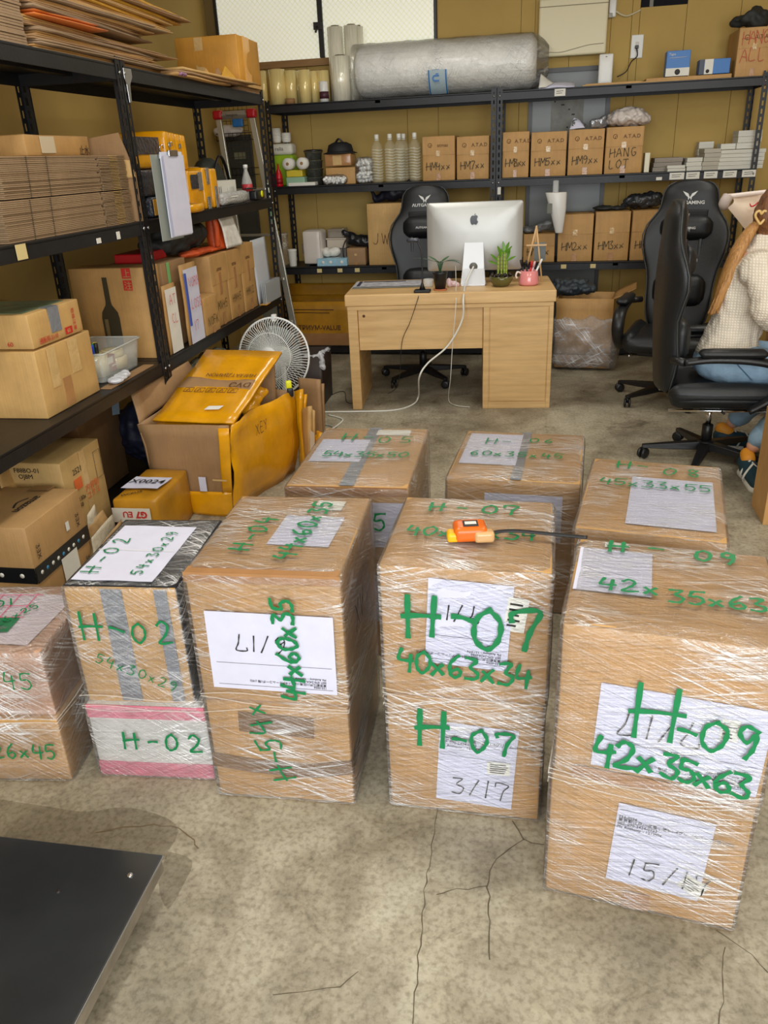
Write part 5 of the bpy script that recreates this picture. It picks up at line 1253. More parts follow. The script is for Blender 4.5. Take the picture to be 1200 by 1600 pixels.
t, w, h, d = bbox_('product_box', 'low blue and white box lying beside the upright blue one on the top shelf', 'box', 1094, 1142, 92, 3, BLUE, zo=.03)
MB().box(0, 0, 0, w, d, h).obj('box', BLUE, t, bevel=.002); MB().box(w * .17, -.0015, 0, w * .45, 0, h).obj('white_band', PAPERW, t); MB().box(0, -.0015, 0, w * .16, 0, h).obj('dark_band', M('navy', (24, 40, 60), .4), t); MB().lathe([(.012, 0), (.01, .002), (0, .003)], 12, T=Matrix.Translation((w * .28, -.0015, h * .2)) @ Matrix.Rotation(R(90), 4, 'X')).obj('printed_lens', INK, t)
t, w, h, d = bbox_('flat_cardboard', 'long flat piece of cardboard lying under the blue boxes', 'cardboard', 1010, 1143, 120, 3, CARD, dep=.30); MB().box(0, .0, 0, w, .3, .026).obj('board', CARD, t, bevel=.002)
t, w, h, d = bbox_('flat_cardboard', 'kraft sheet with a pointed end lying on the top shelf left of the blue boxes', 'cardboard', 911, 1062, 126, 3, CARD, Y=6.435); MB().prism([(0, 0), (w, .0), (w, .02), (w * .4, .026), (0, .036)], .006, axis=2).obj('board', CARD2, t); MB().box(.02, .01, .007, w * .6, .03, .013).obj('fold', CARD, t)
t, w, h, d = bbox_('white_device', 'white upright rectangular device on the top shelf below the breaker box', 'device', 937, 959, 84, 3, WHITEP, Y=6.6, dep=.05); MB().soft(w / 2, .03, h / 2, w, .05, h, .008, 6).obj('body', WHITEP, t); MB().box(w * .44, .0035, h * .9, w * .56, .005, h * .92).obj('led', INK, t)
t, w, h, d = bbox_('paper_envelope', 'crumpled white padded envelope just right of the bubble wrap roll', 'envelope', 842, 898, 128, 3, PAPER, Y=6.46); wall(t, ((0, 0, .002), (w, 0, .01), (w, .15, .03), (0.01, .16, .07)), .01, PAPER, 'envelope', wob=.012, seed=5); wall(t, ((0, -.01, .004), (.05, -.01, .004), (.10, .05, .03), (.01, .08, .10)), .004, PAPERW, 'flap', wob=.01, seed=8)
t, w, h, d = bbox_('dark_bundle', 'black cloth bundle on top of the HANG ALL carton', 'cloth', 1160, 1212, 5, 3, BLACKP)
put(blob([('ell', (.05, .1, .05), (.10, .10, .035)), ('cap', (.05, .02, .06), (.12, .08, .11), .035, .03), ('ell', (.12, .08, .05), (.08, .1, .06))], .012, 2, wob=.02, ws=22), 'cloth', M('black_cloth', (40, 42, 40), .7), t); t.location.z = LB[3] + gy(1180, 42, 6.46).z - LB[3] + .0
# breaker box, outlet, camera plug on the wall
a = gy(843, 5, YB - .06); b = gy(946, 84, YB - .06)
t = thing('breaker_box', 'cream electrical panel cover mounted high on the ochre wall', 'panel', (a.x, YB - .005, b.z))
MB().box(0, -.09, 0, b.x - a.x, 0, a.z - b.z + .02).obj('cover', M('cream_steel', (226, 216, 178), .4), t, bevel=.012); MB().box(.0, -.093, a.z - b.z - .035, b.x - a.x, -.091, a.z - b.z - .03).obj('cover_seam', M('seam_brown', (140, 128, 96), .6), t)
MB().tube(catmull([(.0, -.094, .04), (.15, -.095, .025), (.25, -.095, .04), (.36, -.094, .06), (b.x - a.x - .02, -.094, .065)], 5), .002, 6).obj('wire', M('wire_grey', (140, 132, 108), .5), t)
def outlet(name, label, px, py, w, h, plug=False):
    a = gy(px, py, YB); t = thing(name, label, 'outlet', (a.x, YB - .005, a.z - h / 2))
    MB().box(-w / 2, -.01, 0, w / 2, 0, h).obj('plate', WHITEP, t, bevel=.004); MB().box(-.012, -.013, h * .3, .012, -.009, h * .7).obj('socket', M('socket_cream', (200, 198, 186), .4), t, bevel=.002)
    if plug: MB().box(-.014, -.035, h * .40, .010, -.013, h * .54).obj('plug', BLACKP, t, bevel=.003)
    return t
outlet('wall_outlet', 'white wall outlet with a black plug above the top shelf', 995, 73, .085, .15, True)
a = gy(995, 76, YB - .03); e = gy(978, 112, YB - .1)
tag(MB().tube(catmull([a, a + Vector((.005, -.02, -.05)), (a + e) / 2 + Vector((.0, -.02, -.01)), e, e + Vector((-.06, .0, -.03))], 6), .004, 8).obj('outlet_cable', BC), 'short black cord running from the wall outlet down to the top shelf', 'cable')
a = gy(957, 13, YB); t = thing('wall_camera', 'small white plug adapter on the wall right of the breaker box', 'adapter', (a.x, YB - .005, a.z)); MB().soft(0, -.02, 0, .05, .04, .12, .008, 5).obj('body', WHITEP, t); MB().soft(-.015, -.045, -.05, .03, .02, .03, .004, 5).obj('plug', M('plug_grey', (160, 156, 140), .4), t)
e = gy(1001, 18, YB - .01)
tag(MB().tube(catmull([a + Vector((.02, -.03, -.02)), a + Vector((.07, -.03, -.05)), e + Vector((-.08, -.01, -.02)), e + Vector((0, .0, .01))], 6), .006, 8).obj('adapter_cable', M('cord_cream', (206, 196, 160), .5)), 'cream cord along the wall from the adapter to the dark hatch', 'cable')
# shelf edge labels
for i, (px, py, wd) in enumerate(((875, 144, .075), (1030, 276, .04), (1058, 271, .10), (1083, 270, .09), (1111, 268, .09), (1141, 267, .09), (1171, 265, .09))):
    lv = 3 if py < 200 else 2; a = gy(px, py, YS - .004)
    t = tag(MB().box(-wd / 2, 0, 0, wd / 2, .0015, .045 if wd > .05 else .02).obj('shelf_label', PAPERW, None, (a.x, YS - .0035, LB[lv] - .052)), ['white paper label on the top shelf lip below the white envelope', 'tiny white label on the shelf lip left of the row of paper labels', 'first white label from the left below the paper stacks, above the chair headrest', 'second white label from the left below the paper stacks', 'third white label from the left below the paper stacks', 'fourth white label from the left below the paper stacks', 'rightmost white label below the widest paper stack'][i], 'label', 'white labels on the shelf lips')
    mb = MB(); 
    if wd > .05:
        for r_ in range(2): mb.tube([(-wd * .35, -.001, .03 - .013 * r_), (wd * (.3 - .1 * r_), -.001, .032 - .013 * r_)], .0015, 4)
        for k_ in range(2): pass
        o = mb.obj('label_print', INK, t); o['kind'] = 'stuff'
STK = M('sticker_cream', (206, 186, 130), .6)
for i, (px, py, lb) in enumerate(((499, 421, 'left'), (531, 420, 'middle'), (558, 419, 'right'), (881, 409, 'a'), (927, 408, 'b'))):
    a = gy(px, py, YS - .004)
    tag(MB().box(-.02, 0, 0, .02, .0015, .03).obj('shelf_sticker', STK, None, (a.x, YS - .0035, LB[1] - .045)), {'left': 'left of three cream stickers on the lower shelf lip under the tissue box', 'middle': 'middle of three cream stickers on the lower shelf lip', 'right': 'right of three cream stickers on the lower shelf lip, under the JW carton', 'a': 'cream sticker on the lower shelf lip below the HM2XX carton', 'b': 'cream sticker on the lower shelf lip below the HM3XX carton'}[lb], 'sticker', 'cream stickers on the lower shelf lip')
tag(MB().box(-.012, 0, 0, .012, .0015, .05).obj('post_sticker', PAPERW, None, (gy(780, 297, YS).x, YS - .006, gy(780, 297, YS).z - .03)), 'white sticker on the centre post at middle shelf height', 'sticker')
# rolls of clear film and cling film on the top shelf
GOLD = M('gold_film', (242, 218, 146), .25, .1, var=.1, vscale=3, stretch=(40, 40, 1), coat=.5); SILV = M('silver_film', (246, 240, 218), .2, .12, var=.2, vscale=4, stretch=(30, 30, 1.5), bump=.3, bscale=6, coat=.6)
CORE = M('card_core', (150, 112, 70), .7)
for i, (x0, x1, yt, Y, lb) in enumerate(((402, 413, 110, 6.52, 'leftmost golden film roll, half hidden behind the yellow-brown carton'), (415, 440, 107, 6.50, 'widest golden film roll near the left end of the top shelf'), (441, 459, 109, 6.55, 'golden film roll behind the short cardboard tube'), (457, 466, 110, 6.66, 'thin golden film roll right behind the cardboard tube'), (463, 481, 108, 6.50, 'golden film roll in the middle of the row'), (482, 494, 110, 6.58, 'narrow golden film roll right of the middle one'), (492, 511, 109, 6.58, 'rightmost golden film roll beside the small purple label jar'))):
    X0, X1, h = bspan(x0, x1, yt, 3, Y); r_ = (X1 - X0) / 2
    t = thing('film_roll', lb, 'film roll', ((X0 + X1) / 2, Y + r_, LB[3] + .001), 0, 'golden film rolls on the top shelf')
    MB().lathe([(r_ * .55, 0), (r_, 0), (r_, h - .004), (r_ * .55, h - .002)], 24).obj('film', GOLD, t); MB().lathe([(r_ * .5, -.0), (r_ * .54, 0), (r_ * .54, h + .004), (r_ * .46, h + .004), (r_ * .46, h - .03)], 18).obj('core', CORE, t)
X0, X1, h = bspan(443, 460, 154, 3, 6.455); tag(MB().lathe([(.030, 0), (.036, 0), (.036, h), (.030, h), (.030, .004)], 20).obj('cardboard_tube', CORE, None, ((X0 + X1) / 2, 6.48, LB[3] + .001)), 'short brown cardboard tube in front of the golden film rolls', 'tube')
X0, X1, h = bspan(497, 511, 127, 3, 6.455)
t = thing('label_jar', 'small white jar with a dark purple label at the right of the golden rolls', 'jar', ((X0 + X1) / 2, 6.475, LB[3] + .001)); r_ = (X1 - X0) / 2
MB().lathe([(r_, 0), (r_, h * .95), (r_ * .8, h)], 20).obj('jar', WHITEP, t); MB().lathe([(r_ + .001, h * .15), (r_ + .001, h * .5)], 20).obj('label', M('purple_label', (70, 30, 44), .5), t)
for i, (x0, x1, yt, Y, lb) in enumerate(((508, 532, 40, 6.62, 'tall clear film roll at the back left of the shrink-wrapped group'), (534, 557, 38, 6.62, 'tall clear film roll at the back middle of the shrink-wrapped group'), (550, 565, 40, 6.66, 'tall clear film roll at the back right, partly hidden by its neighbour'), (513, 542, 86, 6.47, 'shorter clear film roll standing in front of the tall ones'))):
    X0, X1, h = bspan(x0, x1, yt, 3, Y); r_ = (X1 - X0) / 2
    t = thing('clear_film_roll', lb, 'film roll', ((X0 + X1) / 2, Y + r_, LB[3] + .001), 0, 'clear film rolls standing on the top shelf')
    MB().lathe([(r_ * .55, 0), (r_, 0), (r_, h - .004), (r_ * .55, h - .002)], 24).obj('film', SILV, t); MB().lathe([(r_ * .5, 0), (r_ * .54, 0), (r_ * .54, h + .006), (r_ * .44, h + .006), (r_ * .44, h - .03)], 18).obj('core', M('core_grey', (120, 104, 76), .6), t)
# bubble wrap roll
BUB = M('bubble_roll', (246, 244, 236), .4, var=.10, vscale=9, bump=.7, bscale=24, stretch=(1, 1, 1), coat=.3)
a = gy(556, 118, 6.6); b = gy(838, 104, 6.6); r_ = .185
t = thing('bubble_wrap_roll', 'huge roll of bubble wrap in a clear bag lying on the top shelf', 'bubble wrap', (0, 6.655, LB[3] + r_ + .006))
mb = MB(); rr_ = []
K_ = 34
for i in range(K_ + 1):
    x = a.x + (b.x - a.x) * i / K_; ring = []
    for k in range(36):
        th = 2 * math.pi * k / 36; rad = (r_ - .004) + .003 * nz(x * 9, k * .3, 2) + (.004 * math.sin(x * 40 + k) * .3) - (.06 * (i == 0)) - (.05 * (i == K_))
        ring.append((x, rad * math.cos(th), rad * math.sin(th)))
    rr_.append(ring)
mb.rings(rr_).obj('roll', BUB, t)
mb = MB(); rr_ = []; uv = []
for i in range(47):
    x = a.x - .015 + (b.x - a.x + .10) * i / 46; ring = []
    f_ = max(0, (i - 41) / 5)
    for k in range(41):
        th = 2 * math.pi * k / 40; rad = (r_ + .004) * (1 - .55 * f_ ** 2) + .006 * nz(x * 14, math.cos(th) * 3, math.sin(th) * 3) + .012 * f_ * math.sin(k * 2.1)
        ring.append((x, rad * math.cos(th), max(-r_ - .004, rad * math.sin(th)))); uv.append((x, k * .03))
    rr_.append(ring)
mb.rings(rr_, close=False, caps=False); mb.uv = uv; mb.obj('clear_bag', CLEARB, t)
X0 = gy(668, 135, 6.45).x; T_ = []
mb = MB(); vs = []
for i in range(9):
    th = R(-100 - 0 + 8 * i - 90 + 12); 
for i in range(9):
    th = R(188 + 7 * i); vs += [(X0, (r_ + .012) * math.cos(th), (r_ + .012) * math.sin(th)), (X0 + .14, (r_ + .012) * math.cos(th), (r_ + .012) * math.sin(th))]
mb.add(vs, [(2 * i, 2 * i + 1, 2 * i + 3, 2 * i + 2) for i in range(8)], 0, True).obj('label', M('label_pale_blue', (176, 196, 204), .4, var=.1), t)
for xx in (X0 + .004, X0 + .128):
    mb = MB(); vs = []
    for i in range(9):
        th = R(188 + 7 * i); vs += [(xx, (r_ + .0135) * math.cos(th), (r_ + .0135) * math.sin(th)), (xx + .008, (r_ + .0135) * math.cos(th), (r_ + .0135) * math.sin(th))]
    mb.add(vs, [(2 * i, 2 * i + 1, 2 * i + 3, 2 * i + 2) for i in range(8)]).obj('label_stripe', BLUE, t)
print_text(t, 'PU', (X0 + .035, -(r_ + .0145) * math.cos(R(18)), -(r_) * math.sin(R(20))), (0, .05, -1), (1, 0, 0), .05, BLUE, 'printed_text', 'CENTER', .002)
# middle shelf, left bay -------------------------------------------------
def lathe_thing(name, label, cat, px, lv, Y, prof, mat, n=20, group=None, part='body', py=None, zo=0):
    x = gy(px, py or {3: 150, 2: 290, 1: 412, 0: 540}[lv], Y).x
    t = thing(name, label, cat, (x, Y, LB[lv] + .001 + zo), 0, group); MB().lathe(prof, n).obj(part, mat, t); return t
GRN = M('bag_green', (150, 186, 40), .35, var=.2, vscale=10)
X0, X1, h = bspan(422, 456, 224, 2, 6.60)
t = thing('green_pack', 'pack of paper cups in a white and lime-green plastic bag', 'pack', (X0, 6.60, LB[2] + .001)); w = X1 - X0
MB().soft(w / 2, .07, h * .36, w, .14, h * .72, .02, 7, .006, .004, 20).obj('green_part', GRN, t); MB().soft(w / 2, .07, h * .86, w * .96, .13, h * .26, .02, 6).obj('white_part', M('pack_white', (216, 214, 200), .4), t); print_text(t, 'relia', (w * .2, -.003, h * .83), W, UZ, .03, M('grey_print', (110, 110, 100), .6), 'printed_text')
for px, yt, lb in ((432, 199, 'tall white paper cup stack on top of the green pack'), (447, 206, 'shorter white cup stack on the green pack, next to the tall one')):
    hh = gy(px, yt, 6.66).z - (LB[2] + h) - .012; t2 = thing('cup_stack', lb, 'cups', (gy(px, 210, 6.67).x, 6.67, LB[2] + h + .006), 0, 'paper cup stacks on the green pack')
    MB().lathe([(.030, 0), (.036, hh * .2), (.036, hh * .97), (.034, hh)], 20).obj('cups', PAPERW, t2); [MB().lathe([(.0375, hh * q), (.0385, hh * q + .003), (.0375, hh * q + .006)], 20).obj('cup_rim', PAPERW, t2) for q in (.3, .5, .7, .9)]
t = lathe_thing('red_bottle', 'red sauce-shaped bottle standing in front of the green pack', 'bottle', 437, 2, 6.475, [(.026, 0), (.028, .01), (.028, .07), (.018, .11), (.008, .13), (.005, .165), (.0, .166)], M('bottle_red', (196, 18, 34), .25)); MB().lathe([(.0285, .02), (.0285, .06)], 20).obj('label', M('label_red', (150, 10, 24), .4), t)
t = lathe_thing('purple_bottle', 'small dark red bottle left of the bright red one', 'bottle', 426, 2, 6.48, [(.02, 0), (.022, .01), (.022, .08), (.012, .10), (.012, .115), (0, .116)], M('bottle_plum', (122, 34, 60), .3)); MB().lathe([(.013, .10), (.013, .12), (0, .121)], 14).obj('cap', M('cap_plum', (90, 24, 44), .4), t)
t = lathe_thing('yellow_green_pack', 'small yellow and green carton under the white cans', 'box', 465, 2, 6.52, [(.001, 0), (.001, .001)], GRN); 
MB().box(-.075, -.05, 0, .075, .05, .065).obj('lower', M('pack_teal', (140, 176, 150), .4), t, bevel=.006); MB().box(-.07, -.048, .066, .06, .05, .115).obj('upper', M('pack_yellow', (206, 186, 50), .4), t, bevel=.006)
for k, px in enumerate((452, 474)):
    t = thing('paper_roll', ('left' if k == 0 else 'right') + ' of two white paper rolls lying on the yellow and green pack', 'paper roll', (gy(px, 257, 6.5).x, 6.50, LB[2] + .162), 0, 'white rolls on the yellow pack')
    Tq = Matrix.Rotation(R(90), 4, 'X'); MB().lathe([(.012, -.05), (.040, -.05), (.042, -.04), (.042, .05), (.012, .05)], 22, T=Tq).obj('paper', PAPERW, t); MB().lathe([(.010, -.05), (.012, -.05), (.012, .052), (.010, .052)], 14, T=Tq).obj('core', CORE, t)
X0, X1, h = bspan(450, 492, 285, 2, 6.44)
tag(MB().box(0, 0, 0, X1 - X0, .10, .025).obj('white_tray', PAPERW, None, (X0, 6.44, LB[2] + .001), bevel=.004), 'flat white tray at the shelf edge in front of the yellow-green pack', 'tray')
SMK = M('smoked_plastic', (70, 72, 66), .15, alpha=.85)
t = lathe_thing('container_stack', 'stack of smoky grey round plastic containers with a lid', 'container', 493, 2, 6.58, [(.001, 0), (.001, .001)], SMK)
for k in range(4): MB().lathe([(.062, 0), (.068, .05), (.072, .052), (.072, .058), (.0, .058)], 26, (0, 0, .060 * k)).obj('container', SMK, t)
MB().lathe([(.076, .24), (.078, .246), (.07, .255), (0, .258)], 26).obj('lid', M('lid_dark', (36, 36, 34), .3), t)
X0, X1, h = bspan(505, 553, 249, 2, 6.48)
t = thing('taped_box', 'shiny tape-wrapped brown box on top of the small carton under the cap', 'box', (X0 + .01, 6.50, LB[2] + .128)); MB().soft(.10, .09, .045, .21, .18, .085, .006, 6, .003, .002).obj('box', TAPE, t); MB().box(.06, -.004, .01, .13, -.001, .08).obj('tape', TAPEC, t, bevel=.001)
t = thing('black_hat', 'black cap lying on the taped brown box on the middle shelf', 'cap', (X0 + .11, 6.60, LB[2] + .222))
MB().lathe([(.10, 0), (.102, .02), (.09, .06), (.05, .078), (0, .08)], 24).obj('crown', M('cap_black', (26, 26, 28), .7), t); MB().lathe([(.10, .0), (.13, -.004), (.135, 0), (.10, .012)], 24).obj('brim', M('cap_black', (26, 26, 28), .7), t); MB().tube(catmull([(-.03, -.02, .075), (0, -.03, .10), (.03, -.02, .075)], 5), .008, 6).obj('strap', BLACKP, t)
FOAM = M('foam_white', (244, 244, 240), .6)
def peanuts(label, c, sx, sy, sz, n, seed, bag=True):
    t = thing('foam_peanut_bag', label, 'packing foam', c, 0, 'clear bags of foam peanuts'); rnd = random.Random(seed); mb = MB()
    for _ in range(n):
        p_ = Vector((rnd.uniform(-sx, sx), rnd.uniform(-sy, sy), rnd.uniform(.012, sz))); d_ = Vector((rnd.uniform(-1, 1), rnd.uniform(-1, 1), rnd.uniform(-1, 1))).normalized() * .010
        mb.tube([p_ - d_, p_, p_ + d_], [.010, .014, .010], 6)
    o = mb.obj('foam_peanuts', FOAM, t); o['kind'] = 'stuff'
    mb = MB().soft(0, 0, sz / 2 + .008, 2 * sx + .02, 2 * sy + .02, sz + .02, .03, 7, .004, .006, 25); mb.uv = [(v[0], v[2]) for v in mb.v]; mb.obj('clear_bag', CLEARB, t)
peanuts('low clear bag of white foam peanuts in front of the tape-wrapped box', (gy(524, 290, 6.46).x, 6.465, LB[2] + .002), .085, .025, .05, 60, 3)
peanuts('taller clear bag of white foam pieces left of the water bottles', (gy(570, 290, 6.50).x, 6.52, LB[2] + .002), .055, .05, .165, 110, 4)
# water bottles
BOT = M('bottle_clear', (236, 232, 206), .05, alpha=.14, coat=1); BOTC = M('bottle_cap', (222, 220, 208), .4)
prf = [(.036, 0), (.044, .01)]
z = .02
while z < .225: prf += [(.045, z), (.0415, z + .007), (.045, z + .014)]; z += .016
prf += [(.045, .24), (.040, .262), (.022, .286), (.0155, .295), (.0155, .31)]
b0 = None
for k, (px, Y) in enumerate(((591, 6.52), (611, 6.52), (625, 6.56), (632, 6.66), (649, 6.52))):
    x = gy(px, 285, Y).x; lb = ['leftmost clear water bottle, next to the foam pieces', 'second clear water bottle from the left', 'third clear water bottle from the left', 'clear water bottle half hidden behind the third one', 'rightmost clear water bottle, touching the HM4XX carton'][k]
    if b0 is None:
        b0 = thing('water_bottle', lb, 'bottle', (x, Y, LB[2] + .001), 0, 'clear water bottles on the middle shelf')
        MB().lathe(prf, 20).obj('bottle', BOT, b0); RB = MB(); [RB.tube([(.0455 * math.cos(a_ * .5236), .0455 * math.sin(a_ * .5236), z_ + .004 * math.cos(a_ * 1.5708)) for a_ in range(13)], .0022, 5, caps=False) for z_ in [.03 + .02 * q for q in range(11)]]; rb = RB.obj('glint_rings', M('bottle_glint', (250, 246, 220), .1, alpha=.6, coat=1), b0); rb['kind'] = 'stuff'; MB().lathe([(.017, .305), (.0175, .31), (.0175, .335), (.015, .338), (0, .338)], 16).obj('cap', BOTC, b0); MB().lathe([(.018, .296), (.019, .299), (.018, .302)], 16).obj('neck_ring', BOTC, b0)  # bright semi-opaque rings paint glints onto the clear bottles
    else:
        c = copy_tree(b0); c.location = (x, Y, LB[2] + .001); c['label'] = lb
# stuff on the HM cartons
FOIL = M('foil', (170, 172, 176), .2, .6, var=.4, vscale=30, bump=.8, bscale=40)
def lump(name, label, cat, px, py, z, Y, parts, mat, wob=.012, ws=30, vx=.008, seed=0, group=None, uvb=False):
    p = gy(px, py, Y); t = thing(name, label, cat, (p.x, Y, z), 0, group); put(blob(parts, vx, 2, wob=wob, ws=ws, seed=seed), 'body', mat, t); return t
h9 = bspan(889, 946, 202, 2)[2]; hl = bspan(948, 1008, 198, 2)[2]
t = lump('foil_bags', 'crumpled silver foil bags lying on the HM9XX carton', 'bag', 920, 200, LB[2] + h9 + .006, 6.58, [('cap', (-.10, -.03, .03), (-.02, .02, .02), .03, .015), ('cap', (.03, 0, .03), (.10, -.02, .06), .03, .02), ('ell', (.08, 0, .03), (.05, .04, .03))], FOIL, seed=3)
wall(t, ((-.14, -.06, .0), (-.03, -.07, .005), (-.07, -.02, .06), (-.11, -.02, .08)), .006, PAPER, 'folded_paper', wob=.01, seed=3)
WRP = M('wrapped_cloth', (206, 196, 188), .3, var=.25, vscale=25, bump=.5, bscale=30, coat=.3)
lump('wrapped_bundle', 'clear-wrapped pale bundle on top of the HANG LOT carton', 'bundle', 980, 195, LB[2] + hl + .012, 6.58, [('ell', (0, 0, .055), (.14, .10, .06)), ('ell', (-.05, 0, .04), (.10, .10, .045)), ('ell', (.07, 0, .035), (.09, .10, .04))], WRP, seed=6, wob=.018)
# paper stacks on the right of the middle shelf
PST = M('paper_stack', (214, 212, 200), .7, var=.3, vscale=3, stretch=(1, 1, 130)); PSTG = M('paper_stack_grey', (150, 140, 128), .7, var=.3, vscale=3, stretch=(1, 1, 130))
def pstack(label, x0, x1, yt, yb, Y, dep, mat, nl, lean=0.0, zb=None):
    a = gy(x0, yt, Y); b = gy(x1, yt, Y); zt_ = (a.z + b.z) / 2; z0_ = LB[2] + .001 if zb is None else zb; h = zt_ - z0_
    t = thing('paper_stack', label, 'paper', (a.x, Y, z0_), 0, 'stacks of printed sheets on the middle shelf'); w = b.x - a.x; rnd = random.Random(int(x0))
    for k in range(nl):
        e = rnd.uniform(-.004, .004); MB().box(e + lean * k, rnd.uniform(0, .004), h * k / nl, w + e + lean * k, dep, h * (k + 1) / nl - .0015).obj('ream', mat, t, bevel=.001)
    return zt_
pstack('low grey paper pile at the left of the stacks, beside the HANG LOT carton', 1022, 1066, 246, 267, 6.55, .25, PSTG, 3, .003)
pstack('small thin paper pile in front of the grey one, above the first label', 1043, 1071, 258, 270, 6.45, .08, PST, 2)
pstack('square pale paper stack left of the grey curved one', 1074, 1098, 246, 268, 6.47, .25, PST, 3)
pstack('curved greyish paper stack between the square one and the widest one', 1100, 1126, 232, 267, 6.46, .25, M('paper_stack_mid', (182, 176, 160), .7, var=.3, vscale=3, stretch=(1, 1, 130)), 5, .002)
zt1 = pstack('widest and tallest paper stack at the right end of the middle shelf', 1126, 1196, 233, 262, 6.46, .28, PST, 5, .001)
pstack('square white paper stack on top of the widest stack', 1155, 1192, 203, 232, 6.52, .20, PST, 3, .001, zt1 + .002)
pstack('thin paper pile on top of the widest stack, left of the square one', 1127, 1153, 224, 233, 6.56, .18, PST, 1, 0, zt1 + .002)
pstack('small pale bundle far back above the curved stack', 1093, 1116, 221, 262, 6.72, .12, PST, 4)
tag(MB().box(0, 0, 0, .035, .14, .13).obj('white_pack', M('pack_cream', (220, 216, 190), .5), None, (gy(1007, 255, 6.49).x, 6.49, LB[2] + .001), bevel=.003), 'narrow cream upright pack right of the HANG LOT carton', 'pack')
# lower shelf, left bay --------------------------------------------------
t = lathe_thing('paper_cup', 'white disposable cup stack on the lower shelf near the left post', 'cup', 458, 1, 6.50, [(.028, 0), (.030, .004), (.037, .125), (.039, .13), (.037, .133), (.033, .128), (.03, .02), (0, .02)], PAPERW, part='cup'); MB().lathe([(.0375, .118), (.039, .121), (.0375, .124)], 20).obj('rim', PAPERW, t)
t = thing('plastic_bags', 'upright clear plastic sleeve at the left end of the lower shelf', 'bag', (gy(440, 400, 6.5).x, 6.50, LB[1] + .001)); mb = MB().soft(0, .05, .13, .09, .05, .26, .01, 6, .0, .01, 20); mb.uv = [(v[0], v[2]) for v in mb.v]; mb.obj('sleeve', CLEARB, t)
X0, X1, h = bspan(470, 500, 361, 1, 6.48)
t = thing('mini_appliance', 'white rounded mini fridge on the lower shelf', 'appliance', (X0, 6.48, LB[1] + .001)); w = X1 - X0
WPK = M('appliance_white', (206, 196, 186), .3); MB().soft(w / 2, .11, h / 2 + .006, w, .20, h - .012, .025, 8, .004).obj('body', WPK, t); MB().box(-.012, .03, h * .35, .002, .09, h * .62).obj('side_handle', M('handle_taupe', (110, 96, 84), .4), t, bevel=.004)
MB().box(.02, .0, 0, .05, .2, .01).box(w - .05, .0, 0, w - .02, .2, .01).obj('feet', BLACKP, t)['kind'] = 'stuff'
MB().soft(w / 2, .012, h / 2 + .006, w * .9, .02, h * .92, .02, 7, .002).obj('door', WPK, t)
X0, X1, h = bspan(495, 542, 404, 1, 6.455)
t = thing('tissue_box', 'pale blue patterned tissue box at the edge of the lower shelf', 'tissue box', (X0, 6.455, LB[1] + .001)); w = X1 - X0
MB().box(0, 0, 0, w, .12, h).obj('box', M('tissue_blue', (150, 190, 206), .5, var=.2, vscale=30), t, bevel=.003)
for k in (.2, .45, .82): MB().lathe([(.006, 0), (.013, .0), (.013, .001), (.006, .001)], 12, T=Matrix.Translation((w * k, -.001, h * .5)) @ Matrix.Rotation(R(90), 4, 'X')).obj('ring_print', PAPERW, t)
TX0 = X0; TH = h
MB().box(w * .3, .03, h, w * .7, .09, h + .001).obj('slot', M('slot_pale', (200, 214, 220), .5), t)
t = thing('tissue_pack', 'soft white tissue bundle lying on the blue tissue box', 'tissue', (X0 + .10, 6.53, LB[1] + h + .006)); put(blob([('ell', (0, 0, .035), (.08, .05, .035)), ('ell', (.03, 0, .045), (.05, .04, .03)), ('ell', (-.04, 0, .05), (.035, .04, .022))], .007, 2, wob=.01, ws=30), 'tissue', PAPERW, t)
X0, X1, h = bspan(504, 534, 358, 1, 6.50)
t = thing('storage_box', 'stacked translucent and beige storage boxes behind the tissues', 'container', (X0, 6.60, LB[1] + .001)); w = X1 - X0
MB().box(0, 0, 0, w, .16, h * .42).obj('grey_base', M('base_grey', (120, 112, 104), .5), t, bevel=.004); MB().box(.0, 0, h * .43, w, .16, h * .68).obj('beige_drawer', M('beige_plastic', (190, 178, 160), .4), t, bevel=.006); MB().box(-.006, -.004, h * .68, w + .006, .164, h * .72).obj('rim', M('beige_plastic', (190, 178, 160), .4), t, bevel=.003)
MB().box(.01, 0, h * .72, w - .01, .15, h * .97).obj('clear_lid', M('lid_clear', (150, 140, 126), .2, alpha=.7), t, bevel=.008); MB().box(.025, .01, h * .73, w - .03, .14, h * .86).obj('cards', PAPERW, t)
BCL = M('black_cloth', (40, 42, 40), .7); BSH = M('black_bag', (22, 22, 26), .35, bump=.5, bscale=25)
t = lump('black_bag', 'black bag with straps slumped on the small carton and storage boxes', 'bag', 556, 380, LB[1] + .128, 6.60, [('cap', (-.10, 0, .12), (-.02, 0, .08), .02, .035), ('cap', (-.02, 0, .06), (.09, 0, .04), .045, .05), ('cap', (-.04, 0, .05), (.06, 0, .03), .03, .035)], BSH, seed=4, wob=.01)
MB().tube(catmull([(-.07, -.06, .06), (-.09, -.08, .0), (-.085, -.085, -.07)], 5), .010, 6, flat=.4).obj('strap', BSH, t)
t = lump('black_bag', 'black bag heaped on the tall JW carton behind the left chair', 'bag', 612, 318, LB[1] + bspan(572, 640, 318, 1)[2] + .015, 6.62, [('cap', (-.17, 0, .09), (-.12, 0, .0), .010, .025), ('cap', (-.10, 0, .02), (.02, 0, .07), .03, .05), ('cap', (0, 0, .05), (.16, 0, .09), .06, .06), ('ell', (.2, 0, .05), (.14, .08, .06))], M('navy_bag', (22, 24, 40), .5), seed=5, wob=.008)
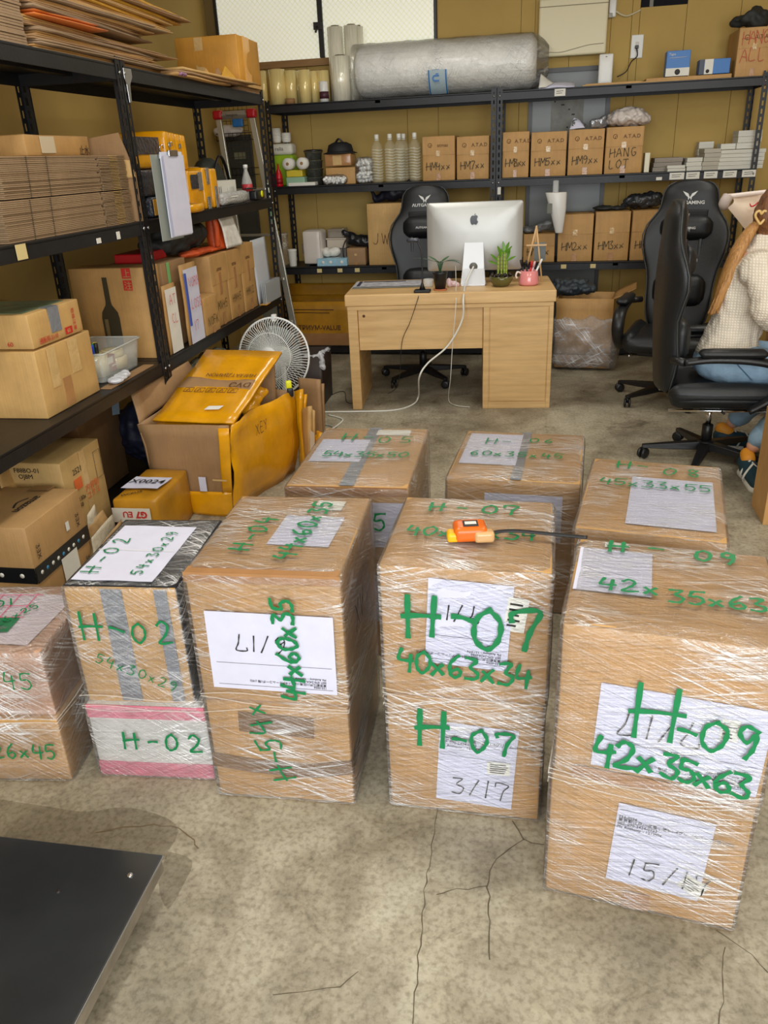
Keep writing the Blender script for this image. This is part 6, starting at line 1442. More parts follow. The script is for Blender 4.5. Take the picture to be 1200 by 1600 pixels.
# lower shelf right: items on cartons
h3 = bspan(931, 987, 331, 1)[2]
lump('dark_clothes', 'dark crumpled plastic bags on the cartons left of the right gaming chairs', 'bag', 1000, 325, LB[1] + bspan(989, 1048, 329, 1)[2] + .012, 6.60, [('ell', (.0, 0, .05), (.13, .09, .05)), ('ell', (.08, 0, .06), (.09, .08, .05)), ('cap', (-.12, 0, .02), (.0, -.03, .04), .02, .03)], M('dark_shiny', (58, 60, 64), .22, var=.6, vscale=30, bump=.8, bscale=30), seed=9, wob=.022)
lump('folded_clothes', 'flat black garment on the HM3XX carton', 'clothes', 950, 330, LB[1] + h3 + .007, 6.60, [('ell', (-.03, 0, .015), (.09, .09, .016)), ('ell', (.06, 0, .012), (.07, .08, .014))], BCL, seed=2, wob=.008)
lump('grey_packets', 'grey and black plastic packets on the HM1XX carton', 'packet', 838, 362, LB[1] + bspan(818, 868, 366, 1)[2] + .008, 6.56, [('ell', (-.05, 0, .02), (.09, .09, .022)), ('cap', (.0, 0, .03), (.10, 0, .06), .025, .03)], M('packet_grey', (120, 122, 122), .3, var=.6, vscale=12, bump=.4), seed=7, wob=.014)
# white tapered tube hanging from the middle shelf
a = gy(868, 300, 6.42); e = gy(872, 363, 6.42)
t = thing('hanging_cup_sleeve', 'white tapering plastic sleeve hanging from the middle shelf in front of the grey door', 'sleeve', (a.x, 6.37, e.z))
hh = a.z - e.z
MB().rings([[(.038 + .008 * math.cos(q_) * 0 + .036 * math.cos(q_) * 1.0 * .75, .02 * math.sin(q_), 0) for q_ in [2 * math.pi * k / 24 for k in range(24)]], [(.022 + .060 * math.cos(q_), .035 * math.sin(q_), hh * .6) for q_ in [2 * math.pi * k / 24 for k in range(24)]], [(.004 + .078 * math.cos(q_), .04 * math.sin(q_), hh) for q_ in [2 * math.pi * k / 24 for k in range(24)]]]).obj('sleeve', M('sleeve_white', (222, 220, 214), .35, bump=.1, bscale=20), t, bevel=.004)
MB().tube(catmull([(.0, .0, hh), (.0, .02, hh + .03), (.0, .055, LB[2] - e.z - .03)], 4), .022, 8, flat=.4).obj('clear_neck', CLEARP, t); MB().box(-.055, -.036, hh * .5, -.02, -.030, hh * .74).obj('label', M('grey_print', (110, 110, 100), .6), t)
# bottom level: yellow long carton, open carton in plastic, etc.
a = gy(452, 470, 6.45); e = gy(556, 470, 6.45)
def open_carton(label, loc, rz, w, d, h, mat, flaps=(), cat='carton', name='open_carton', group=None, seed=0, fm=None):
    """flaps: list of (side, angle, length) side in f,b,l,r; angle from vertical, outwards positive"""
    t = thing(name, label, cat, loc, rz, group); th = .006
    wall(t, ((0, 0, 0), (w, 0, 0), (w, 0, h), (0, 0, h)), th, mat, 'front_wall', wob=.003, seed=seed, n=5); wall(t, ((w, d, 0), (0, d, 0), (0, d, h), (w, d, h)), th, mat, 'back_wall', wob=.003, seed=seed + 1, n=5)
    wall(t, ((w, 0, 0), (w, d, 0), (w, d, h), (w, 0, h)), th, mat, 'side_wall', wob=.003, seed=seed + 2, n=5); wall(t, ((0, d, 0), (0, 0, 0), (0, 0, h), (0, d, h)), th, mat, 'side_wall', wob=.003, seed=seed + 3, n=5)
    MB().box(.006, .006, .0, w - .006, d - .006, .006).obj('bottom', mat, t)
    for s_, an, L in flaps:
        c, q = L * math.cos(R(an)), L * math.sin(R(an))
        P = {'f': ((0, 0, h), (w, 0, h), (w, -q, h + c), (0, -q, h + c)), 'b': ((w, d, h), (0, d, h), (0, d + q, h + c), (w, d + q, h + c)), 'l': ((0, d, h), (0, 0, h), (-q, 0, h + c), (-q, d, h + c)), 'r': ((w, 0, h), (w, d, h), (w + q, d, h + c), (w + q, 0, h + c))}[s_]
        wall(t, P, .005, fm or mat, 'flap', wob=.006, seed=seed + 5, n=5)
    return t
YLC = M('yellow_tape_dull', (190, 134, 30), .35, var=.3, vscale=5, bump=.25, bscale=12)
t = open_carton('long yellow-taped open carton under the back shelving, left of the desk', (a.x - .12, 6.45, LB[0] + .001), 0, e.x - a.x + .16, .34, .36, YLC, (('b', 20, .10),), seed=3)
print_text(t, 'ТРИУМ-VALUE', (.18, -.008, .13), W, UZ, .04, BROWNI, 'printed_text', 'LEFT', .001); MB().tube([(.12, -.007, .30), (.50, -.007, .295)], .003, 4).obj('print_line', BROWNI, t); MB().tube([(.14, -.007, .275), (.46, -.007, .27)], .003, 4).obj('print_line', BROWNI, t)
MB().box(.02, -.007, .0, .66, -.004, .10).obj('tape_band', TAPE, t, bevel=.001)
a = gy(598, 570, 6.45)
bcarton('brown carton on the bottom shelf seen through the desk knee hole', 585, 690, 470, 0, None, dep=.3, flap=False, mat=CARD3, Y=6.46)
t = open_carton('brown open carton on the floor right of the desk, half inside clear plastic', (gy(868, 500, 6.15).x, 5.98, .12), R(-6), .40, .32, .40, CARD, (('r', 65, .16),), seed=9)
MB().soft(.20, .16, -.055, .40, .32, .10, .01, 5).obj('base', CARD3, t)
mb = MB().soft(.21, .16, .085, .47, .38, .37, .05, 12, .01, .035, 14, seed=3); mb.uv = [(v[0] * 1.0, v[2]) for v in mb.v]; mb.obj('plastic_wrap', film_mat('crumpled_wrap', 50, .8, .22), t)
lump('dark_clothes', 'dark clothes and packets spilling from the open carton right of the desk', 'clothes', 895, 440, .55, 6.13, [('ell', (-.02, 0, .02), (.16, .10, .05)), ('cap', (-.12, 0, .06), (.08, 0, .05), .03, .04), ('ell', (.10, 0, .02), (.08, .1, .04))], M('dark_teal_cloth', (44, 54, 62), .45, var=.5, vscale=16, bump=.5), seed=12, wob=.02)
# step ladder between the two shelvings
AL = M('ladder_alu', (206, 204, 192), .3, .8); RCAP = M('ladder_red', (176, 16, 30), .35)
t = thing('step_ladder', 'folded aluminium step ladder with red corner caps between the two shelvings', 'ladder', (-2.02, 6.02, 0), R(0))
tl = gy(341, 181, 6.1) - Vector((-2.02, 6.02, 0)); tr = gy(393, 178, 6.1) - Vector((-2.02, 6.02, 0))
br_ = Vector((.10, .02, .03)); bl_ = Vector((-.28, .06, .03))
for a_, b_ in ((bl_, tl), (br_, tr)):
    d_ = (b_ - a_); MB().rings([[a_ + Vector((x, y, 0)) for x, y in ((-.024, -.013), (.024, -.013), (.024, .013), (-.024, .013))], [b_ + Vector((x, y, 0)) for x, y in ((-.02, -.013), (.02, -.013), (.02, .013), (-.02, .013))]], smooth=False).obj('rail', AL, t, bevel=.002)
MB().tube([tl + Vector((0, 0, .0)), tr + Vector((0, 0, .0))], .028, 4).obj('top_bar', M('ladder_grey', (140, 132, 120), .4), t, bevel=.003); print_text(t, 'hasegawa', (tl + tr) / 2 + Vector((-.06, -.030, -.008)), W, UZ, .018, INK, 'printed_text')
for c_ in (tl, tr): MB().soft(c_.x, c_.y, c_.z + .004, .07, .06, .06, .012, 6).obj('corner_cap', RCAP, t)
for f_ in (.18, .36, .54, .72):
    a_, b_ = bl_.lerp(tl, f_), br_.lerp(tr, f_); MB().rings([[a_ + Vector((0, y, z)) for y, z in ((-.03, -.008), (.03, -.008), (.03, .008), (-.03, .008))], [b_ + Vector((0, y, z)) for y, z in ((-.03, -.008), (.03, -.008), (.03, .008), (-.03, .008))]], smooth=False).obj('tread', AL, t, bevel=.002)
for c_ in (bl_, br_): MB().soft(c_.x, c_.y, .02, .055, .04, .04, .006, 5).obj('foot', BLACKP, t)
MB().soft(br_.lerp(tr, .62).x + .002, br_.lerp(tr, .62).y - .016, br_.lerp(tr, .62).z, .03, .004, .10, .002, 4).obj('sticker', M('sticker_green', (120, 160, 120), .4), t)
# wire grid on the wall with hanging packs
t = thing('wire_grid', 'black wire grid with baskets on the wall behind the ladder', 'wire grid', (0, 0, 0))
GM_ = M('grid_wire', (80, 72, 56), .5); mb = MB(); gx0, gx1, gz0, gz1 = -2.70, -2.44, 1.40, 1.94; yy = 6.80
for i in range(8): mb.tube([(gx0 + (gx1 - gx0) * i / 7, yy, gz0), (gx0 + (gx1 - gx0) * i / 7, yy, gz1)], .002, 4)
for i in range(15): mb.tube([(gx0, yy, gz0 + (gz1 - gz0) * i / 14), (gx1, yy, gz0 + (gz1 - gz0) * i / 14)], .002, 4)
o = mb.obj('grid', GM_, t); o['kind'] = 'stuff'
for zb in (1.68, 1.42):
    mb = MB()
    for dz in (0, .05): mb.tube([(gx0 + .02, yy - .01, zb + dz), (gx0 + .02, yy - .11, zb + dz), (gx1 + .06, yy - .11, zb + dz), (gx1 + .06, yy - .01, zb + dz)], .003, 5)
    for i in range(9): mb.tube([(gx0 + .02 + .035 * i, yy - .01, zb), (gx0 + .02 + .035 * i, yy - .11, zb), (gx0 + .02 + .035 * i, yy - .11, zb + .05)], .002, 4)
    o = mb.obj('basket', BLACKM, t); o['kind'] = 'stuff'
lump('wipes_pack', 'white and blue soft pack in the upper wire basket behind the ladder', 'pack', 358, 196, 1.70, 6.74, [('ell', (0, 0, .05), (.12, .045, .045)), ('ell', (-.08, 0, .05), (.06, .04, .04))], M('pack_white2', (206, 200, 196), .4), wob=.006)
p = gy(372, 193, 6.68); tag(MB().soft(p.x, 6.675, p.z + .01, .09, .02, .07, .008, 5).obj('blue_pack', M('pack_blue', (40, 120, 200), .4)), 'small blue packet leaning on the white pack in the wire basket', 'packet')
MB_ = MB().box(-.10, -.012, .0, .10, .012, .95); p = gy(372, 300, 6.75)
t = thing('grey_board', 'dark grey board leaning on the wall behind the ladder', 'board', (p.x, 6.84, .86)); MB().box(-.13, -.01, .0, .13, .01, .86).obj('board', M('board_grey', (58, 58, 52), .5), t, bevel=.003); MB().box(-.03, -.013, .68, .07, -.010, .73).obj('label', M('label_olive', (130, 128, 100), .6), t)
# ------------------------------------------------------------------ left shelving contents (fronts face +X)
RZL = R(90) + ang
def lth(name, label, cat, Y, z, X=-1.83, group=None, rz=0.0):
    return thing(name, label, cat, (X, Y, z), RZL + R(rz), group)          # local x runs along the wall, local y into the shelf
def yx(px, py, X=-1.83): return gx(px, py, X)
def lbox(name, label, cat, Y0, Y1, z, h, dep, mat, X=-1.83, group=None, part='box', bulge=.003, rz=0, r=.004):
    t = lth(name, label, cat, Y0, z, X, group, rz); w = Y1 - Y0
    MB().soft(w / 2, dep / 2, h / 2, w, dep, h, r, 7, bulge, .0015, 8, seed=Y0).obj(part, mat, t); t['w'] = w; return t, w
Z3, Z2, Z1, Z0 = [z + .001 for z in (1.90, 1.285, .65, .075)]
NEND = ((0, -1, 0), UZ)   # writing on the near end (local x = 0 plane), running out of the shelf
# --- lower-middle shelf (z .65), near bay
t, w = lbox('cardboard_carton', 'large plain carton on the left shelf carrying the smaller red-printed one', 'carton', 2.57, 2.97, Z1, .255, .42, CARD2)
MB().box(w * .18, -.0045, .10, w * .32, -.003, .25).obj('tape', TAPEC, t); MB().box(w * .55, -.0045, .12, w * .72, -.003, .25).obj('tape', TAPEC, t); MB().box(w * .35, -.0045, .01, w * .5, -.003, .12).obj('tape', TAPE, t)
t, w = lbox('cardboard_carton', 'small carton with red printing and grey tape on top of the large plain one', 'carton', 2.575, 2.93, Z1 + .262, .125, .36, CARD2)
MB().box(w * .36, -.005, .035, w * .56, -.003, .127).obj('grey_tape', GREYT, t); MB().box(w * .36, -.003, .126, w * .56, .2, .1275).obj('grey_tape', GREYT, t)
print_text(t, '通販用-S110', (w * .10, -.0055, .012), W, UZ, .018, REDI, 'printed_text'); MB().box(w * .62, -.005, .010, w * .76, -.003, .036).obj('red_label', REDI, t); print_text(t, '60', (w * .65, -.0058, .015), W, UZ, .016, CARD2, 'printed_text'); print_text(t, '取扱注意', (w * .80, -.0055, .10), (0, 0, -1), W, .016, REDI, 'printed_text')
print_text(t, '60', (-.0055, .10, .012), (0, -1, 0), UZ, .018, REDI, 'printed_text'); MB().box(.02, .03, .1265, .30, .30, .128).obj('green_film', M('green_sheet', (120, 140, 110), .3, var=.5, vscale=14), t)
# bottle-print carton further in
pa, pb = gy(105, 420, 3.555), gy(236, 418, 3.555); pb.x = min(pb.x, -1.862); w = pb.x - pa.x; hC = (pa.z + pb.z) / 2 - Z1
t = thing('cardboard_carton', 'carton printed with a tall dark bottle silhouette behind the clear plastic tray', 'carton', (pa.x, 3.555, Z1), R(-1))
MB().soft(w / 2, .075, hC / 2, w, .15, hC, .004, 7, .003, .0015, 8).obj('box', CARD, t)
BPX = [(.0, .0), (.0, .13), (.005, .155), (.030, .185), (.033, .20), (.034, .30), (.058, .30), (.060, .20), (.063, .185), (.087, .155), (.092, .13), (.092, 0)]
MB().prism([(a * 1.0 + w * .36, b * 1.12 + .05) for a, b in BPX], .002, axis=1, o=-.0065).obj('bottle_print', M('print_olive', (58, 50, 30), .6), t)
MB().box(w * .36 + .012, -.0075, .07, w * .36 + .03, -.0062, .19).obj('print_highlight', M('print_tan', (120, 100, 64), .6), t)
for k in range(2): MB().prism([(w * .72, hC * .76 + .055 * k), (w * .72 + .045, hC * .76 + .055 * k), (w * .72 + .045, hC * .76 + .047 + .055 * k), (w * .72, hC * .76 + .047 + .055 * k)], .002, axis=1, o=-.006).obj('red_symbol', REDI, t); print_text(t, '上' if k else '注', (w * .72 + .006, -.008, hC * .76 + .008 + .055 * k), W, UZ, .03, CARD, 'printed_text')
# clear tray with tape rolls and pens
ct = lth('clear_tray', 'clear plastic tray holding tape rolls on the left shelf', 'tray', 3.06, Z1 + .004, -1.86)
CT = M('clear_tray', (226, 230, 226), .12, alpha=.30)
wv = .36
MB().rings([[(x + wv / 2, y + .12, z) for x, y in rrect(wv - .03 + .03 * k, .21 + .03 * k, .02, 4)] for k, z in ((0, 0), (1, .125))], caps=False).obj('tray', CT, ct, solid=.003); MB().box(.02, .03, .0, wv - .02, .21, .003).obj('tray_base', CT, ct)
MB().tube([(x + wv / 2, y + .12, .127) for x, y in rrect(wv + .012, .252, .02, 4) + [rrect(wv + .012, .252, .02, 4)[0]]], .004, 6, caps=False).obj('rim', M('tray_rim', (210, 214, 210), .2, alpha=.6), ct); sheet(ct, 'barcode_label', (.06, .009, .07), W, UZ, .045, .028, PAPERW, n=2)
cx_, cy_ = -1.86, 3.06
def inl(x, y, z): 
    c, s_ = math.cos(RZL), math.sin(RZL); return (cx_ + c * x - s_ * y, cy_ + s_ * x + c * y, z)
TR2 = M('tape_translucent', (222, 208, 160), .25, coat=.3)
for k, (x, y, z, r_, h_, lb) in enumerate(((.27, .09, Z1 + .012, .055, .05, 'pale packing tape roll at the right end inside the clear tray'), (.115, .10, Z1 + .012, .055, .095, 'pale packing tape roll at the left end of the clear tray holding the markers'), (.275, .10, Z1 + .064, .05, .03, 'second pale tape roll on top of the right-hand one in the tray'))):
    t = thing('tape_roll', lb, 'tape', inl(x, y, z), 0, 'tape rolls in the clear tray'); MB().lathe([(r_ * .72, 0), (r_, 0), (r_, h_), (r_ * .72, h_)], 26).obj('tape', TR2, t); MB().lathe([(r_ * .66, 0), (r_ * .71, 0), (r_ * .71, h_), (r_ * .66, h_), (r_ * .66, 0)], 22).obj('core', CORE, t)
t = thing('red_box', 'small dark red box inside the clear tray', 'box', inl(.20, .06, Z1 + .011), RZL); MB().box(-.02, 0, 0, .02, .08, .075).obj('box', M('wine_red', (140, 34, 50), .4), t, bevel=.002); MB().box(-.02, -.0015, .025, .02, 0, .03).obj('line', PAPERW, t)
for k, (x, c, lb) in enumerate(((.095, (24, 60, 190), 'blue marker standing in the left tape roll'), (.115, (20, 140, 70), 'green marker standing in the left tape roll'), (.133, (30, 30, 30), 'black marker standing in the left tape roll'), (.145, (230, 214, 60), 'yellow marker standing in the left tape roll'))):
    t = thing('marker_pen', lb, 'marker', inl(x, .095 + .01 * (k % 2), Z1 + .014), 0, 'markers in the clear tray'); MB().lathe([(.009, 0), (.009, .085)], 12).obj('barrel', WHITEP, t); MB().lathe([(.0105, .085), (.0105, .135), (.008, .138), (0, .138)], 12).obj('cap', M('mk%d' % k, c, .35), t)
t = lth('flat_cardboard', 'flat brown cardboard sheet under the small white bag on the left shelf', 'cardboard', 2.99, Z1, -1.80); MB().box(0, 0, 0, .42, .05, .004).obj('board', CARD3, t)
t = thing('small_bag', 'crumpled white plastic bag lying on the shelf edge before the clear tray', 'bag', (-1.80, 3.09, Z1 + .006), RZL); put(blob([('ell', (.0, .02, .012), (.06, .035, .012)), ('ell', (.06, .03, .014), (.06, .03, .013))], .006, 2, wob=.008, ws=40), 'bag', PBAG, t)
# document boards and cartons in the far bay
def docboard(label, Y, w, h, lean, mat, words, seed, X=-1.80, rz=0, blue=False):
    t = lth('document_board', label, 'board', Y, Z1, X, 'hand-lettered boards on the left shelf', rz)
    wall(t, ((0, .02, 0), (w, .02, 0), (w, .02 + lean, h), (0, .02 + lean, h)), .006, CARD, 'backing', wob=.003, seed=seed, n=4)
    sheet(t, 'paper', (.01, .010 , .004), W, (0, lean / h, 1), w - .02, h * .93, mat, seed=seed)
    if blue: MB().box(.006, -.002, h * .25, .018, .006, h * .9).obj('clip_strip', M('clip_blue', (60, 80, 160), .4), t)
    for i, wd in enumerate(words): marker(t, wd, (w * .22, .004 + lean * (.75 - .27 * i) - .004, h * (.72 - .27 * i)), W, UZ, .045, .0035, M('red_marker_pale', (206, 70, 84), .6), seed + i, adv=min(.9, w * .7 / (len(wd) * .045)))
    return t
docboard('white board with AT CL red letters right behind the middle post', 3.62, .15, .33, .0, PAPERW, ['AT', 'CL'], 3)
MB().box(0, 0, 0, .001, .001, .001)
docboard('white board lettered VORN LOSG in red, front of the document row', 3.83, .20, .40, .0, PAPER, ['VORN', 'LOSG', '17'], 5, X=-1.79, blue=True)
t, w = lbox('cardboard_carton', 'brown carton behind the lettered boards', 'carton', 3.73, 4.03, Z1, .42, .3, CARD3, X=-1.86); MB().box(.06, -.004, .30, .09, -.002, .42).obj('green_tape', M('green_tape', (130, 190, 120), .3), t)
gl = 'stock cartons in the far left bay'
for i, (Y0, Y1, h, X, txt, lb) in enumerate(((4.06, 4.27, .20, -1.81, 'NOFK', 'low open-fronted carton at the near end of the far bay row'), (4.285, 4.52, .39, -1.84, 'MN45', 'tall carton right behind the low open-fronted one'), (4.53, 4.77, .39, -1.845, 'HM45', 'second tall carton of the far bay row'), (4.78, 5.02, .40, -1.85, 'HM12', 'farthest tall carton of the far bay row, next to the white folder'))):
    t, w = lbox('cardboard_carton', lb, 'carton', Y0, Y1, Z1, h, .40, CARD, X=X, group=gl)
    if i: MB().box(.001, -.004, h * .6, w - .001, -.001, h).obj('flap', CARD, t, bevel=.001); MB().box(w * .4, -.006, h * .45, w * .56, -.0035, h * .75).obj('tape', TAPE, t); print_text(t, 'atmas', (w * .3, -.0075, h * .78), W, UZ, .024, BROWNI, 'printed_text')
    marker(t, txt, (w * .1, -.008, h * .25), W, UZ, .045, .004, SKETCH, i + 3, adv=.9)
    MB().box(w * .42, -.005, .002, w * .58, -.003, h * .18).obj('tape', TAPE, t)
t = lth('red_case', 'red case with a white label lying on the cartons of the left shelf', 'case', 3.75, Z1 + .422, -1.95); MB().box(0, 0, 0, .26, .16, .045).obj('case', M('case_red', (176, 20, 28), .4), t, bevel=.006); MB().box(.02, -.002, .012, .10, 0, .03).obj('label', PAPERW, t)
def llump(name, label, cat, Y, z, X, parts, mat, wob=.012, ws=26, seed=0, vx=.010, group=None):
    t = lth(name, label, cat, Y, z, X, group); put(blob(parts, vx, 2, wob=wob, ws=ws, seed=seed), 'body', mat, t); return t
ORB = M('orange_bag', (196, 76, 24), .55, var=.2, vscale=12, bump=.3)
llump('black_jacket', 'black jacket piled on the cartons in the far left bay', 'clothes', 4.15, Z1 + .43, -2.0, [('ell', (.05, 0, .09), (.20, .12, .10)), ('ell', (.20, 0, .08), (.16, .12, .08)), ('ell', (-.10, .02, .05), (.10, .1, .05))], BCL, wob=.02, seed=3)
llump('orange_cloth', 'flat orange cloth sticking out under the black jacket', 'cloth', 4.40, Z1 + .402, -1.90, [('ell', (-.12, .02, .015), (.20, .06, .018)), ('ell', (.05, 0, .012), (.1, .05, .014))], ORB, wob=.008, seed=4)
t = lth('shopping_bag', 'orange-edged white printed bag on the far cartons', 'bag', 4.50, Z1 + .405, -1.86)
wall(t, ((0, 0, 0), (.30, 0, 0), (.31, .03, .20), (-.01, .03, .23)), .05, ORB, 'bag', wob=.014, seed=5, n=12)
wall(t, ((.07, -.026, .0), (.29, -.026, .0), (.28, .002, .175), (.05, .002, .185)), .006, M('bag_print', (226, 222, 212), .35, var=.25, vscale=26), 'printed_panel', wob=.012, seed=6, n=12)
MB().tube(catmull([(-.005, .01, .02), (-.02, .0, .12), (0, .02, .235), (.15, .02, .225), (.30, .02, .21)], 6), .016, 8).obj('hem', ORB, t)
t = lth('clear_folder_rack', 'translucent white document holder at the far end of the left shelf', 'holder', 5.06, Z1, -1.84)
PF = M('folder_white', (214, 218, 224), .3, alpha=.85); wall(t, ((0, .02, .0), (.30, .02, 0), (.30, .04, .40), (0, .04, .40)), .004, PF, 'sheet', wob=.002)
for k in range(3): MB().box(.005 + .004 * k, -.03 + .012 * k, 0, .33, -.024 + .012 * k, .13).obj('pocket', M('pocket_clear', (200, 204, 206), .15, alpha=.5), t)
tag(MB().box(0, 0, 0, .09, .05, .003).obj('yellow_scrap', YEL, None, (-1.80, 5.03, Z1), (0, 0, RZL)), 'yellow tape scrap on the shelf edge beside the document holder', 'scrap')
# --- middle shelf (z 1.285)
KLAY = cardboard('card_layers', (158, 130, 98)); KLAY2 = cardboard('card_layers_pale', (206, 170, 112))
def bundle(label, Y0, Y1, z0, h, n, X, dep, seed):
    t = lth('folded_carton_bundle', label, 'carton bundle', Y0, z0, X, 'bundles of folded cartons on the left shelf'); rnd = random.Random(seed); L = Y1 - Y0
    A_ = MB(); B_ = MB(); C2 = MB()
    for k in range(n):
        zz = h * k / n; th = h / n - .0012; j = rnd.uniform(-.004, .004)
        A_.box(j, rnd.uniform(-.003, .003), zz, L * .73 + rnd.uniform(-.012, .012), dep, zz + th)
        B_.box(L * .745, rnd.uniform(-.005, .002), zz, L * .84, dep, zz + th * .8); B_.box(L * .925, rnd.uniform(-.003, .003), zz, L + j, dep, zz + th * .8)
        C2.box(L * .845, rnd.uniform(-.004, .002), zz + th * .2, L * .92, dep, zz + th * .7)
    for q, m_, nm in ((A_, KLAY, 'board_edges'), (B_, KLAY, 'flap_edges'), (C2, KLAY2, 'pale_flap_edges')): o = q.obj(nm, m_, t); o['kind'] = 'stuff'
    for s_ in (.16, .30):
        mb = MB()
        for k in range(n): mb.box(L * s_ + .0006 * k, -.0055, h * k / n + .0006, L * s_ + .004 + .0006 * k, -.003, h * (k + .45) / n)
        o = mb.obj('crease_notches', INK, t); o['kind'] = 'stuff'
    return t
bundle('upper bundle of folded grey-brown cartons on the left middle shelf', 2.56, 3.47, Z2 + .137, .135, 22, -1.80, .40, 3)
bundle('lower bundle of folded grey-brown cartons on the left middle shelf', 2.52, 3.46, Z2, .134, 22, -1.795, .40, 4)
t = lth('leaning_board', 'torn brown board leaning at the far end of the folded bundles', 'cardboard', 3.485, Z2, -1.79); MB().prism([(0, 0), (.30, 0), (.31, .25), (.22, .34), (.05, .36), (.0, .20)], .005, axis=0).obj('board', CARD3, t)
wall(t, ((-.004, .0, .18), (-.004, .20, .17), (-.004, .2, .27), (-.004, .01, .25)), .002, CARD2, 'torn_layer', wob=.002)
a = gx(62, 212, -2.0); t, w = lbox('cardboard_carton', 'brown carton with torn tape showing above the folded bundles', 'carton', 2.96, 3.44, Z2 + .275, .075, .26, CARD, X=-1.95); MB().box(.10, -.005, .01, .20, -.003, .07).obj('torn_tape', M('tape_pale', (206, 190, 160), .3), t); print_text(t, '止水', (w * .8, -.005, .005), W, UZ, .03, INK, 'printed_text')
# clipboards hooked on the post
for k, (Y, X, m_, lb, zz) in enumerate(((3.56, -1.745, M('clipboard_grey', (142, 148, 142), .4), 'grey clipboard hanging nearest to the post of the left shelving', 1.19), (3.615, -1.725, M('clipboard_white', (216, 220, 236), .4), 'white clipboard with blank sheets hanging in front of the grey one', 1.20))):
    t = thing('clipboard', lb, 'clipboard', (X, Y, zz), RZL - R(6) , 'clipboards on the left post')
    MB().box(0, 0, 0, .20, .003, .365).obj('board', m_, t, bevel=.002)
    if k: [sheet(t, 'paper', (.008 + .004 * q, -.004 - .003 * q, .004 + .002 * q), W, UZ, .185, .345, PAPER, seed=q, wave=.003) for q in range(2)]
    MB().box(.06, -.014, .345, .14, -.002, .372).obj('clip', STEEL, t, bevel=.003); MB().tube(catmull([(.10, .002, .37), (.09, .0, .395), (.11, -.005, .405), (.12, .0, .39)], 5), .0025, 6).obj('hook', CHR, t)
# yellow tape wrapped packages
BW = M('black_bubble', (52, 54, 62), .25, var=.5, vscale=40, bump=.8, bscale=60); SILT = M('silver_tape', (150, 148, 146), .2, .4, var=.4, vscale=30, bump=.6, bscale=40)
gp = 'yellow-taped packages on the left middle shelf'
def pkg(label, Y0, Y1, z0, h, mat, patches=(), X=-1.83, dep=.24, rz=0):
    t, w = lbox('taped_package', label, 'package', Y0, Y1, z0, h, dep, mat, X=X, group=gp, part='package', bulge=.004, r=.01, rz=rz)
    for (u0, v0, u1, v1, m_) in patches: MB().box(w * u0, -.008, h * v0, w * u1, -.0045, h * v1).obj('tape_patch', m_, t, bevel=.001)
pkg('lowest dark bubble-wrapped package behind the clipboards', 3.70, 4.10, Z2, .09, BW, ((.0, .1, .3, .9, YEL),), X=-1.84)
pkg('dark package with yellow ends second from the bottom of the pile', 3.64, 4.02, Z2 + .094, .115, BW, ((.55, .0, 1, 1, YEL),), X=-1.85)
pkg('dark-topped package at the upper left of the yellow pile', 3.60, 3.92, Z2 + .213, .135, YEL, ((.0, .45, .95, 1, BW),), X=-1.86)
for k in range(4): pkg(['first upright yellow slab from the left on top of the pile', 'second upright yellow slab from the left on the pile', 'third upright yellow slab from the left on the pile', 'rightmost upright yellow slab on top of the pile'][k], 3.935 + .068 * k, 3.998 + .068 * k, Z2 + .2, .175 - .004 * k, YEL, ((.3, .6, .7, .72, SILT),) if k in (0, 2) else (), X=-1.84 - .004 * k)
pkg('yellow package below the upright slabs with a dark window', 4.11, 4.30, Z2, .195, YEL, ((.1, .55, .6, .9, BW), (.6, .5, .9, .95, SILT)), X=-1.825)
pkg('tall narrow yellow package right of the one with the dark window', 4.305, 4.41, Z2, .205, YEL, ((.3, .6, .6, 1, SILT), (.1, .0, .5, .3, SILT)), X=-1.825)
pkg('last narrow yellow package beside the white basket', 4.415, 4.50, Z2, .20, YEL, ((.2, .0, .6, .55, SILT),), X=-1.825)
t = lth('yellow_tape_roll', 'flattened yellow tape roll on the shelf edge before the packages', 'tape', 3.96, Z2, -1.80); MB().rings([[(.12 + a_ * math.cos(q_), -.0 + .04 * math.sin(q_) * a_ / .11, z_) for q_ in [2 * math.pi * k / 28 for k in range(28)]] for a_, z_ in ((.09, .0), (.11, .008), (.115, .025), (.10, .038), (.05, .04))]).obj('tape', YEL, t); MB().lathe([(.02, .0405), (.016, .042), (0, .042)], 14, (.12, 0, 0)).obj('core', CORE, t)
# basket, boxes, bottle at the far end
BK_ = M('basket_white', (224, 222, 212), .4); t = lth('plastic_basket', 'white slotted plastic basket at the far end of the left middle shelf', 'basket', 4.56, Z2, -1.90)
for zz0, zz1 in ((0, .015), (.10, .13)): MB().box(0, 0, zz0, .44, .004, zz1).obj('rim', BK_, t)
MB().box(.20, 0, .015, .44, .004, .10).obj('side', BK_, t); MB().box(0, .24, 0, .44, .244, .13).obj('back', BK_, t); MB().box(0, 0, 0, .004, .244, .13).obj('end', BK_, t); MB().box(.436, 0, 0, .44, .244, .13).obj('end', BK_, t)
for k in range(7): MB().box(.006 + .03 * k, 0, .014, .018 + .03 * k, .004, .101).obj('slat', BK_, t)
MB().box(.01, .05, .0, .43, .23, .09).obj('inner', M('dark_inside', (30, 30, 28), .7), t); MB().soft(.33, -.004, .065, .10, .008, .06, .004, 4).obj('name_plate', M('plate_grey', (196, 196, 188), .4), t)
t, w = lbox('white_box', 'white flat box standing behind the plastic basket', 'box', 4.52, 4.86, Z2, .215, .03, M('box_white', (206, 204, 196), .5), X=-2.16); MB().box(.02, -.004, .02, .03, -.002, .2).obj('edge_line', M('grey_print', (110, 110, 100), .6), t)
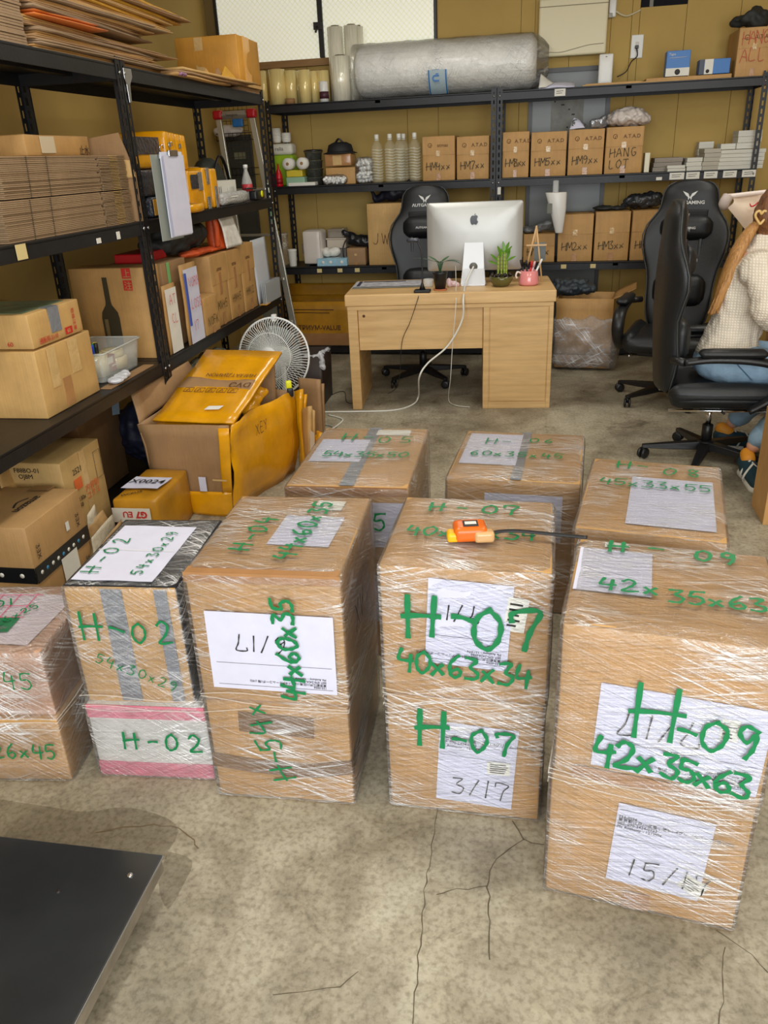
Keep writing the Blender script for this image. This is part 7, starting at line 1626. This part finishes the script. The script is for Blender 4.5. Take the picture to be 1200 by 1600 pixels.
t, w = lbox('orange_box', 'pale orange and white box right of the white flat box', 'box', 4.88, 5.04, Z2, .21, .05, M('box_peach', (214, 160, 100), .5), X=-2.15); MB().box(w * .5, -.005, .0, w, -.002, .2).obj('white_side', PAPERW, t)
OLV = M('olive_cloth', (46, 50, 42), .7, bump=.3, bscale=60)
t = llump('olive_bag', 'dark olive rounded bag behind the basket at the shelf end', 'bag', 5.20, Z2 + .003, -2.12, [('ell', (.0, .05, .13), (.17, .09, .13)), ('ell', (.08, .05, .10), (.14, .08, .10))], OLV, wob=.006); MB().tube(catmull([(-.15, -.03, .12), (-.05, -.05, .26), (.10, -.03, .23), (.2, -.02, .10)], 6), .010, 6, flat=.5).obj('strap', BLACKP, t)
t = lth('bubble_mailer', 'rolled grey bubble-wrapped parcel lying in front of the basket', 'parcel', 4.58, Z2, -1.83); MB().soft(.22, .03, .034, .46, .055, .064, .02, 8, .003, .006, 40).obj('parcel', M('bubble_grey', (190, 190, 186), .25, var=.35, vscale=60, bump=.8, bscale=70), t); sheet(t, 'label', (.04, -.001, .04), W, (0, .02, .02), .30, .02, PAPERW, n=3)
t = lth('tape_dispenser', 'black tape dispenser at the far end of the left middle shelf', 'dispenser', 5.12, Z2, -1.83); MB().soft(.10, .03, .03, .16, .05, .055, .008, 6).obj('body', BLACKP, t); MB().tube([(-.10, .03, .075), (.08, .03, .07)], .010, 8, flat=.5).obj('arm', BLACKP, t); MB().lathe([(.02, -.003), (.02, .003), (.008, .004)], 16, T=Matrix.Translation((.12, .0, .035)) @ Matrix.Rotation(R(90), 4, 'X')).obj('wheel', M('neon_yellow', (226, 224, 30), .4), t)
t = thing('soda_bottle', 'clear plastic bottle with a white cap at the far end of the left shelf', 'bottle', (-1.95, 5.30, Z2)); MB().lathe([(.028, 0), (.034, .01), (.034, .10), (.030, .12), (.012, .175), (.012, .19)], 18).obj('bottle', M('pet_clear', (222, 222, 216), .08, alpha=.45), t); MB().lathe([(.015, .188), (.015, .21), (0, .212)], 14).obj('cap', WHITEP, t); MB().lathe([(.0345, .05), (.0345, .095)], 18).obj('label', M('label_redwhite', (190, 60, 66), .4), t)
# --- top shelf: flattened cartons
YEN = M('yellow_card', (214, 160, 40), .4, var=.3, vscale=6, bump=.2, bscale=15)
b1 = lth('folded_carton_bundle', 'thick bundle of folded cartons at the left end of the top shelf', 'carton bundle', 2.32, Z3, -1.77, None); mb = MB(); rnd = random.Random(5)
for k in range(30): mb.box(0, rnd.uniform(-.003, .003), .009 * k, .52 + rnd.uniform(-.004, .004), .38, .009 * k + .0075)
o = mb.obj('board_edges', KLAY, b1); o['kind'] = 'stuff'
rnd = random.Random(11); zc = Z3
spec = [(2.90, 1.10, .014, CARD, 0), (2.91, 1.10, .014, KLAY, 0), (2.90, 1.08, .014, CARD3, 0), (2.95, 1.00, .014, CARD, .5), (2.94, 1.10, .012, KLAY, 1), (2.88, 1.30, .012, CARD3, 1.2), (2.86, 1.10, .014, CARD2, 1.6), (2.92, .50, .018, M('orange_card', (206, 110, 40), .5), .8), (2.90, 1.05, .012, KLAY, 1.0), (2.87, .95, .014, CARD3, 1.6), (2.88, 1.00, .012, CARD, 2.0), (2.90, 1.10, .014, KLAY, 1.0), (2.98, 1.15, .012, CARD2, .6), (2.92, 1.18, .014, CARD, 1.2), (3.02, 1.15, .012, YEN, .6), (3.00, 1.20, .014, CARD2, 1.0), (3.10, 1.22, .012, YEN, .5), (3.2, 1.15, .014, CARD3, .5), (3.25, 1.2, .012, YEN, .4)]
for k, (Y0, L, th, m_, tl_) in enumerate(spec):
    lb = 'flattened carton in the loose top shelf pile, %s' % ['lowest', 'second lowest', 'third lowest', 'fourth lowest', 'fifth from below', 'sixth from below', 'seventh from below', 'eighth from below, orange', 'ninth from below', 'tenth from below', 'eleventh from below', 'twelfth from below', 'thirteenth from below', 'sixth from the top', 'fifth from the top, yellow', 'fourth from the top', 'third from the top, yellow', 'second from the top', 'topmost, yellow'][k]
    t = lth('flattened_carton', lb, 'flattened carton', Y0, zc + .002, -1.80 + rnd.uniform(-.02, .03), 'flattened cartons piled on the top left shelf', rnd.uniform(-2.5, 2.5))
    s_ = math.tan(R(0)); n_ = 8
    wall(t, ((0, 0, .0), (L, 0, 0), (L, .40, 0), (0, .40, 0)), -.0045, m_, 'board', wob=.0015, seed=k, n=8)
    wall(t, ((.01, .004, th - .006), (L - .02 - .05 * (k % 3), .004, th - .006), (L - .03, .40, th - .006), (.0, .40, th - .006)), -.0045, m_, 'fold', wob=.0018, seed=k + 30, n=8)
    zc += th + .0015
for k, (Y0, L, z_, m_, lb) in enumerate(((3.95, .75, Z3, CARD, 'lowest flat cardboard piece between the pile and the yellow-brown carton'), (3.98, .95, Z3 + .014, CARD3, 'brown flat piece lying over the lowest one at the middle of the top shelf'), (4.02, 1.05, Z3 + .028, CARD2, 'pale flat piece on top, reaching to the far end of the top left shelf'))):
    t = lth('flat_cardboard', lb, 'cardboard', Y0 + .08, z_ + .002, -1.775 - .0 * k, 'flat pieces at the far part of the top left shelf', -1.0 * k); wall(t, ((0, 0, 0), (L, 0, .0), (L, .30, 0), (0, .30, 0)), -.010, m_, 'board', wob=.002, seed=k + 40, n=6)
    MB().prism([(L * .5, .0), (L * .56, .05), (L * .66, .015), (L * .7, 0)], .004, axis=1, o=.01, T=Matrix.Translation((0, 0, .012))).obj('torn_flap', YEN if k == 2 else m_, t)
t = lth('pink_bag', 'small crumpled pinkish bag at the lip of the top left shelf', 'bag', 4.08, Z3, -1.765); put(blob([('ell', (0, 0.01, .008), (.03, .012, .008)), ('ell', (.03, .01, .008), (.025, .012, .007))], .004, 1, wob=.006, ws=60), 'bag', M('mauve_bag', (150, 110, 140), .3), t)
GC_ = cardboard('card_golden', (204, 146, 52)); 
t = thing('cardboard_carton', 'golden-brown carton at the far end of the top left shelf, below the window', 'carton', (-2.20, 5.02, Z3 + .045), ang)
MB().soft(.19, .19, .12, .38, .40, .24, .006, 8, .004, .003, 8).obj('carton', GC_, t); MB().box(.378, .08, .0, .384, .2, .24).obj('tape', YEL, t); MB().box(.12, -.014, .0, .17, -.010, .235).obj('tape', TAPEC, t)
t2 = tag(MB().box(0, 0, 0, .38, .38, .018).obj('flat_cardboard', CARD2, None, (-2.20, 5.03, Z3 + .024), (0, 0, ang)), 'pale flat cardboard directly beneath the golden-brown carton', 'cardboard')
MB().box(0, 0, 0, .38, .38, .020); tag(MB().box(0, 0, 0, .36, .38, .020).obj('flat_cardboard', CARD3, None, (-2.20, 5.04, Z3 + .001), (0, 0, ang)), 'lower flat cardboard at the shelf surface beneath the golden-brown carton', 'cardboard')
# shelf-lip bits
for k, (px, py, w, h, z_, lb) in enumerate(((20, 391, .06, .05, 1.285, 'cream price label on the left middle shelf lip at the picture edge'), (151, 371, .035, .02, 1.285, 'torn white tape piece on the middle shelf lip, left one'), (184, 364, .03, .03, 1.285, 'torn white tape piece on the middle shelf lip, near the post'))):
    p = gx(px, py, xf(3.0) + .004); tag(MB().box(0, 0, 0, w, .0015, h).obj('lip_label', PAPERW if k else STK, None, (xf(p.y) + .0035, p.y, z_ - .052), (0, 0, RZL)), lb, 'label', 'labels on the left middle shelf lip')
# --- bottom level (z .075)
AMZ = cardboard('card_amz', (192, 150, 96))
Xa = -1.735; ya = gx(38, 826, Xa); yb = gx(125, 762, Xa); hA = ya.z - Z0
t, w = lbox('printed_carton', 'carton with a smile logo and black tape in the lower left corner of the shelving', 'carton', ya.y, yb.y, Z0, hA, .36, AMZ, X=Xa, rz=0)
BT2 = M('black_print_tape', (20, 22, 26), .25); MB().box(-.002, -.006, hA * .30, w + .002, -.003, hA * .50).obj('tape_band', BT2, t); MB().box(-.006, -.002, hA * .30, -.003, .34, hA * .50).obj('tape_band', BT2, t)
mb = MB()
for k in range(9): o = MB().lathe([(.004, 0), (.008, 0), (.008, .001)], 10, T=Matrix.Translation((.03 + w * .1 * k, -.0062, hA * .40)) @ Matrix.Rotation(R(90), 4, 'X')).obj('tape_symbol', M('tape_blue', (60, 130, 170), .4) if k % 3 == 1 else PAPERW, t)
for k in range(4): MB().lathe([(.004, 0), (.009, 0), (.009, .001)], 10, T=Matrix.Translation((-.0062, .05 + .08 * k, hA * .40)) @ Matrix.Rotation(R(-90), 4, 'Y')).obj('tape_symbol', PAPERW, t)
ti = (Matrix.Translation(t.location) @ Matrix.Rotation(RZL, 4, 'Z')).inverted(); zA = Z0 + hA
def lA(px, py): return ti @ gz(px, py, zA)
a_, b_ = lA(67, 777), lA(28, 803); dX = (b_ - a_); L_ = dX.length; dX.normalize(); dY = Vector((-dX.y, dX.x, 0))
print_text(t, 'amazon', a_ + dY * -.028 + Vector((0, 0, .005)), dX, dY, L_ * .235, INK, 'printed_text', 'LEFT', .0004)
c_ = a_ + dX * L_ * .15 - dY * .045; MB().tube(catmull([c_ + Vector((0, 0, .004)), c_ + dX * L_ * .3 - dY * .016 + Vector((0, 0, .004)), c_ + dX * L_ * .6 + Vector((0, 0, .004))], 6), .004, 6, flat=.2).obj('smile_print', INK, t)
for k, (u, v) in enumerate(((.08, .75), (.82, .75), (.86, .14))): print_text(t, 'ӠƎX', (w * u, -.0055, hA * v), (0, 0, -1) if k < 2 else (0, 0, -1), W, .022, INK, 'printed_symbol')
sheet(t, 'shipping_label', (w * .42, -.0065, .004), W, UZ, w * .30, hA * .34, PAPERW, n=3); sheet(t, 'barcode', (w * .62, -.0055, hA * .62), W, UZ, .022, .035, PAPERW, n=2); q_ = [lA(*p_) + Vector((0, 0, .004)) for p_ in ((42, 768), (76, 768), (87, 761), (55, 761))]; MB().add(q_, [(0, 1, 2, 3)]).obj('print_block', M('print_block', (140, 104, 60), .7), t)
ya = gx(92, 725, -1.84); yb = gx(157, 695, -1.84); hB = ya.z - Z0
t, w = lbox('printed_carton', 'tall carton with orange stamps and black codes behind the smile-logo one', 'carton', ya.y, yb.y, Z0, hB, .30, cardboard('card_yellowish', (206, 170, 108)), X=-1.84)
OR_ = M('stamp_orange', (214, 104, 50), .6); MB().box(w * .45, -.0045, .0, w * .58, -.003, hB).obj('tape', TAPEC, t)
print_text(t, '2521', (w * .22, -.0055, hB * .80), W, UZ, .026, INK, 'printed_text'); MB().box(w * .22, -.0055, hB * .63, w * .40, -.004, hB * .75).obj('stamp', OR_, t); print_text(t, '130x\n50', (w * .24, -.0055, hB * .5), W, UZ, .02, INK, 'printed_text'); print_text(t, '内容物\nコクヨ', (w * .44, -.0065, hB * .55), W, UZ, .026, OR_, 'printed_text')
MB().tube([(w * .78, -.005, hB * .9), (w * .95, -.005, hB * .9), (w * .95, -.005, hB * .6), (w * .78, -.005, hB * .6), (w * .78, -.005, hB * .9)], .001, 4).obj('printed_frame', INK, t)
print_text(t, 'F88BO-01\n  OJ8M', (-.0055, .20, hB * .90), (0, -1, 0), UZ, .02, INK, 'printed_text'); print_text(t, 'プロシエント', (-.0055, .24, hB * .62), (0, -1, 0), UZ, .024, OR_, 'printed_text'); print_text(t, '赤ちゃん', (-.0055, .2, hB * .53), (0, -1, 0), UZ, .02, INK, 'printed_text')
t, w = lbox('cardboard_carton', 'plain brown carton at the far left edge under the shelf', 'carton', 2.72, 3.0, Z0, .40, .12, CARD3, X=-2.155); MB().box(w * .4, -.004, .1, w * .55, -.002, .38).obj('tape', TAPE, t)
t = thing('crumpled_paper', 'crumpled brown paper sheets at the left edge beside the smile-logo carton', 'paper', (-2.02, 2.50, Z0 + .001), RZL)
for k in range(3): wall(t, ((0, .02 + .035 * k, 0), (.16, .03 + .03 * k, 0), (.15, .05 + .03 * k, .36 - .03 * k), (.01, .03 + .03 * k, .38 - .02 * k)), .003, CARD2, 'sheet', wob=.02, seed=k * 3, n=10)
# yellow carton with the X0024 sheet and the dark carton behind
t = thing('yellow_taped_carton', 'low yellow-taped carton with the X0024 sheet, left of the big yellow box', 'carton', (-1.772, 2.78, .001), R(3)); w = .20
MB().soft(w / 2, .185, .115, w, .36, .23, .012, 8, .004, .004, 9).obj('carton', YLC, t)
sheet(t, 'paper_sheet', (.0, .10, .2435), (1, -.03, 0), (.12, .98, 0), .17, .13, PAPER, seed=4, wave=.003); print_text(t, 'X0024', (.012, .15, .2485), (1, -.03, 0), (.12, .98, 0), .044, INK, 'printed_text', 'LEFT', .0003)
MB().box(.0, -.008, .13, w * .85, -.005, .195).obj('white_tape', M('tape_whitish', (214, 206, 190), .3), t); print_text(t, 'EU', (w * .46, -.0095, .18), (-1, 0, 0), (0, 0, -1), .028, REDI, 'printed_text', 'LEFT', .001); print_text(t, 'G7', (w * .78, -.0095, .18), (-1, 0, 0), (0, 0, -1), .03, REDI, 'printed_text', 'LEFT', .002)
print_text(t, 'MCKU4', (.04, .02, .238), (.75, .6, 0), (-.6, .75, 0), .02, INK, 'printed_text')
t, w = lbox('cardboard_carton', 'dull brown carton behind the X0024 carton with a blue-grey label hanging over', 'carton', 3.08, 3.46, Z0, .42, .18, CARD4, X=-2.06); sheet(t, 'label', (w * .82, -.006, .33), (1, 0, -.2), (.2, 0, 1), .07, .09, M('label_bluegrey', (170, 190, 204), .5), n=2)
llump('black_bag', 'black plastic bag slumped on the dull brown carton under the shelf', 'bag', 3.26, Z0 + .43, -2.10, [('ell', (0, 0, .04), (.17, .09, .05)), ('ell', (.12, 0, .07), (.12, .07, .06))], BSH, wob=.02, seed=3)
llump('foil_scraps', 'crumpled dark film scraps on the black bag under the shelf', 'scraps', 3.48, Z0 + .45, -1.99, [('ell', (0, 0, .05), (.09, .05, .04)), ('ell', (.05, 0, .02), (.07, .05, .04))], M('dark_film', (70, 68, 62), .15, var=.7, vscale=40, bump=.9, bscale=50), wob=.025, seed=8, ws=40)
llump('dark_clothes', 'navy cloth bundle on the far bottom shelf behind the big yellow carton', 'clothes', 3.78, Z0 + .30, -2.0, [('ell', (0, 0, .0), (.25, .10, .08)), ('cap', (-.2, 0, -.24), (.2, 0, -.24), .055, .055), ('cap', (-.2, 0, -.1), (.2, 0, -.1), .16, .16)], M('navy_cloth', (22, 26, 48), .6), wob=.02, seed=5).location.z = .375
llump('plastic_bag', 'milky clear plastic bag on the far bottom shelf behind the yellow sheets', 'bag', 4.36, Z0 + .33, -1.95, [('ell', (0, 0, .06), (.28, .09, .075)), ('cap', (-.15, 0, -.12), (.15, 0, -.12), .15, .15)], M('milky_bag', (176, 172, 150), .25, var=.3, vscale=12, bump=.5, bscale=18), wob=.02, seed=6).location.z = .36
t = thing('kraft_bags', 'crumpled kraft and clear wrap wedged between smile-logo carton and the H-02 parcel', 'wrapping', (-1.70, 2.50, .001), RZL)
KB = M('kraft_bag', (176, 140, 92), .35, var=.4, vscale=12, bump=.5, bscale=18); KW = M('pale_wrap', (196, 184, 160), .25, var=.3, vscale=10, bump=.4)
for k in range(4): wall(t, ((0, -.01 + .02 * k, 0), (.24, -.0 + .015 * k, 0), (.22 - .03 * k, .0 + .02 * k, .17 + .035 * k), (.02 + .02 * k, .01 + .02 * k, .13 + .04 * k)), .003, (KB, KW)[k % 2], 'sheet', wob=.016, seed=k * 5 + 2, n=12)
tag(MB().box(0, 0, 0, .42, .36, .58).obj('tall_carton', CARD, None, (gz(1184, 820).x + .018, gz(1184, 820).y, .0), bevel=.003), 'tall brown carton cut off by the right picture edge near the shoes', 'carton').scale = (1, .6, .8)
# grey and dark poles standing at the far end of the left bay
for k, (y_, x_, m_, lb) in enumerate(((5.60, -1.98, M('grey_board', (120, 118, 100), .6), 'grey narrow board leaning behind the far left post'),)):
    t = thing('leaning_board', lb, 'board', (x_, y_, 0)); MB().box(-.06, -.01, 0, .06, .01, .62).obj('board', m_, t)
